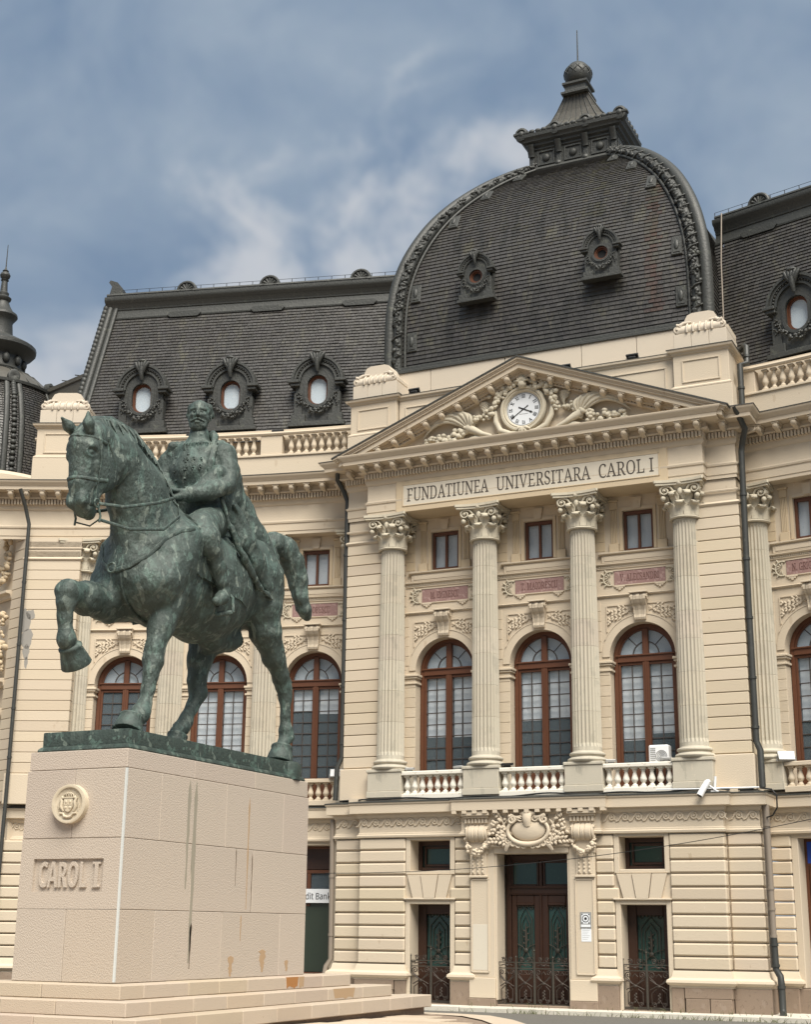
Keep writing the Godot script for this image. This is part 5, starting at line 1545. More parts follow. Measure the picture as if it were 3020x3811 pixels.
func build_wings() -> void:
	for s in [-1.0, 1.0]:
		var a0 := 8.75; var a1 := 25.2 if s < 0 else 15.6
		var A := minf(s * a0, s * a1); var B := maxf(s * a0, s * a1)
		# entablature with dentils and brackets
		var b := MB.new()
		b.sweep(V2(ENT), arc(RF, A if s > 0 else -28.0, B), true)
		b.sweep(V2([0, 13.5, 0.6, 13.5]).map(func(v): return Vector2(-v.x, v.y)), arc(RF, A, B), false)
		var en := put("wing_entablature", b.mesh(), M.cream, lib)
		b = MB.new(); b.sweep(V2([0.715, 15.28, 0.715, 15.305, -0.3, 15.36]), arc(RF, A if s > 0 else -28.0, B)); put("cornice_flashing", b.mesh(), M.lead, en)
		b = MB.new(); dentils(b, arc_frames(A if s > 0 else -27.9, B, RF, 0.1), 0.07, 0.19, 14.62, 14.78, 0.062)
		put("dentils", b.mesh(), M.cream, en).set_meta("kind", "stuff")
		for t in arc_frames(A + 0.35 if s > 0 else -27.5, B - 0.35, RF, 0.52): put("modillion", S.modillion, M.cream, en, t * T3(0, 15.0, 0.18))
		# attic with balustrade
		b = MB.new()
		b.sweep(V2([0, 15.2, 0, 16.14, 0.05, 16.15, 0.05, 16.20, 0.0, 16.225, -0.32, 16.23]), arc(38.68, A, B))
		b.sweep(V2([0.0, 16.86, 0.06, 16.87, 0.09, 16.92, 0.07, 16.97, -0.05, 17.0, -0.3, 17.01]), arc(38.70, A, B))
		b.sweep(V2([0.0, 15.2, 0.0, 17.2]), arc(39.1, A, B), false)
		var at := put("attic_balustrade", b.mesh(), M.cream, lib)
		for k in 4:
			var c: float = s * (9.0 + 4.5 * k)
			if s > 0 and k > 1: break
			b = MB.new(); b.xf = W(c, 38.70); b.box(Vector3(-0.36, 16.2, -0.3), Vector3(0.36, 16.88, 0.02), 0.01); put("balustrade_pier", b.mesh(), M.cream, at)
			if k < 3:
				for j in 8:
					var t := W(c + s * (0.93 + 0.377 * j), 38.82)
					put("baluster", S.baluster, M.cream, at, t * Transform3D(Basis.from_scale(Vector3(1.05, 0.955, 1.05)), Vector3(0, 16.23, 0)))
		# bays and columns
		var nb := 3 if s < 0 else 1
		for k in nb:
			var c: float = s * (11.27 + 4.5 * k)
			bay(W(c, 39.05), 1.53, ["A. ODOBESCU" if s < 0 else "N. GRIGORESCU", "I. CREANGA", "G. COSBUC"][k], ([8.02, 6.30, 8.70][k] if s < 0 else 7.0), true, 1.0 if s < 0 else 1.15)
			# balustrade of the small balcony
			var o := Node3D.new(); o.name = "balustrade_%03d" % (10 + k + (5 if s > 0 else 0)); lib.add_child(o, true)
			b = MB.new(); b.xf = W(c, 38.62); b.box(Vector3(-0.98, 5.08, -0.35), Vector3(0.98, 5.235, 0.05), 0.01); put("plinth_rail", b.mesh(), M.cream, o)
			b = MB.new(); b.xf = W(c, 38.62); b.box(Vector3(-0.98, 5.755, -0.30), Vector3(0.98, 5.87, 0.03), 0.015); put("hand_rail", b.mesh(), M.cream, o)
			for j in 8: put("baluster", S.baluster, M.cream, o, W(c, 38.75) * Transform3D(Basis.from_scale(Vector3(1.05, 0.79, 1.05)), Vector3(-0.84 + 0.24 * j, 5.235, 0)))
		for k in nb + 1: column(W(s * (9.02 + 4.5 * k), 38.98))
		# lower storey of the wing
		lower_wing(s, A, B, nb)
		mansard(s)
	left_end()

func lower_wing(s: float, A: float, B: float, nb: int) -> void:
	var b := MB.new()
	b.sweep(V2(LOWENT), arc(38.72, A, B))
	b.sweep(V2([0, 4.0, 0, 5.12, -1.5, 5.13]), arc(38.74, A, B), false)
	var o := put("wing_cornice", b.mesh(), M.cream, lib)
	b = MB.new(); b.sweep(V2([0.265, 4.995, 0.265, 5.02, -0.3, 5.10]), arc(38.72, A, B)); put("cornice_flashing", b.mesh(), M.lead, o)
	var n := 7 if s > 0 else 30
	for k in n:
		put("running_scroll", S.scroll, M.cream, o, W(s * (9.3 + 0.53 * k), 38.715) * Transform3D(Basis.IDENTITY, Vector3(0, 4.455, 0)))
	for k in nb:
		var c: float = s * (11.27 + 4.5 * k)
		var x := W(c, 38.72)
		# rusticated piers either side of the shop opening
		for e in [-1.0, 1.0]:
			for j in 10:
				course_block(minf(e * 0.98, e * 1.53), maxf(e * 0.98, e * 1.53), 0.645 + 0.339 * j + 0.012, 0.645 + 0.339 * (j + 1) - 0.012, -0.6, 0.0, 0.035, M.cream, o, x)
			b = MB.new(); b.xf = x
			b.sweep(V2(TORUS), path([[0.98, -0.5], [0.98, 0.0], [1.53, 0.0]] if e > 0 else [[-1.53, 0.0], [-0.98, 0.0], [-0.98, -0.5]]))
			put("base_moulding", b.mesh(), M.cream, o)
			b = MB.new(); b.xf = x; b.box(Vector3(minf(e * 0.95, e * 1.53), -0.6, -0.6), Vector3(maxf(e * 0.95, e * 1.53), 0.235, 0.10), 0.012); put("plinth_stone", b.mesh(), M.plinth, o)
			b = MB.new(); b.xf = x; b.box(Vector3(minf(e * 0.80, e * 0.98), 0.25, -0.62), Vector3(maxf(e * 0.80, e * 0.98), 4.06, -0.04), 0.012); put("opening_surround", b.mesh(), M.cream, o)
		b = MB.new(); b.xf = x; b.box(Vector3(-0.98, 3.93, -0.62), Vector3(0.98, 4.10, -0.035), 0.012); put("opening_surround", b.mesh(), M.cream, o)
		b = MB.new(); b.xf = x; b.box(Vector3(-0.98, -0.6, -0.62), Vector3(0.98, 0.24, 0.02), 0.012); put("plinth_stone", b.mesh(), M.plinth, o)
		shop_window(x, s, k, o)

func shop_window(x: Transform3D, s: float, k: int, o: Node) -> void:
	var z := -0.46
	var b := MB.new(); b.xf = x
	for q in [[-0.80, 0.25, -0.72, 3.93], [0.72, 0.25, 0.80, 3.93], [-0.72, 3.85, 0.72, 3.93], [-0.72, 3.22 if s > 0 else 3.14, 0.72, 3.32 if s > 0 else 3.24], [-0.72, 0.25, 0.72, 0.33]]:
		b.box(Vector3(q[0], q[1], z - 0.1), Vector3(q[2], q[3], z), 0.012)
	if s > 0:
		b.box(Vector3(-0.72, 2.28, z - 0.1), Vector3(0.72, 2.40, z), 0.012)
		b.box(Vector3(-0.70, 0.33, z - 0.08), Vector3(-0.64, 3.22, z - 0.01), 0.01)
	else:
		b.box(Vector3(-0.06, 2.2, z - 0.1), Vector3(0.06, 3.14, z), 0.012)
	var w := put("shop_window", b.mesh(), M.wood, lib)
	b = MB.new(); b.xf = x; b.quad(Vector3(-0.72, 0.33, z - 0.06), Vector3(0.72, 0.33, z - 0.06), Vector3(0.72, 3.22, z - 0.06), Vector3(-0.72, 3.22, z - 0.06)); put("pane", b.mesh(), M.glass, w)
	b = MB.new(); b.xf = x
	b.box(Vector3(-0.9, 0.1, z - 0.9), Vector3(0.9, 4.0, z - 0.8)); b.box(Vector3(-0.95, 0.1, z - 0.9), Vector3(-0.82, 4.0, z - 0.11)); b.box(Vector3(0.82, 0.1, z - 0.9), Vector3(0.95, 4.0, z - 0.11)); b.box(Vector3(-0.9, 3.94, z - 0.9), Vector3(0.9, 4.1, z - 0.11)); b.box(Vector3(-0.9, 0.0, z - 0.9), Vector3(0.9, 0.2, z - 0.11))
	put("room", b.mesh(), M.dark, w)
	if s < 0:
		b = MB.new(); b.xf = x; b.box(Vector3(-0.72, 3.26, z - 0.05), Vector3(0.72, 3.85, z - 0.03)); put("tinted_pane", b.mesh(), M.wood_dark, w)
		b = MB.new(); b.xf = x; b.box(Vector3(-0.72, 0.35, z - 0.05), Vector3(0.72, 2.28, z - 0.03)); put("green_film", b.mesh(), M.green_film, w)
	else:
		b = MB.new(); b.xf = x; b.box(Vector3(-0.62, 0.35, z - 0.35), Vector3(-0.45, 3.2, z - 0.33)); b.box(Vector3(-0.44, 0.9, z - 0.4), Vector3(-0.2, 1.5, z - 0.38)); put("curtain", b.mesh(), M.grey, w)

func left_end() -> void:
	# the pavilion that closes the left wing, and the wall turning away beyond it
	var c := -23.78; var hw := 0.90
	var x := W(c, 38.36)
	var b := MB.new(); b.xf = x
	b.box(Vector3(-hw + 0.03, 5.1, -1.2), Vector3(hw - 0.03, 13.5, -0.03))
	var o := put("end_pavilion", b.mesh(), M.cream, lib)
	for k in 24:
		course_block(-hw, hw, 6.36 + 0.3195 * (k - 2) + 0.008, 6.36 + 0.3195 * (k - 1) - 0.008, -1.2, 0.0, 0.01, M.cream, o, x)
	b = MB.new(); b.xf = x
	b.box(Vector3(-hw - 0.06, 5.1, -1.2), Vector3(hw + 0.06, 6.02, 0.07), 0.02)
	b.sweep(V2([0, 12.74, 0.03, 12.76, 0.05, 12.80, 0.03, 12.84, 0.0, 12.86, 0, 13.12, 0.02, 13.13, 0.03, 13.17, 0, 13.19, 0, 13.5]), path([[-hw, -1], [-hw, 0.0], [hw, 0], [hw, -1]]))
	put("pier_moulding", b.mesh(), M.cream, o)
	# flaked render showing grey cement
	for q in [[-0.72, 10.75, 0.20, 0.42], [-0.55, 10.98, 0.16, 0.2], [-0.62, 10.2, 0.22, 0.34], [-0.6, 9.8, 0.12, 0.26], [0.62, 11.16, 0.15, 0.1], [-0.58, 9.45, 0.06, 0.2]]:
		b = MB.new()
		var pl := PackedVector2Array()
		for i in 11:
			var a := TAU * i / 11.0
			pl.append(Vector2(q[0] + cos(a) * q[2] * rng.randf_range(0.7, 1.1), q[1] + sin(a) * q[3] * rng.randf_range(0.7, 1.1)))
		b.xf = x
		b.prism(pl, -0.02, 0.003)
		put("bare_patch", b.mesh(), M.grey_cement, o)
	for k in 10:
		course_block(-1.25, 1.0, 0.645 + 0.339 * k + 0.012, 0.645 + 0.339 * (k + 1) - 0.012, -1.2, 0.12, 0.035, M.cream, o, x)
	b = MB.new(); b.xf = x; b.sweep(V2(TORUS), path([[-1.3, 0.12], [1.0, 0.12], [1.0, -0.4]])); put("base_moulding", b.mesh(), M.cream, o)
	b = MB.new(); b.xf = x; b.box(Vector3(-1.3, -0.6, -1.0), Vector3(1.1, 0.235, 0.22), 0.02); put("plinth_stone", b.mesh(), M.plinth, o)
	attic_pier(W(c - 0.05, 38.52) * T3(0, 15.3, 0), 0.92, 1.6)
	# wall beyond, turning away from the square
	var e := x * Vector3(-hw, 0, -0.12)
	var d := Vector3(-0.93, 0, -0.37).normalized()
	var wx := Transform3D(Basis(-d, Vector3.UP, (-d).cross(Vector3.UP)), e)
	b = MB.new(); b.xf = wx
	b.box(Vector3(-6.0, -0.6, -0.8), Vector3(0.0, 15.3, -0.15))
	var r := put("return_wall", b.mesh(), M.cream, lib)
	for k in 27:
		course_block(-0.75, -0.02, 5.2 + 0.3195 * k + 0.008, 5.2 + 0.3195 * (k + 1) - 0.008, -0.3, 0.0, 0.01, M.cream, r, wx)
	b = MB.new(); b.xf = wx
	for y in [[9.05, 0.35], [8.1, 0.3], [6.4, 0.25], [11.9, 0.3]]:
		b.sweep(V2([0, y[0] - 0.25, 0.1, y[0] - 0.22, 0.14, y[0] - 0.1, y[1], y[0] - 0.08, y[1], y[0], 0, y[0] + 0.05]), path([[-6.0, -0.1], [-0.75, -0.1]]))
	put("return_moulding", b.mesh(), M.cream, r)
	b = MB.new(); b.xf = wx
	var rr := RandomNumberGenerator.new(); rr.seed = 3
	for q in [[-1.15, 13.3, 0.25, 0.5], [-1.2, 12.5, 0.3, 0.3], [-1.05, 10.5, 0.2, 0.7], [-1.1, 9.6, 0.22, 0.35]]:
		for k in 26:
			var p := Vector3(q[0] + rr.randfn(0, q[2] * 0.5), q[1] + rr.randf_range(-q[3], q[3]), 0.02 + rr.randf() * 0.12)
			var g := rr.randf_range(0.05, 0.11)
			b.blob(p, Vector3(g, g * 1.2, g * 0.8), Basis(Vector3(rr.randf(), 0.4, rr.randf()).normalized(), rr.randf() * 3), 6, 5)
	put("carved_relief", b.mesh(), M.ochre, r)

# ---------------------------------------------------------------- slate roofs
func slates(b: MB, rows: Array, umax: Callable, pos: Callable, wid: float, seed_: int, tints: Array = []) -> void:
	# tints: [u, y low, y high, half width, colour factor]: rust and lime streaks, darker patches, and sky sheen painted on the upper dome
	var sn := FastNoiseLite.new(); sn.seed = seed_; sn.frequency = 0.9
	# rows: list of [out, y, normal out, normal y]; each course overlaps the one below
	var r := RandomNumberGenerator.new(); r.seed = seed_
	for i in rows.size() - 1:
		var p: Array = rows[i]; var q: Array = rows[i + 1]
		var lim: Vector2 = umax.call(p[1])
		var u := lim.x - r.randf() * wid
		var lift := 0.03
		while u < lim.y:
			var w := wid * r.randf_range(0.86, 1.14)
			var u0 := maxf(u + 0.004, lim.x); var u1 := minf(u + w - 0.004, lim.y)
			u += w
			if u1 - u0 < 0.02: continue
			var g := r.randf_range(0.72, 1.22)
			if r.randf() < 0.05: g *= 1.4
			b.col = Color(g, g * r.randf_range(0.96, 1.0), g * r.randf_range(0.9, 1.0))
			for st in tints:
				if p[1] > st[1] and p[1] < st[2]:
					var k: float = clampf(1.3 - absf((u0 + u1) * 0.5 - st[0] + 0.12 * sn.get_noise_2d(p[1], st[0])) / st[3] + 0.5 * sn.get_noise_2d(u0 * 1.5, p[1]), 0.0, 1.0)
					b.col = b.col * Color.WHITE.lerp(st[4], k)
			var l := lift + r.randf() * 0.006
			var dy := r.randf_range(-0.006, 0.004)
			var a := pos.call(u0, p[0] + p[2] * l, p[1] + p[3] * l + dy) as Vector3
			var c := pos.call(u1, p[0] + p[2] * l, p[1] + p[3] * l + dy) as Vector3
			var d := pos.call(u1, q[0] + q[2] * 0.004, q[1] + q[3] * 0.004) as Vector3
			var e := pos.call(u0, q[0] + q[2] * 0.004, q[1] + q[3] * 0.004) as Vector3
			b.quad(a, c, d, e)
			var a2 := pos.call(u0, p[0] + p[2] * 0.002, p[1] + dy) as Vector3
			var c2 := pos.call(u1, p[0] + p[2] * 0.002, p[1] + dy) as Vector3
			b.quad(a2, c2, c, a)
	b.col = Color.WHITE

func roof_rows(curve: Array, pitch: float) -> Array:
	# curve: polyline of (out, y) bottom to top, resampled
	var c2 := Curve2D.new()
	for p in curve: c2.add_point(p)
	var L := c2.get_baked_length()
	var n := int(L / pitch)
	var rows := []
	for i in n + 1:
		var p := c2.sample_baked(L * i / n)
		var q := c2.sample_baked(minf(L, L * i / n + 0.05)); var q0 := c2.sample_baked(maxf(0, L * i / n - 0.05))
		var d := (q - q0).normalized()
		rows.append([p.x, p.y, d.y, -d.x])
	return rows

func mansard(s: float) -> void:
	# a straight slated slope standing on the chord of the wing; local x along it, z towards the square, ridge at z 0
	var pl := W(-22.9 if s < 0 else 7.0, 41.05).origin
	var pr := W(-7.0 if s < 0 else 22.9, 41.05).origin
	var ux := (pr - pl).normalized()
	var F := Transform3D(Basis(ux, Vector3.UP, ux.cross(Vector3.UP)), pl)
	var L := (pr - pl).length()
	var x0 := -0.55 if s < 0 else 0.0
	var dz := 1.55
	var b := MB.new(); b.xf = F
	b.sweep(V2([dz - 0.03, 16.7, -0.03, 22.62, -1.6, 22.7, -1.6, 16.7]), path([[x0 + 0.3, 0], [L, 0]]))
	var roof := put("mansard_roof", b.mesh(), M.lead, lib)
	b = MB.new(); b.xf = F
	slates(b, roof_rows(V2([dz, 16.82, 0.12, 22.12]), 0.122), func(y: float): return Vector2(x0 * (1.0 - (y - 16.8) / 5.8), L), func(u: float, o: float, y: float): return Vector3(u, y, o), 0.165, 41 if s < 0 else 42, [[3.2, 18.6, 22.2, 0.35, Color(1.7, 1.65, 1.3)], [4.6, 17.5, 22.2, 0.22, Color(1.9, 1.8, 1.4)], [6.9, 19.5, 22.2, 0.3, Color(1.5, 1.5, 1.3)], [8.6, 16.8, 20.5, 0.5, Color(0.65, 0.65, 0.66)]] if s < 0 else [[4.0, 18.0, 22.2, 0.4, Color(1.35, 1.33, 1.2)]])
	put("slates", b.mesh(), M.slate, roof).set_meta("kind", "stuff")
	# lead frieze and ridge cornice
	b = MB.new(); b.xf = F
	b.sweep(V2([0.11, 22.12, 0.16, 22.13, 0.17, 22.18, 0.12, 22.2, 0.06, 22.5, 0.09, 22.52, 0.1, 22.6, 0.16, 22.66, 0.18, 22.74, 0.26, 22.80, 0.28, 22.88, 0.28, 22.96, 0.1, 22.98, 0.1, 23.08, 0.12, 23.1, 0.1, 23.16, -0.3, 23.18]), path([[-0.15 if s < 0 else 0.0, 0], [L, 0]]))
	put("ridge_cornice", b.mesh(), M.lead, roof)
	b = MB.new(); b.xf = F   # thin wire on little posts along the ridge
	for k in 25:
		var p := Vector3(L * k / 24.0, 23.3, 0.05)
		b.tube([p - Vector3(0, 0.14, 0), p], [0.012], 4)
	b.tube([Vector3(0, 23.3, 0.05), Vector3(L, 23.3, 0.05)], [0.008], 4)
	put("ridge_wire", b.mesh(), M.black, roof)
	var inv := F.affine_inverse()
	for q in ([-18.98, -14.75, -10.2] if s < 0 else [9.1, 13.6]):
		var lx: float = (inv * W(q, 41.0).origin).x
		b = MB.new(); b.xf = F * T3(lx, 23.12, 0.02) * Transform3D(Basis(Vector3.RIGHT, PI / 2), Vector3.ZERO)
		b.lathe(V2([0.0, -0.2, 0.36, -0.2, 0.38, -0.1, 0.38, 0.04, 0.34, 0.08, 0.30, 0.08, 0.28, 0.03, 0.0, 0.03]), 18)
		for k in 7:
			var a := PI * k / 6.0
			b.tube([Vector3(0, 0.05, 0), Vector3(cos(a) * 0.24, 0.06, -sin(a) * 0.24)], [0.03, 0.05], 5)
		put("ridge_shell", b.mesh(), M.lead, roof)
		b = MB.new(); b.xf = F * T3(lx, 0, 0.14)
		b.prism(PackedVector2Array([Vector2(-0.5, 22.08), Vector2(0.5, 22.08), Vector2(0.62, 22.2), Vector2(0.5, 22.28), Vector2(-0.5, 22.28), Vector2(-0.62, 22.2)]), -0.05, 0.07)
		put("frieze_plate", b.mesh(), M.lead, roof)
	for k in (3 if s < 0 else 1):
		var c: Vector3 = W([-11.55, -15.92, -20.36][k] if s < 0 else 11.22, 39.28).origin
		dormer(Transform3D(F.basis, c + Vector3(0, 18.57, 0)), roof)
	for a in ([-22.0, -17.9, -13.4, -9.6] if s < 0 else [9.6]):
		var lx: float = (inv * W(a, 39.4).origin).x
		b = MB.new(); b.xf = F * T3(lx, 0, dz); b.box(Vector3(-0.2, 17.05, -0.1), Vector3(0.2, 17.2, 0.06)); put("roof_vent", b.mesh(), M.black, roof)
	if s < 0:
		# hip at the far end: flat strip, roll and a string of leaves
		b = MB.new(); b.xf = F
		var p0 := Vector3(x0, 16.8, dz); var p1 := Vector3(0, 22.6, 0.06)
		var ox := Vector3.RIGHT
		b.tube([p0 + ox * 0.22, p1 + ox * 0.22], [0.1], 6, [0.06], ox)
		b.tube([p0 + ox * 0.02, p1 + ox * 0.02], [0.12], 8)
		for k in 34: b.blob(p0.lerp(p1, k / 33.0) - ox * 0.14 + Vector3(0, 0, 0.05), Vector3(0.11, 0.13, 0.1), Basis.IDENTITY, 6, 5)
		put("hip_roll", b.mesh(), M.lead, roof)
		b = MB.new(); b.xf = F * T3(0.1, 23.15, 0)
		b.prism(PackedVector2Array([Vector2(-0.15, 0), Vector2(0.35, 0), Vector2(0.3, 0.22), Vector2(0.12, 0.45), Vector2(-0.15, 0.55), Vector2(-0.2, 0.46), Vector2(-0.08, 0.3)]), -0.3, 0.1)
		put("corner_acroterion", b.mesh(), M.lead, roof)

func stadium(hw: float, hh: float, n := 24) -> PackedVector2Array:
	var p := PackedVector2Array()
	for i in n:
		var a := TAU * i / n
		p.append(Vector2(cos(a) * hw, sin(a) * hw + (hh - hw) * (1.0 if sin(a) > 0.001 else (-1.0 if sin(a) < -0.001 else 0.0))))
	return p

func ring_plate(b: MB, outer: PackedVector2Array, inner: PackedVector2Array, z: float, zin: float) -> void:
	var n := inner.size()
	for i in n:
		var j := (i + 1) % n
		b.quad(Vector3(inner[i].x, inner[i].y, z), Vector3(outer[i].x, outer[i].y, z), Vector3(outer[j].x, outer[j].y, z), Vector3(inner[j].x, inner[j].y, z))
		b.quad(Vector3(inner[i].x, inner[i].y, zin), Vector3(inner[i].x, inner[i].y, z), Vector3(inner[j].x, inner[j].y, z), Vector3(inner[j].x, inner[j].y, zin))
		b.quad(Vector3(outer[i].x, outer[i].y, z), Vector3(outer[i].x, outer[i].y, zin), Vector3(outer[j].x, outer[j].y, zin), Vector3(outer[j].x, outer[j].y, z))

func dormer(xf: Transform3D, roof: Node, small := false) -> void:
	var k := 0.66 if small else 1.0
	var x := xf * Transform3D(Basis.from_scale(Vector3(k, k, k)), Vector3.ZERO)
	var n := 36
	var inn := stadium(0.34, 0.52, n) if not small else stadium(0.34, 0.341, n)
	var outl := PackedVector2Array()
	for i in n:
		var a := TAU * i / n
		var d := Vector2(cos(a), sin(a))
		var t := 9.0
		if absf(d.x) > 1e-4: t = minf(t, 0.74 / absf(d.x))
		if d.y < -1e-4: t = minf(t, 1.12 / -d.y)
		var p := d * t
		if d.y > 0 and (p.y > 0.30 or t > 8.0):
			# circle of radius 0.74 about (0, 0.30)
			var bq := 0.30 * d.y
			t = bq + sqrt(bq * bq - 0.09 + 0.74 * 0.74)
			p = d * t
		outl.append(p)
	var b := MB.new(); b.xf = x
	ring_plate(b, outl, inn, 0.0, -0.22)
	# body running back into the roof
	for i in n:
		var j := (i + 1) % n
		b.quad(Vector3(outl[i].x, outl[i].y, 0), Vector3(outl[i].x, outl[i].y, -1.4), Vector3(outl[j].x, outl[j].y, -1.4), Vector3(outl[j].x, outl[j].y, 0))
	var o := put("oculus_dormer" if small else "roof_dormer", b.mesh(), M.lead, roof)
	# stepped archivolt with beads, ears, base
	b = MB.new(); b.xf = x
	arch_band(b, 0.30, 0.80, 0.88, -0.3, 0.16); arch_band(b, 0.30, 0.72, 0.80, -0.1, 0.11); arch_band(b, 0.30, 0.58, 0.66, -0.02, 0.07)
	for i in 22:
		var a := PI * (i + 0.5) / 22.0
		b.blob(Vector3(cos(a) * 0.69, 0.30 + sin(a) * 0.69, 0.06), Vector3(0.03, 0.05, 0.05), Basis(Vector3.BACK, a), 6, 4)
	for s in [-1.0, 1.0]:
		b.box(Vector3(minf(s * 0.60, s * 0.98), 0.22, -0.3), Vector3(maxf(s * 0.60, s * 0.98), 0.32, 0.22), 0.015)
		b.box(Vector3(minf(s * 0.60, s * 0.90), 0.12, -0.3), Vector3(maxf(s * 0.60, s * 0.90), 0.22, 0.16), 0.015)
		b.box(Vector3(minf(s * 0.38, s * 0.86), -1.12, -0.3), Vector3(maxf(s * 0.38, s * 0.86), -0.86, 0.10), 0.012)
		b.box(Vector3(minf(s * 0.50, s * 0.78), -0.86, -0.2), Vector3(maxf(s * 0.50, s * 0.78), -0.1, 0.05), 0.012)
	b.box(Vector3(-0.95, -1.28, -0.3), Vector3(0.95, -1.12, 0.14), 0.015)
	put("dormer_frame", b.mesh(), M.lead, o)
	# moulded ring, wooden frame, pane
	b = MB.new(); b.xf = x
	for q in [[0.34, 0.52, 0.44, 0.62, 0.05], [0.44, 0.62, 0.50, 0.68, 0.02]]:
		if small: ring_plate(b, stadium(q[2], q[2] + 0.001, n), stadium(q[0], q[0] + 0.001, n), q[4], -0.02)
		else: ring_plate(b, stadium(q[2], q[3], n), stadium(q[0], q[1], n), q[4], -0.02)
	put("oval_ring", b.mesh(), M.lead, o)
	b = MB.new(); b.xf = x
	if small:
		ring_plate(b, stadium(0.345, 0.346, n), stadium(0.26, 0.261, n), -0.05, -0.2); ring_plate(b, stadium(0.27, 0.271, n), stadium(0.21, 0.211, n), -0.12, -0.25)
	else:
		ring_plate(b, stadium(0.345, 0.525, n), stadium(0.305, 0.485, n), -0.07, -0.2); ring_plate(b, stadium(0.31, 0.49, n), stadium(0.265, 0.445, n), -0.11, -0.22)
	put("oval_frame", b.mesh(), M.wood, o)
	b = MB.new(); b.xf = x
	b.prism(stadium(0.30, 0.46, n) if not small else stadium(0.30, 0.301, n), -0.19, -0.17)
	put("pane", b.mesh(), M.blind if not small else M.dark, o)
	if not small:
		b = MB.new(); b.xf = x; b.prism(stadium(0.29, 0.45, n), -0.152, -0.15); put("glass_pane", b.mesh(), M.glass, o)
	# keystone of leaves, and the garland under the ring
	b = MB.new(); b.xf = x
	for i in 5:
		var a := PI * (0.5 + (i - 2) * 0.09)
		b.tube([Vector3(0.04 * (2 - i) * 0.6, 0.86, 0.16), Vector3(cos(a) * 0.26, 0.86 + sin(a) * 0.22, 0.24), Vector3(cos(a) * 0.42, 0.86 + sin(a) * 0.42, 0.18)], [0.05, 0.075, 0.06], 6)
	b.blob(Vector3(0, 1.27, 0.2), Vector3(0.16, 0.07, 0.09), Basis.IDENTITY, 8, 5)
	b.tube([Vector3(0, 1.1, 0.2), Vector3(0, 0.85, 0.22), Vector3(0, 0.62, 0.12)], [0.11, 0.09, 0.06], 6)
	put("leaf_keystone", b.mesh(), M.lead, o)
	b = MB.new(); b.xf = x
	var r := RandomNumberGenerator.new(); r.seed = 17
	fruit_garland(b, [Vector3(-0.62, -0.15, 0.05), Vector3(-0.48, -0.48, 0.07), Vector3(-0.22, -0.70, 0.08), Vector3(0, -0.76, 0.08), Vector3(0.22, -0.70, 0.08), Vector3(0.48, -0.48, 0.07), Vector3(0.62, -0.15, 0.05)], 0.085, 62, r)
	for s in [-1.0, 1.0]: fruit_garland(b, [Vector3(s * 0.66, -0.1, 0.05), Vector3(s * 0.66, -0.6, 0.06)], 0.06, 14, r)
	put("garland", b.mesh(), M.lead, o)

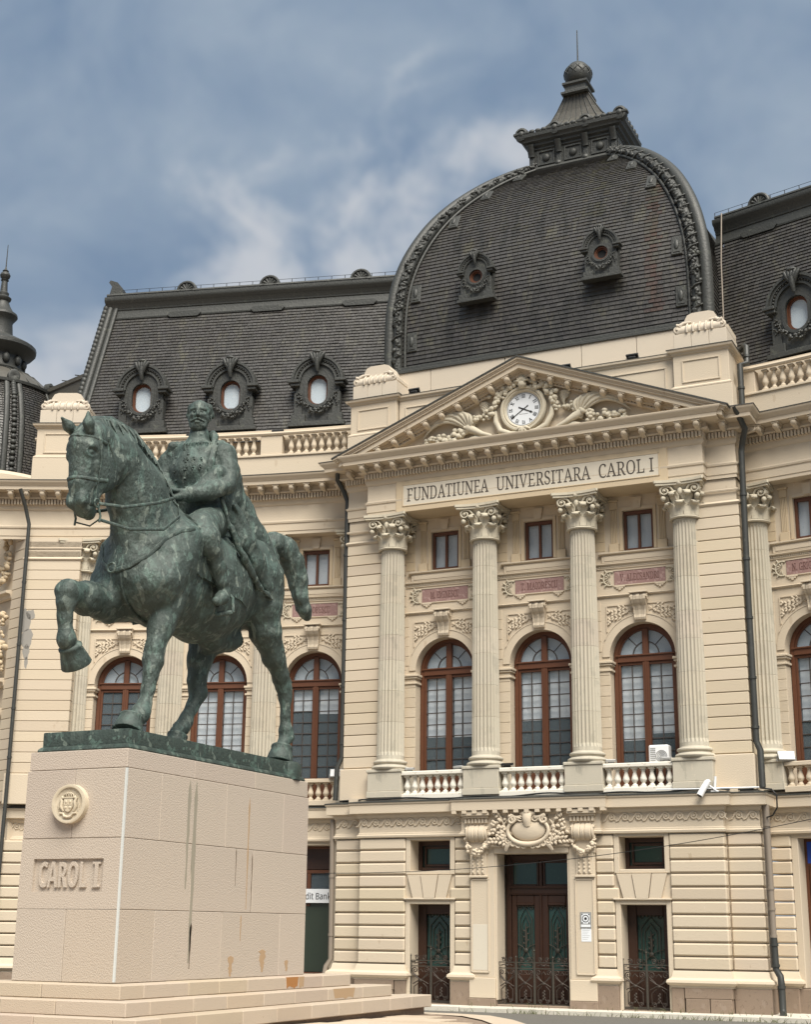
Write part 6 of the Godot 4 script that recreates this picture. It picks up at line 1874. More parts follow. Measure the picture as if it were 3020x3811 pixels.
func build_dome() -> void:
	var ctl := V2([5.12, 18.5, 5.12, 20.0, 5.07, 21.0, 4.93, 21.9, 4.64, 22.9, 4.15, 24.0, 3.54, 24.95, 2.8, 25.82, 2.12, 26.45, 1.6, 26.85])
	var cv := []
	for i in ctl.size() - 1:
		var p0: Vector2 = ctl[maxi(i - 1, 0)]; var p3: Vector2 = ctl[mini(i + 2, ctl.size() - 1)]
		for k in 5: cv.append(ctl[i].cubic_interpolate(ctl[i + 1], p0, p3, k / 5.0))
	cv.append(ctl[-1])
	var wat := func(y: float) -> float:
		for i in cv.size() - 1:
			if y <= cv[i + 1].y: return lerpf(cv[i].x, cv[i + 1].x, clampf((y - cv[i].y) / maxf(1e-5, cv[i + 1].y - cv[i].y), 0, 1))
		return cv[-1].x
	var zf := -6.2      # front face lies at zf + w, back face at zb - w, sides at +-w
	var zb := -4.4
	# smooth shell under the slates
	var b := MB.new()
	for i in cv.size() - 1:
		var a: Vector2 = cv[i]; var c: Vector2 = cv[i + 1]
		var w0 := a.x - 0.02; var w1 := c.x - 0.02
		b.quad(Vector3(-w0, a.y, zf + w0), Vector3(w0, a.y, zf + w0), Vector3(w1, c.y, zf + w1), Vector3(-w1, c.y, zf + w1))
		b.quad(Vector3(w0, a.y, zf + w0), Vector3(w0, a.y, zb - w0), Vector3(w1, c.y, zb - w1), Vector3(w1, c.y, zf + w1))
		b.quad(Vector3(-w0, a.y, zb - w0), Vector3(-w0, a.y, zf + w0), Vector3(-w1, c.y, zf + w1), Vector3(-w1, c.y, zb - w1))
		b.quad(Vector3(w0, a.y, zb - w0), Vector3(-w0, a.y, zb - w0), Vector3(-w1, c.y, zb - w1), Vector3(w1, c.y, zb - w1))
	b.box(Vector3(-1.6, 26.5, -6.0), Vector3(1.6, 26.86, -4.65))
	var dome := put("dome", b.mesh(), M.lead, lib)
	dome.set_meta("label", "tall square-based dome of dark slates with ribbed hips")
	var cut := []
	for p in cv:
		if p.y > 18.7: cut.append(p)
	var rows := roof_rows(cut, 0.14)
	b = MB.new()
	slates(b, rows, func(y: float): var w: float = wat.call(y); return Vector2(-w, w), func(u: float, o: float, y: float): return Vector3(u, y, zf + o), 0.2, 51, [[3.55, 19.2, 24.2, 0.22, Color(1.9, 0.85, 0.65)], [1.5, 23.0, 26.8, 0.55, Color(1.5, 1.1, 0.9)], [0.0, 18.6, 20.9, 6.0, Color(0.72, 0.72, 0.73)], [-2.05, 18.7, 20.3, 0.5, Color(1.7, 1.65, 1.55)], [2.1, 18.7, 20.3, 0.45, Color(1.5, 1.5, 1.4)], [-3.6, 19.0, 24.0, 0.4, Color(1.3, 1.3, 1.2)], [0.2, 22.0, 27.0, 2.6, Color(1.35, 1.32, 1.2)]])  # last entry paints sky sheen into upper courses; band below the oculi is darker
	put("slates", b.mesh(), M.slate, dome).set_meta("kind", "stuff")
	b = MB.new()
	slates(b, rows, func(y: float): var w: float = wat.call(y); return Vector2(-(w + zf), w - zb), func(u: float, o: float, y: float): return Vector3(o, y, -u), 0.19, 52)
	put("slates", b.mesh(), M.slate, dome).set_meta("kind", "stuff")
	# hips: a smooth roll, a leafy garland beside it and a beaded strip on the slates
	for q in [[-1.0, 1.0, zf], [1.0, 1.0, zf], [1.0, -1.0, zb]]:
		b = MB.new()
		var roll := []; var gar := []; var strip := []
		var dg := Vector3(q[0], 0, q[1]).normalized()
		var along := Vector3(-q[0], 0, 0)
		var sidev := Vector3(0, 0, -q[1])
		for i in range(0, cv.size(), 1):
			var p: Vector2 = cv[i]
			var e := Vector3(q[0] * p.x, p.y, q[2] + q[1] * p.x)
			roll.append(e + dg * 0.06 + Vector3.UP * 0.04)
			gar.append(e + along * 0.26 + Vector3(0, 0.05, q[1] * 0.08))
			strip.append(e + along * 0.50 + Vector3(0, 0.03, q[1] * 0.05))
		b.tube(roll, [0.19], 10)
		put("hip_roll", b.mesh(), M.lead, dome)
		b = MB.new()
		b.tube(gar, [0.15], 8)
		var r := RandomNumberGenerator.new(); r.seed = 61
		for i in gar.size() - 1:
			for k in 7:
				var p: Vector3 = gar[i].lerp(gar[i + 1], k / 7.0)
				b.blob(p + Vector3(r.randfn(0, 0.05), r.randfn(0, 0.03), q[1] * (0.10 + r.randf() * 0.05)), Vector3(0.075, 0.06, 0.05) * r.randf_range(0.7, 1.3), Basis(Vector3(r.randf(), r.randf(), 1).normalized(), r.randf() * 3.0), 6, 4)
			if i % 2 == 0:
				b.tube([gar[i] + Vector3(-0.17, -0.05, q[1] * 0.1), gar[i] + Vector3(0, 0.03, q[1] * 0.2), gar[i] + Vector3(0.17, 0.12, q[1] * 0.1)], [0.03], 5)
		put("hip_garland", b.mesh(), M.lead, dome)
		b = MB.new(); b.tube(strip, [0.05], 6)
		put("beaded_strip", b.mesh(), M.lead, dome)
		for y in [19.6, 21.3, 24.1, 25.3, 26.2]:
			var w: float = wat.call(y)
			var w2: float = wat.call(y + 0.3)
			b = MB.new()
			var tilt := atan2(w - w2, 0.3)
			b.xf = Transform3D(Basis(Vector3.UP, 0.0 if q[1] > 0 else PI) * Basis(Vector3.RIGHT, -tilt), Vector3(q[0] * (w - 0.74), y, q[2] + q[1] * (w + 0.02)))
			b.box(Vector3(-0.17, -0.33, -0.05), Vector3(0.17, 0.33, 0.05), 0.02)
			b.box(Vector3(-0.11, -0.26, 0.04), Vector3(0.11, 0.26, 0.07), 0.02)
			b.blob(Vector3(0, 0, 0.07), Vector3(0.08, 0.18, 0.05), Basis.IDENTITY, 8, 5)
			put("hip_panel", b.mesh(), M.lead, dome)
	for s in [-1.0, 1.0]:
		dormer(T3(s * 2.05, 21.34, -0.76), dome, true)
	lantern()
	# lightning conductor running down beside the dome
	b = MB.new()
	b.tube([Vector3(5.34, 22.9, -2.72), Vector3(5.36, 21.0, -2.2), Vector3(5.42, 18.6, -1.8)], [0.022], 5)
	put("lightning_conductor", b.mesh(), M.pipe_tan, dome)

func rect_path(hx: float, hz: float, cz: float) -> PackedVector2Array:
	return path([[0.0, cz - hz], [-hx, cz - hz], [-hx, cz + hz], [hx, cz + hz], [hx, cz - hz], [0.01, cz - hz]])

func lantern() -> void:
	var cz := -5.35
	var b := MB.new()
	b.sweep(V2([0.05, 26.8, 0.22, 26.85, 0.28, 26.95, 0.22, 27.05, 0.08, 27.08, 0.0, 27.1, 0.0, 27.92]), rect_path(1.62, 0.82, cz), false)
	var o := put("lantern", b.mesh(), M.lead, lib, Transform3D(Basis.from_scale(Vector3(0.95, 1, 0.95)), Vector3(0, -0.22, cz * 0.05)))
	b = MB.new()
	b.sweep(V2([0, 27.80, 0.05, 27.84, 0.05, 27.9, 0.14, 27.95, 0.16, 28.02, 0.26, 28.08, 0.28, 28.16, 0.36, 28.22, 0.38, 28.34, 0.30, 28.37, -0.3, 28.40]), rect_path(1.62, 0.82, cz), false)
	put("lantern_cornice", b.mesh(), M.lead, o)
	for k in 3:
		var x := -1.02 + 1.02 * k
		b = MB.new(); b.xf = T3(x, 27.48, cz + 0.82)
		for q in [[-0.33, -0.28, -0.27, 0.28], [0.27, -0.28, 0.33, 0.28], [-0.27, -0.28, 0.27, -0.22], [-0.27, 0.22, 0.27, 0.28]]:
			b.box(Vector3(q[0], q[1], 0), Vector3(q[2], q[3], 0.05), 0.01)
		b.blob(Vector3(0, 0, 0.0), Vector3(0.15, 0.15, 0.10), Basis.IDENTITY, 12, 7)
		put("boss_panel", b.mesh(), M.lead, o)
	for x in [-1.55, -0.51, 0.51, 1.55]:
		b = MB.new(); b.xf = T3(x, 0, cz + 0.82)
		b.box(Vector3(-0.1, 27.1, 0), Vector3(0.1, 27.7, 0.09), 0.015)
		b.tube([Vector3(0, 27.95, 0.3), Vector3(0, 27.85, 0.24), Vector3(0, 27.65, 0.12), Vector3(0, 27.55, 0.1)], [0.13], 6, [0.07], Vector3.RIGHT)
		b.blob(Vector3(0, 27.08, 0.14), Vector3(0.15, 0.13, 0.14), Basis.IDENTITY, 7, 5)
		put("lantern_bracket", b.mesh(), M.lead, o)
	# side panels
	for k in 2:
		b = MB.new(); b.xf = Transform3D(Basis(Vector3.UP, PI / 2), Vector3(1.62, 27.48, cz + 0.4 - 0.8 * k))
		b.box(Vector3(-0.28, -0.28, 0), Vector3(0.28, 0.28, 0.04), 0.02); b.blob(Vector3(0, 0, 0.04), Vector3(0.14, 0.14, 0.08), Basis.IDENTITY, 10, 6)
		put("boss_panel", b.mesh(), M.lead, o)
	# concave metal roof with standing seams
	var prof := V2([1.62, 28.36, 1.45, 28.48, 1.22, 28.72, 0.98, 29.05, 0.76, 29.42, 0.56, 29.78, 0.44, 30.0])
	b = MB.new()
	for i in prof.size() - 1:
		var a: Vector2 = prof[i]; var c: Vector2 = prof[i + 1]
		var d0 := maxf(0.3, a.x - 0.62); var d1 := maxf(0.3, c.x - 0.62)
		b.quad(Vector3(-a.x, a.y, cz + d0), Vector3(a.x, a.y, cz + d0), Vector3(c.x, c.y, cz + d1), Vector3(-c.x, c.y, cz + d1))
		b.quad(Vector3(a.x, a.y, cz + d0), Vector3(a.x, a.y, cz - d0), Vector3(c.x, c.y, cz - d1), Vector3(c.x, c.y, cz + d1))
		b.quad(Vector3(-a.x, a.y, cz - d0), Vector3(-a.x, a.y, cz + d0), Vector3(-c.x, c.y, cz + d1), Vector3(-c.x, c.y, cz - d1))
		b.quad(Vector3(a.x, a.y, cz - d0), Vector3(-a.x, a.y, cz - d0), Vector3(-c.x, c.y, cz - d1), Vector3(c.x, c.y, cz - d1))
	var rf := put("lantern_roof", b.mesh(), M.metal_roof, o)
	b = MB.new()
	for k in 9:
		var t := lerpf(-1.0, 1.0, k / 8.0)
		var p := []
		for i in prof.size(): p.append(Vector3(prof[i].x * t, prof[i].y + 0.02, cz + maxf(0.3, prof[i].x - 0.62)))
		b.tube(p, [0.022], 4)
	put("standing_seams", b.mesh(), M.lead, rf)
	for x in [-1.86, -0.58, 0.58, 1.86]:
		b = MB.new()
		b.xf = T3(x, 28.4, cz + 1.08) * Transform3D(Basis(Vector3.RIGHT, PI / 2), Vector3.ZERO)
		b.lathe(V2([0.0, -0.16, 0.25, -0.16, 0.27, -0.05, 0.25, 0.08, 0.18, 0.1, 0.16, 0.05, 0.0, 0.05]), 14)
		b.blob(Vector3(0, 0.06, 0), Vector3(0.13, 0.1, 0.13), Basis.IDENTITY, 8, 5)
		b.xf = Transform3D.IDENTITY
		b.box(Vector3(x - 0.3, 28.36, cz + 0.95), Vector3(x + 0.3, 28.46, cz + 1.2), 0.02)
		put("shell_acroterion", b.mesh(), M.lead, o)
	b = MB.new()
	for k in 16: b.blob(Vector3(-1.7 + 3.4 * k / 15.0, 28.46, cz + 1.08), Vector3(0.12, 0.08, 0.06), Basis.IDENTITY, 7, 4)
	for k in 6: b.blob(Vector3(1.92, 28.46, cz + 0.8 - 1.6 * k / 5.0), Vector3(0.08, 0.12, 0.12), Basis.IDENTITY, 7, 5)
	put("cresting", b.mesh(), M.lead, o)
	b = MB.new()
	b.sweep(V2([0.02, 29.96, 0.1, 30.0, 0.1, 30.08, 0.0, 30.12, -0.05, 30.3, -0.02, 30.34, 0.06, 30.38, 0.06, 30.46, -0.1, 30.5]), rect_path(0.42, 0.42, cz), false)
	b.box(Vector3(-0.4, 30.0, cz - 0.4), Vector3(0.4, 30.48, cz + 0.4))
	put("finial_base", b.mesh(), M.lead, o)
	b = MB.new()
	b.xf = T3(0, 30.48, cz)
	b.lathe(V2([0.2, 0.0, 0.36, 0.06, 0.46, 0.18, 0.52, 0.36, 0.51, 0.5, 0.44, 0.68, 0.30, 0.84, 0.12, 0.95, 0.05, 1.0, 0.0, 1.0]), 20)
	put("finial_ball", b.mesh(), M.lead, o)
	b = MB.new()   # diamond net of scales on the ball
	for k in 10:
		for sg in [-1.0, 1.0]:
			var p := []
			for i in 10:
				var t := i / 9.0
				var rr := 0.53 * sin(PI * (0.16 + 0.76 * t))
				var a: float = TAU * k / 10.0 + sg * t * 1.6
				p.append(Vector3(sin(a) * rr, 30.54 + 0.86 * t, cz + cos(a) * rr))
			b.tube(p, [0.016], 4)
	put("ball_net", b.mesh(), M.lead, o)
	b = MB.new(); b.tube([Vector3(0, 31.45, cz), Vector3(0, 32.75, cz)], [0.03, 0.018], 6); put("lightning_rod", b.mesh(), M.lead, o)

# ---------------------------------------------------------------- the domed corner far left
func build_tower() -> void:
	var d := Vector3(-0.6495, 0, -0.7298)
	var o := thing("corner_tower", "round slate-domed tower with ringed spire at the far left edge behind the balustrade", "tower", Vector3(-21.72, 14.95, -1.35))
	o.scale = Vector3(0.86, 0.93, 0.86)
	var m := MB.new()
	m.lathe(V2([4.0, -15.4, 4.0, 1.0, 4.3, 1.2, 4.3, 1.6, 4.0, 1.8]), 40); put("drum", m.mesh(), M.cream, o)
	var cv := V2([3.35, 1.8, 3.3, 3.0, 3.15, 4.2, 2.85, 5.2, 2.55, 5.8])
	m = MB.new(); m.lathe(cv.map(func(p): return p - Vector2(0.03, 0)), 40); put("dome_shell", m.mesh(), M.lead, o)
	m = MB.new()
	slates(m, roof_rows(cv, 0.11), func(_y: float): return Vector2(-0.3, 2.3), func(u: float, out: float, y: float): return Vector3(sin(u) * out, y, cos(u) * out), 0.2 / 3.1, 71)
	put("slates", m.mesh(), M.slate, o).set_meta("kind", "stuff")
	for k in 8:
		var a := 0.23 + TAU * k / 8.0
		m = MB.new()
		for off in [-0.1, 0.1]:
			var p := []
			for q in cv: p.append(Vector3(sin(a + off) * (q.x + 0.04), q.y, cos(a + off) * (q.x + 0.04)))
			m.tube(p, [0.13], 6, [0.06], Vector3(cos(a), 0, -sin(a)))
		for i in 22:
			var t := i / 21.0 * (cv.size() - 1.001)
			var q: Vector2 = cv[int(t)].lerp(cv[int(t) + 1], t - int(t))
			m.blob(Vector3(sin(a) * (q.x + 0.05), q.y, cos(a) * (q.x + 0.05)), Vector3(0.13, 0.11, 0.1), Basis(Vector3.UP, a), 7, 5)
		put("dome_rib", m.mesh(), M.lead, o)
		m = MB.new(); m.xf = Transform3D(Basis(Vector3.UP, a), Vector3(sin(a) * 2.62, 6.05, cos(a) * 2.62)) * Transform3D(Basis(Vector3.RIGHT, PI / 2), Vector3.ZERO)
		m.lathe(V2([0, -0.2, 0.24, -0.2, 0.26, 0.05, 0.18, 0.08, 0, 0.02]), 14); put("shell_acroterion", m.mesh(), M.lead, o)
	m = MB.new()
	m.lathe(V2([2.55, 5.75, 2.68, 5.8, 2.7, 5.9, 2.6, 5.95, 2.5, 5.98]), 40); put("dome_cornice", m.mesh(), M.lead, o)
	m = MB.new()
	m.lathe(V2([2.5, 5.97, 2.2, 6.3, 1.75, 6.62, 1.2, 6.85]), 40)
	put("metal_roof", m.mesh(), M.metal_roof, o)
	m = MB.new()
	for k in 24:
		var a := TAU * k / 24.0
		m.tube([Vector3(sin(a) * 2.52, 5.99, cos(a) * 2.52), Vector3(sin(a) * 1.76, 6.64, cos(a) * 1.76), Vector3(sin(a) * 1.2, 6.87, cos(a) * 1.2)], [0.02], 4)
	put("standing_seams", m.mesh(), M.lead, o)
	m = MB.new()
	m.lathe(V2([1.25, 6.8, 1.3, 6.9, 1.15, 7.0, 1.1, 7.1, 1.1, 7.5, 1.2, 7.6, 1.5, 7.72, 1.62, 7.85, 1.62, 8.0, 1.55, 8.05, 1.1, 8.28, 0.62, 8.5, 0.56, 8.55, 0.5, 9.1, 0.55, 9.2, 0.62, 9.28, 0.70, 9.38, 0.68, 9.48, 0.55, 9.52, 0.34, 9.85, 0.26, 10.05, 0.34, 10.12, 0.36, 10.2, 0.28, 10.26, 0.22, 10.3, 0.24, 10.42, 0.16, 10.5, 0.13, 10.95, 0.18, 11.0, 0.12, 11.04, 0.2, 11.12, 0.23, 11.22, 0.18, 11.33, 0.1, 11.38, 0.14, 11.42, 0.1, 11.46, 0.05, 11.5, 0.03, 11.6, 0.0, 11.6]), 28)
	put("spire", m.mesh(), M.lead, o)
	m = MB.new(); m.tube([Vector3(0, 11.5, 0), Vector3(0, 12.6, 0)], [0.028, 0.015], 6); put("lightning_rod", m.mesh(), M.lead, o)
	for k in 12:
		var a := TAU * k / 12.0
		m = MB.new(); m.blob(Vector3(sin(a) * 1.15, 7.3, cos(a) * 1.15), Vector3(0.17, 0.22, 0.14), Basis(Vector3.UP, a), 8, 5); put("drum_boss", m.mesh(), M.lead, o)
	# low curved metal roof running behind towards the mansard
	var rf := MB.new()
	var p := path([[-24.0, -3.2], [-17.0, -0.9]])
	rf.sweep(V2([0, 20.35, 0.05, 20.4, 0.05, 20.55, -0.1, 20.6, -0.7, 20.85, -1.5, 21.0, -2.6, 21.05]), p, false)
	rf.sweep(V2([0, 15, 0, 20.35]), p, false)
	var lo := put("low_metal_roof", rf.mesh(), M.metal_roof, lib)
	rf = MB.new()
	for k in 10:
		var q := p[0].lerp(p[1], k / 9.0)
		rf.tube([Vector3(q.x, 20.6, q.y + 0.1), Vector3(q.x - 0.2, 20.87, q.y - 0.66), Vector3(q.x - 0.5, 21.02, q.y - 1.44)], [0.02], 4)
	put("standing_seams", rf.mesh(), M.lead, lo)

# ---------------------------------------------------------------- smooth bodies: signed distance on a grid, meshed by surface nets
class Field:
	var lo: Vector3
	var h: float
	var nx: int
	var ny: int
	var nz: int
	var d := PackedFloat32Array()

	func _init(a: Vector3, b: Vector3, cell: float) -> void:
		lo = a; h = cell
		nx = int((b.x - a.x) / cell) + 2; ny = int((b.y - a.y) / cell) + 2; nz = int((b.z - a.z) / cell) + 2
		d.resize(nx * ny * nz); d.fill(1.0)

	# tapered capsule; k = blend width; sx > 1 narrows it across x
	func cap(ax: float, ay: float, az: float, ra: float, bx: float, by: float, bz: float, rb: float, k: float, sx: float, sub := false) -> void:
		var e := maxf(ra, rb) + k + h * 2.0
		var x0 := clampi(int((minf(ax, bx) - e - lo.x) / h), 0, nx - 1); var x1 := clampi(int((maxf(ax, bx) + e - lo.x) / h) + 1, 0, nx - 1)
		var y0 := clampi(int((minf(ay, by) - e - lo.y) / h), 0, ny - 1); var y1 := clampi(int((maxf(ay, by) + e - lo.y) / h) + 1, 0, ny - 1)
		var z0 := clampi(int((minf(az, bz) - e - lo.z) / h), 0, nz - 1); var z1 := clampi(int((maxf(az, bz) + e - lo.z) / h) + 1, 0, nz - 1)
		var vx := (bx - ax) * sx; var vy := by - ay; var vz := bz - az
		var l2 := maxf(1e-9, vx * vx + vy * vy + vz * vz)
		var dr := rb - ra
		var ik := 1.0 / maxf(k, 1e-5)
		for z in range(z0, z1 + 1):
			var pz := lo.z + z * h - az
			for y in range(y0, y1 + 1):
				var py := lo.y + y * h - ay
				var row := (z * ny + y) * nx
				var yz := py * py + pz * pz
				var dyz := py * vy + pz * vz
				for x in range(x0, x1 + 1):
					var px := (lo.x + x * h - ax) * sx
					var t := (px * vx + dyz) / l2
					t = 0.0 if t < 0.0 else (1.0 if t > 1.0 else t)
					var q := px * px + yz - 2.0 * t * (px * vx + dyz) + t * t * l2
					var dist := sqrt(q if q > 0.0 else 0.0) - ra - dr * t
					var o := d[row + x]
					if sub:
						dist = -dist
						var m := k - absf(o - dist)
						var v := maxf(o, dist)
						d[row + x] = v + (m * m * 0.25 * ik if m > 0.0 else 0.0)
					else:
						var m := k - absf(o - dist)
						var v := minf(o, dist)
						d[row + x] = v - (m * m * 0.25 * ik if m > 0.0 else 0.0)

	func bones(a: Array) -> void:
		for i in range(0, a.size(), 10):
			cap(a[i], a[i + 1], a[i + 2], a[i + 3], a[i + 4], a[i + 5], a[i + 6], a[i + 7], a[i + 8], a[i + 9])

	func rough(seed_: int, freq: float, amp: float, freq2 := 0.0, amp2 := 0.0) -> void:
		var f := FastNoiseLite.new(); f.seed = seed_; f.frequency = freq; f.fractal_octaves = 3
		var g := FastNoiseLite.new(); g.seed = seed_ + 1; g.frequency = freq2; g.fractal_octaves = 2
		var lim := h * 2.5 + amp + amp2
		for z in nz:
			for y in ny:
				var row := (z * ny + y) * nx
				for x in nx:
					var o := d[row + x]
					if o < lim and o > -lim:
						o += f.get_noise_3d(lo.x + x * h, lo.y + y * h, lo.z + z * h) * amp
						if amp2 > 0.0: o += g.get_noise_3d((lo.x + x * h) * 1.5, (lo.y + y * h) * 0.35, (lo.z + z * h)) * amp2
						d[row + x] = o

	func at(p: Vector3) -> float:
		var q := (p - lo) / h
		var x := clampi(int(q.x), 0, nx - 2); var y := clampi(int(q.y), 0, ny - 2); var z := clampi(int(q.z), 0, nz - 2)
		var f := q - Vector3(x, y, z)
		var i := (z * ny + y) * nx + x
		var a := lerpf(lerpf(d[i], d[i + 1], f.x), lerpf(d[i + nx], d[i + nx + 1], f.x), f.y)
		i += nx * ny
		var b := lerpf(lerpf(d[i], d[i + 1], f.x), lerpf(d[i + nx], d[i + nx + 1], f.x), f.y)
		return lerpf(a, b, f.z)

	# the surface met when coming from 'from' along 'dir'
	func hit(from: Vector3, dir: Vector3, far: float) -> Vector3:
		var t := 0.0
		while t < far:
			if at(from + dir * t) < 0.0: return from + dir * t
			t += 0.015
		return from + dir * far

	func into(b: MB) -> void:
		var sxy := nx * ny
		var idx := PackedInt32Array(); idx.resize(nx * ny * nz); idx.fill(-1)
		var pv := PackedVector3Array(); var pn := PackedVector3Array()
		var ce := [[0, 1], [0, 2], [0, 4], [1, 3], [1, 5], [2, 3], [2, 6], [3, 7], [4, 5], [4, 6], [5, 7], [6, 7]]
		var c := PackedFloat32Array(); c.resize(8)
		var off := [0, 1, nx, nx + 1, sxy, sxy + 1, sxy + nx, sxy + nx + 1]
		var big := h * 4.0
		for z in nz - 1:
			for y in ny - 1:
				var row := (z * ny + y) * nx
				for x in nx - 1:
					var i := row + x
					var d0 := d[i]
					if d0 > big or d0 < -big: continue
					var s := 0
					for k in 8:
						var v := d[i + off[k]]
						c[k] = v
						if v < 0.0: s += 1
					if s == 0 or s == 8: continue
					var p := Vector3.ZERO; var n := 0
					for e in ce:
						var a := c[e[0]]; var q := c[e[1]]
						if (a < 0.0) != (q < 0.0):
							var t := a / (a - q)
							var e0: int = e[0]; var e1: int = e[1]
							var va := Vector3(e0 & 1, (e0 >> 1) & 1, e0 >> 2); var vb := Vector3(e1 & 1, (e1 >> 1) & 1, e1 >> 2)
							p += va.lerp(vb, t); n += 1
					p /= n
					idx[i] = pv.size()
					pv.append(lo + (Vector3(x, y, z) + p) * h)
					pn.append(Vector3(c[1] + c[3] + c[5] + c[7] - c[0] - c[2] - c[4] - c[6], c[2] + c[3] + c[6] + c[7] - c[0] - c[1] - c[4] - c[5], c[4] + c[5] + c[6] + c[7] - c[0] - c[1] - c[2] - c[3]).normalized())
		for z in range(1, nz - 1):
			for y in range(1, ny - 1):
				var row := (z * ny + y) * nx
				for x in range(1, nx - 1):
					var i := row + x
					var a := d[i]
					if a > big or a < -big: continue
					for ax in 3:
						var st: int = [1, nx, sxy][ax]
						var q := d[i + st]
						if (a < 0.0) == (q < 0.0): continue
						var u: int = [nx, sxy, 1][ax]; var w: int = [sxy, 1, nx][ax]
						var v0 := idx[i - u - w]; var v1 := idx[i - w]; var v2 := idx[i]; var v3 := idx[i - u]
						if v0 < 0 or v1 < 0 or v2 < 0 or v3 < 0: continue
						if a < 0.0: b.quadn(pv[v0], pv[v1], pv[v2], pv[v3], pn[v0], pn[v1], pn[v2], pn[v3])
						else: b.quadn(pv[v3], pv[v2], pv[v1], pv[v0], pn[v3], pn[v2], pn[v1], pn[v0])

# ---------------------------------------------------------------- the rider on his pedestal
const HX := -1.27

func build_pedestal() -> void:
	var o := thing("statue_pedestal", "tall pinkish granite pedestal of large blocks carrying the bronze rider", "pedestal", Vector3(HX, 0.72, 15.35))
	var T := T3(-HX, -0.72, -15.35)
	var X0 := -2.33; var X1 := -0.31; var Z0 := 12.30; var Z1 := 18.41
	var blk := func(x0: float, x1: float, y0: float, y1: float, z0: float, z1: float, nm := "stone_block") -> void:
		var b := MB.new()
		var g := rng.randf_range(0.95, 1.05)
		b.col = Color(g, g * rng.randf_range(0.985, 1.005), g * rng.randf_range(0.96, 1.01))
		b.box(Vector3(x0, y0 + 0.003, z0), Vector3(x1, y1 - 0.003, z1), 0.008)
		put(nm, b.mesh(), M.granite, o, T)
	var e := 0.003
	var xm := -1.34
	for q in [[0.72, 1.84, [17.41, 15.35, 13.3]], [2.955, 4.065, [17.41, 15.35, 13.29]]]:
		var zs: Array = [Z1] + q[2] + [Z0]
		blk.call(xm + e, X1, q[0], q[1], zs[1] + e, Z1); blk.call(X0, xm - e, q[0], q[1], zs[1] + e, Z1)
		for k in range(1, zs.size() - 1):
			blk.call(X0, X1, q[0], q[1], zs[k + 1] + e, zs[k] - e)
	# middle course: the front block carries the sunk name panel
	blk.call(X0, X1, 1.84, 2.955, 14.35 + e, 16.4 - e); blk.call(X0, X1, 1.84, 2.955, Z0, 14.35 - e)
	blk.call(X0, X1, 1.84, 2.955, 16.4 + e, Z1 - 0.05)
	for q in [[X0, 1.843, -2.06, 2.952], [-0.66, 1.843, X1, 2.952], [-2.06, 1.843, -0.66, 2.11], [-2.06, 2.63, -0.66, 2.952]]:
		var b := MB.new(); b.box(Vector3(q[0], q[1], Z1 - 0.06), Vector3(q[2], q[3], Z1)); put("stone_block", b.mesh(), M.granite, o, T)
	# cap course
	blk.call(X0 + 0.02, X1 - 0.02, 4.07, 4.38, 16.4 + e, Z1 - 0.02); blk.call(X0 + 0.02, X1 - 0.02, 4.07, 4.38, 14.35 + e, 16.4 - e); blk.call(X0 + 0.02, X1 - 0.02, 4.07, 4.38, Z0 + 0.02, 14.35 - e)
	# raised name in the panel
	for q in [["CAROL", "Droid Sans", 0.95, -1.475], ["I", "Droid Serif", 0.15, -0.80]]:
		var tm := text_mesh(q[0], q[1], 0.40, 0.06, true)
		put("lettering", tm[0], M.granite, o, T * Transform3D(Basis.from_scale(Vector3(q[2] / tm[1], 1, 1)), Vector3(q[3], 2.37, Z1 - 0.04)))
	# white lime streak down the corner seam
	var b := MB.new()
	for i in 24:
		var y0 := 0.74 + 3.32 * i / 24.0; var y1 := 0.74 + 3.32 * (i + 1) / 24.0
		var w0 := 0.006 + 0.022 * i / 24.0 + rng.randf() * 0.008
		b.box(Vector3(X1 - w0, y0, Z1 - 0.03), Vector3(X1 + 0.003, y1, Z1 + 0.003))
		b.box(Vector3(X1 - 0.03, y0, Z1 - w0 * 1.1), Vector3(X1 + 0.0035, y1, Z1 + 0.0032))
	put("corner_seam", b.mesh(), M.seam, o, T).set_meta("label", "whitish pointed seam down the front corner")
	# stains running down the long side and round the base: thin deposits
	for q in [[16.35, 1.0, 4.05, 0.10, 0], [16.55, 2.2, 4.05, 0.07, 0], [16.32, 0.9, 1.65, 0.045, 1], [14.55, 1.9, 3.9, 0.04, 2], [14.38, 1.85, 2.9, 0.03, 1], [14.95, 2.3, 2.95, 0.025, 1], [14.7, 1.35, 1.8, 0.035, 2], [13.9, 0.8, 1.2, 0.16, 2], [15.0, 0.75, 1.1, 0.12, 2], [13.0, 0.8, 1.0, 0.1, 2]]:
		b = MB.new()
		var pts := PackedVector2Array()
		var n := 10
		for i in n: pts.append(Vector2(-q[0] - q[3] * rng.randf_range(0.45, 1.0) * (0.35 + 0.65 * i / n), lerpf(q[1], q[2], float(i) / n)))
		pts.append(Vector2(-q[0], q[2]))
		for i in range(n - 1, -1, -1): pts.append(Vector2(-q[0] + q[3] * rng.randf_range(0.45, 1.0) * (0.35 + 0.65 * i / n), lerpf(q[1], q[2], float(i) / n)))
		b.xf = Transform3D(Basis(Vector3.UP, PI / 2), Vector3(X1, 0, 0))
		b.prism(pts, -0.01, 0.0022)
		put("stain", b.mesh(), [M.stain_green, M.stain_dark, M.stain_rust][q[4]], o, T)
	# oval medallion with a crowned shield, supporters and ribbon
	var mc := Vector3(-1.36, 3.5, Z1)
	b = MB.new()
	b.xf = Transform3D(Basis.from_scale(Vector3(0.335, 0.315, 1.0)) * Basis(Vector3.RIGHT, PI / 2), mc)
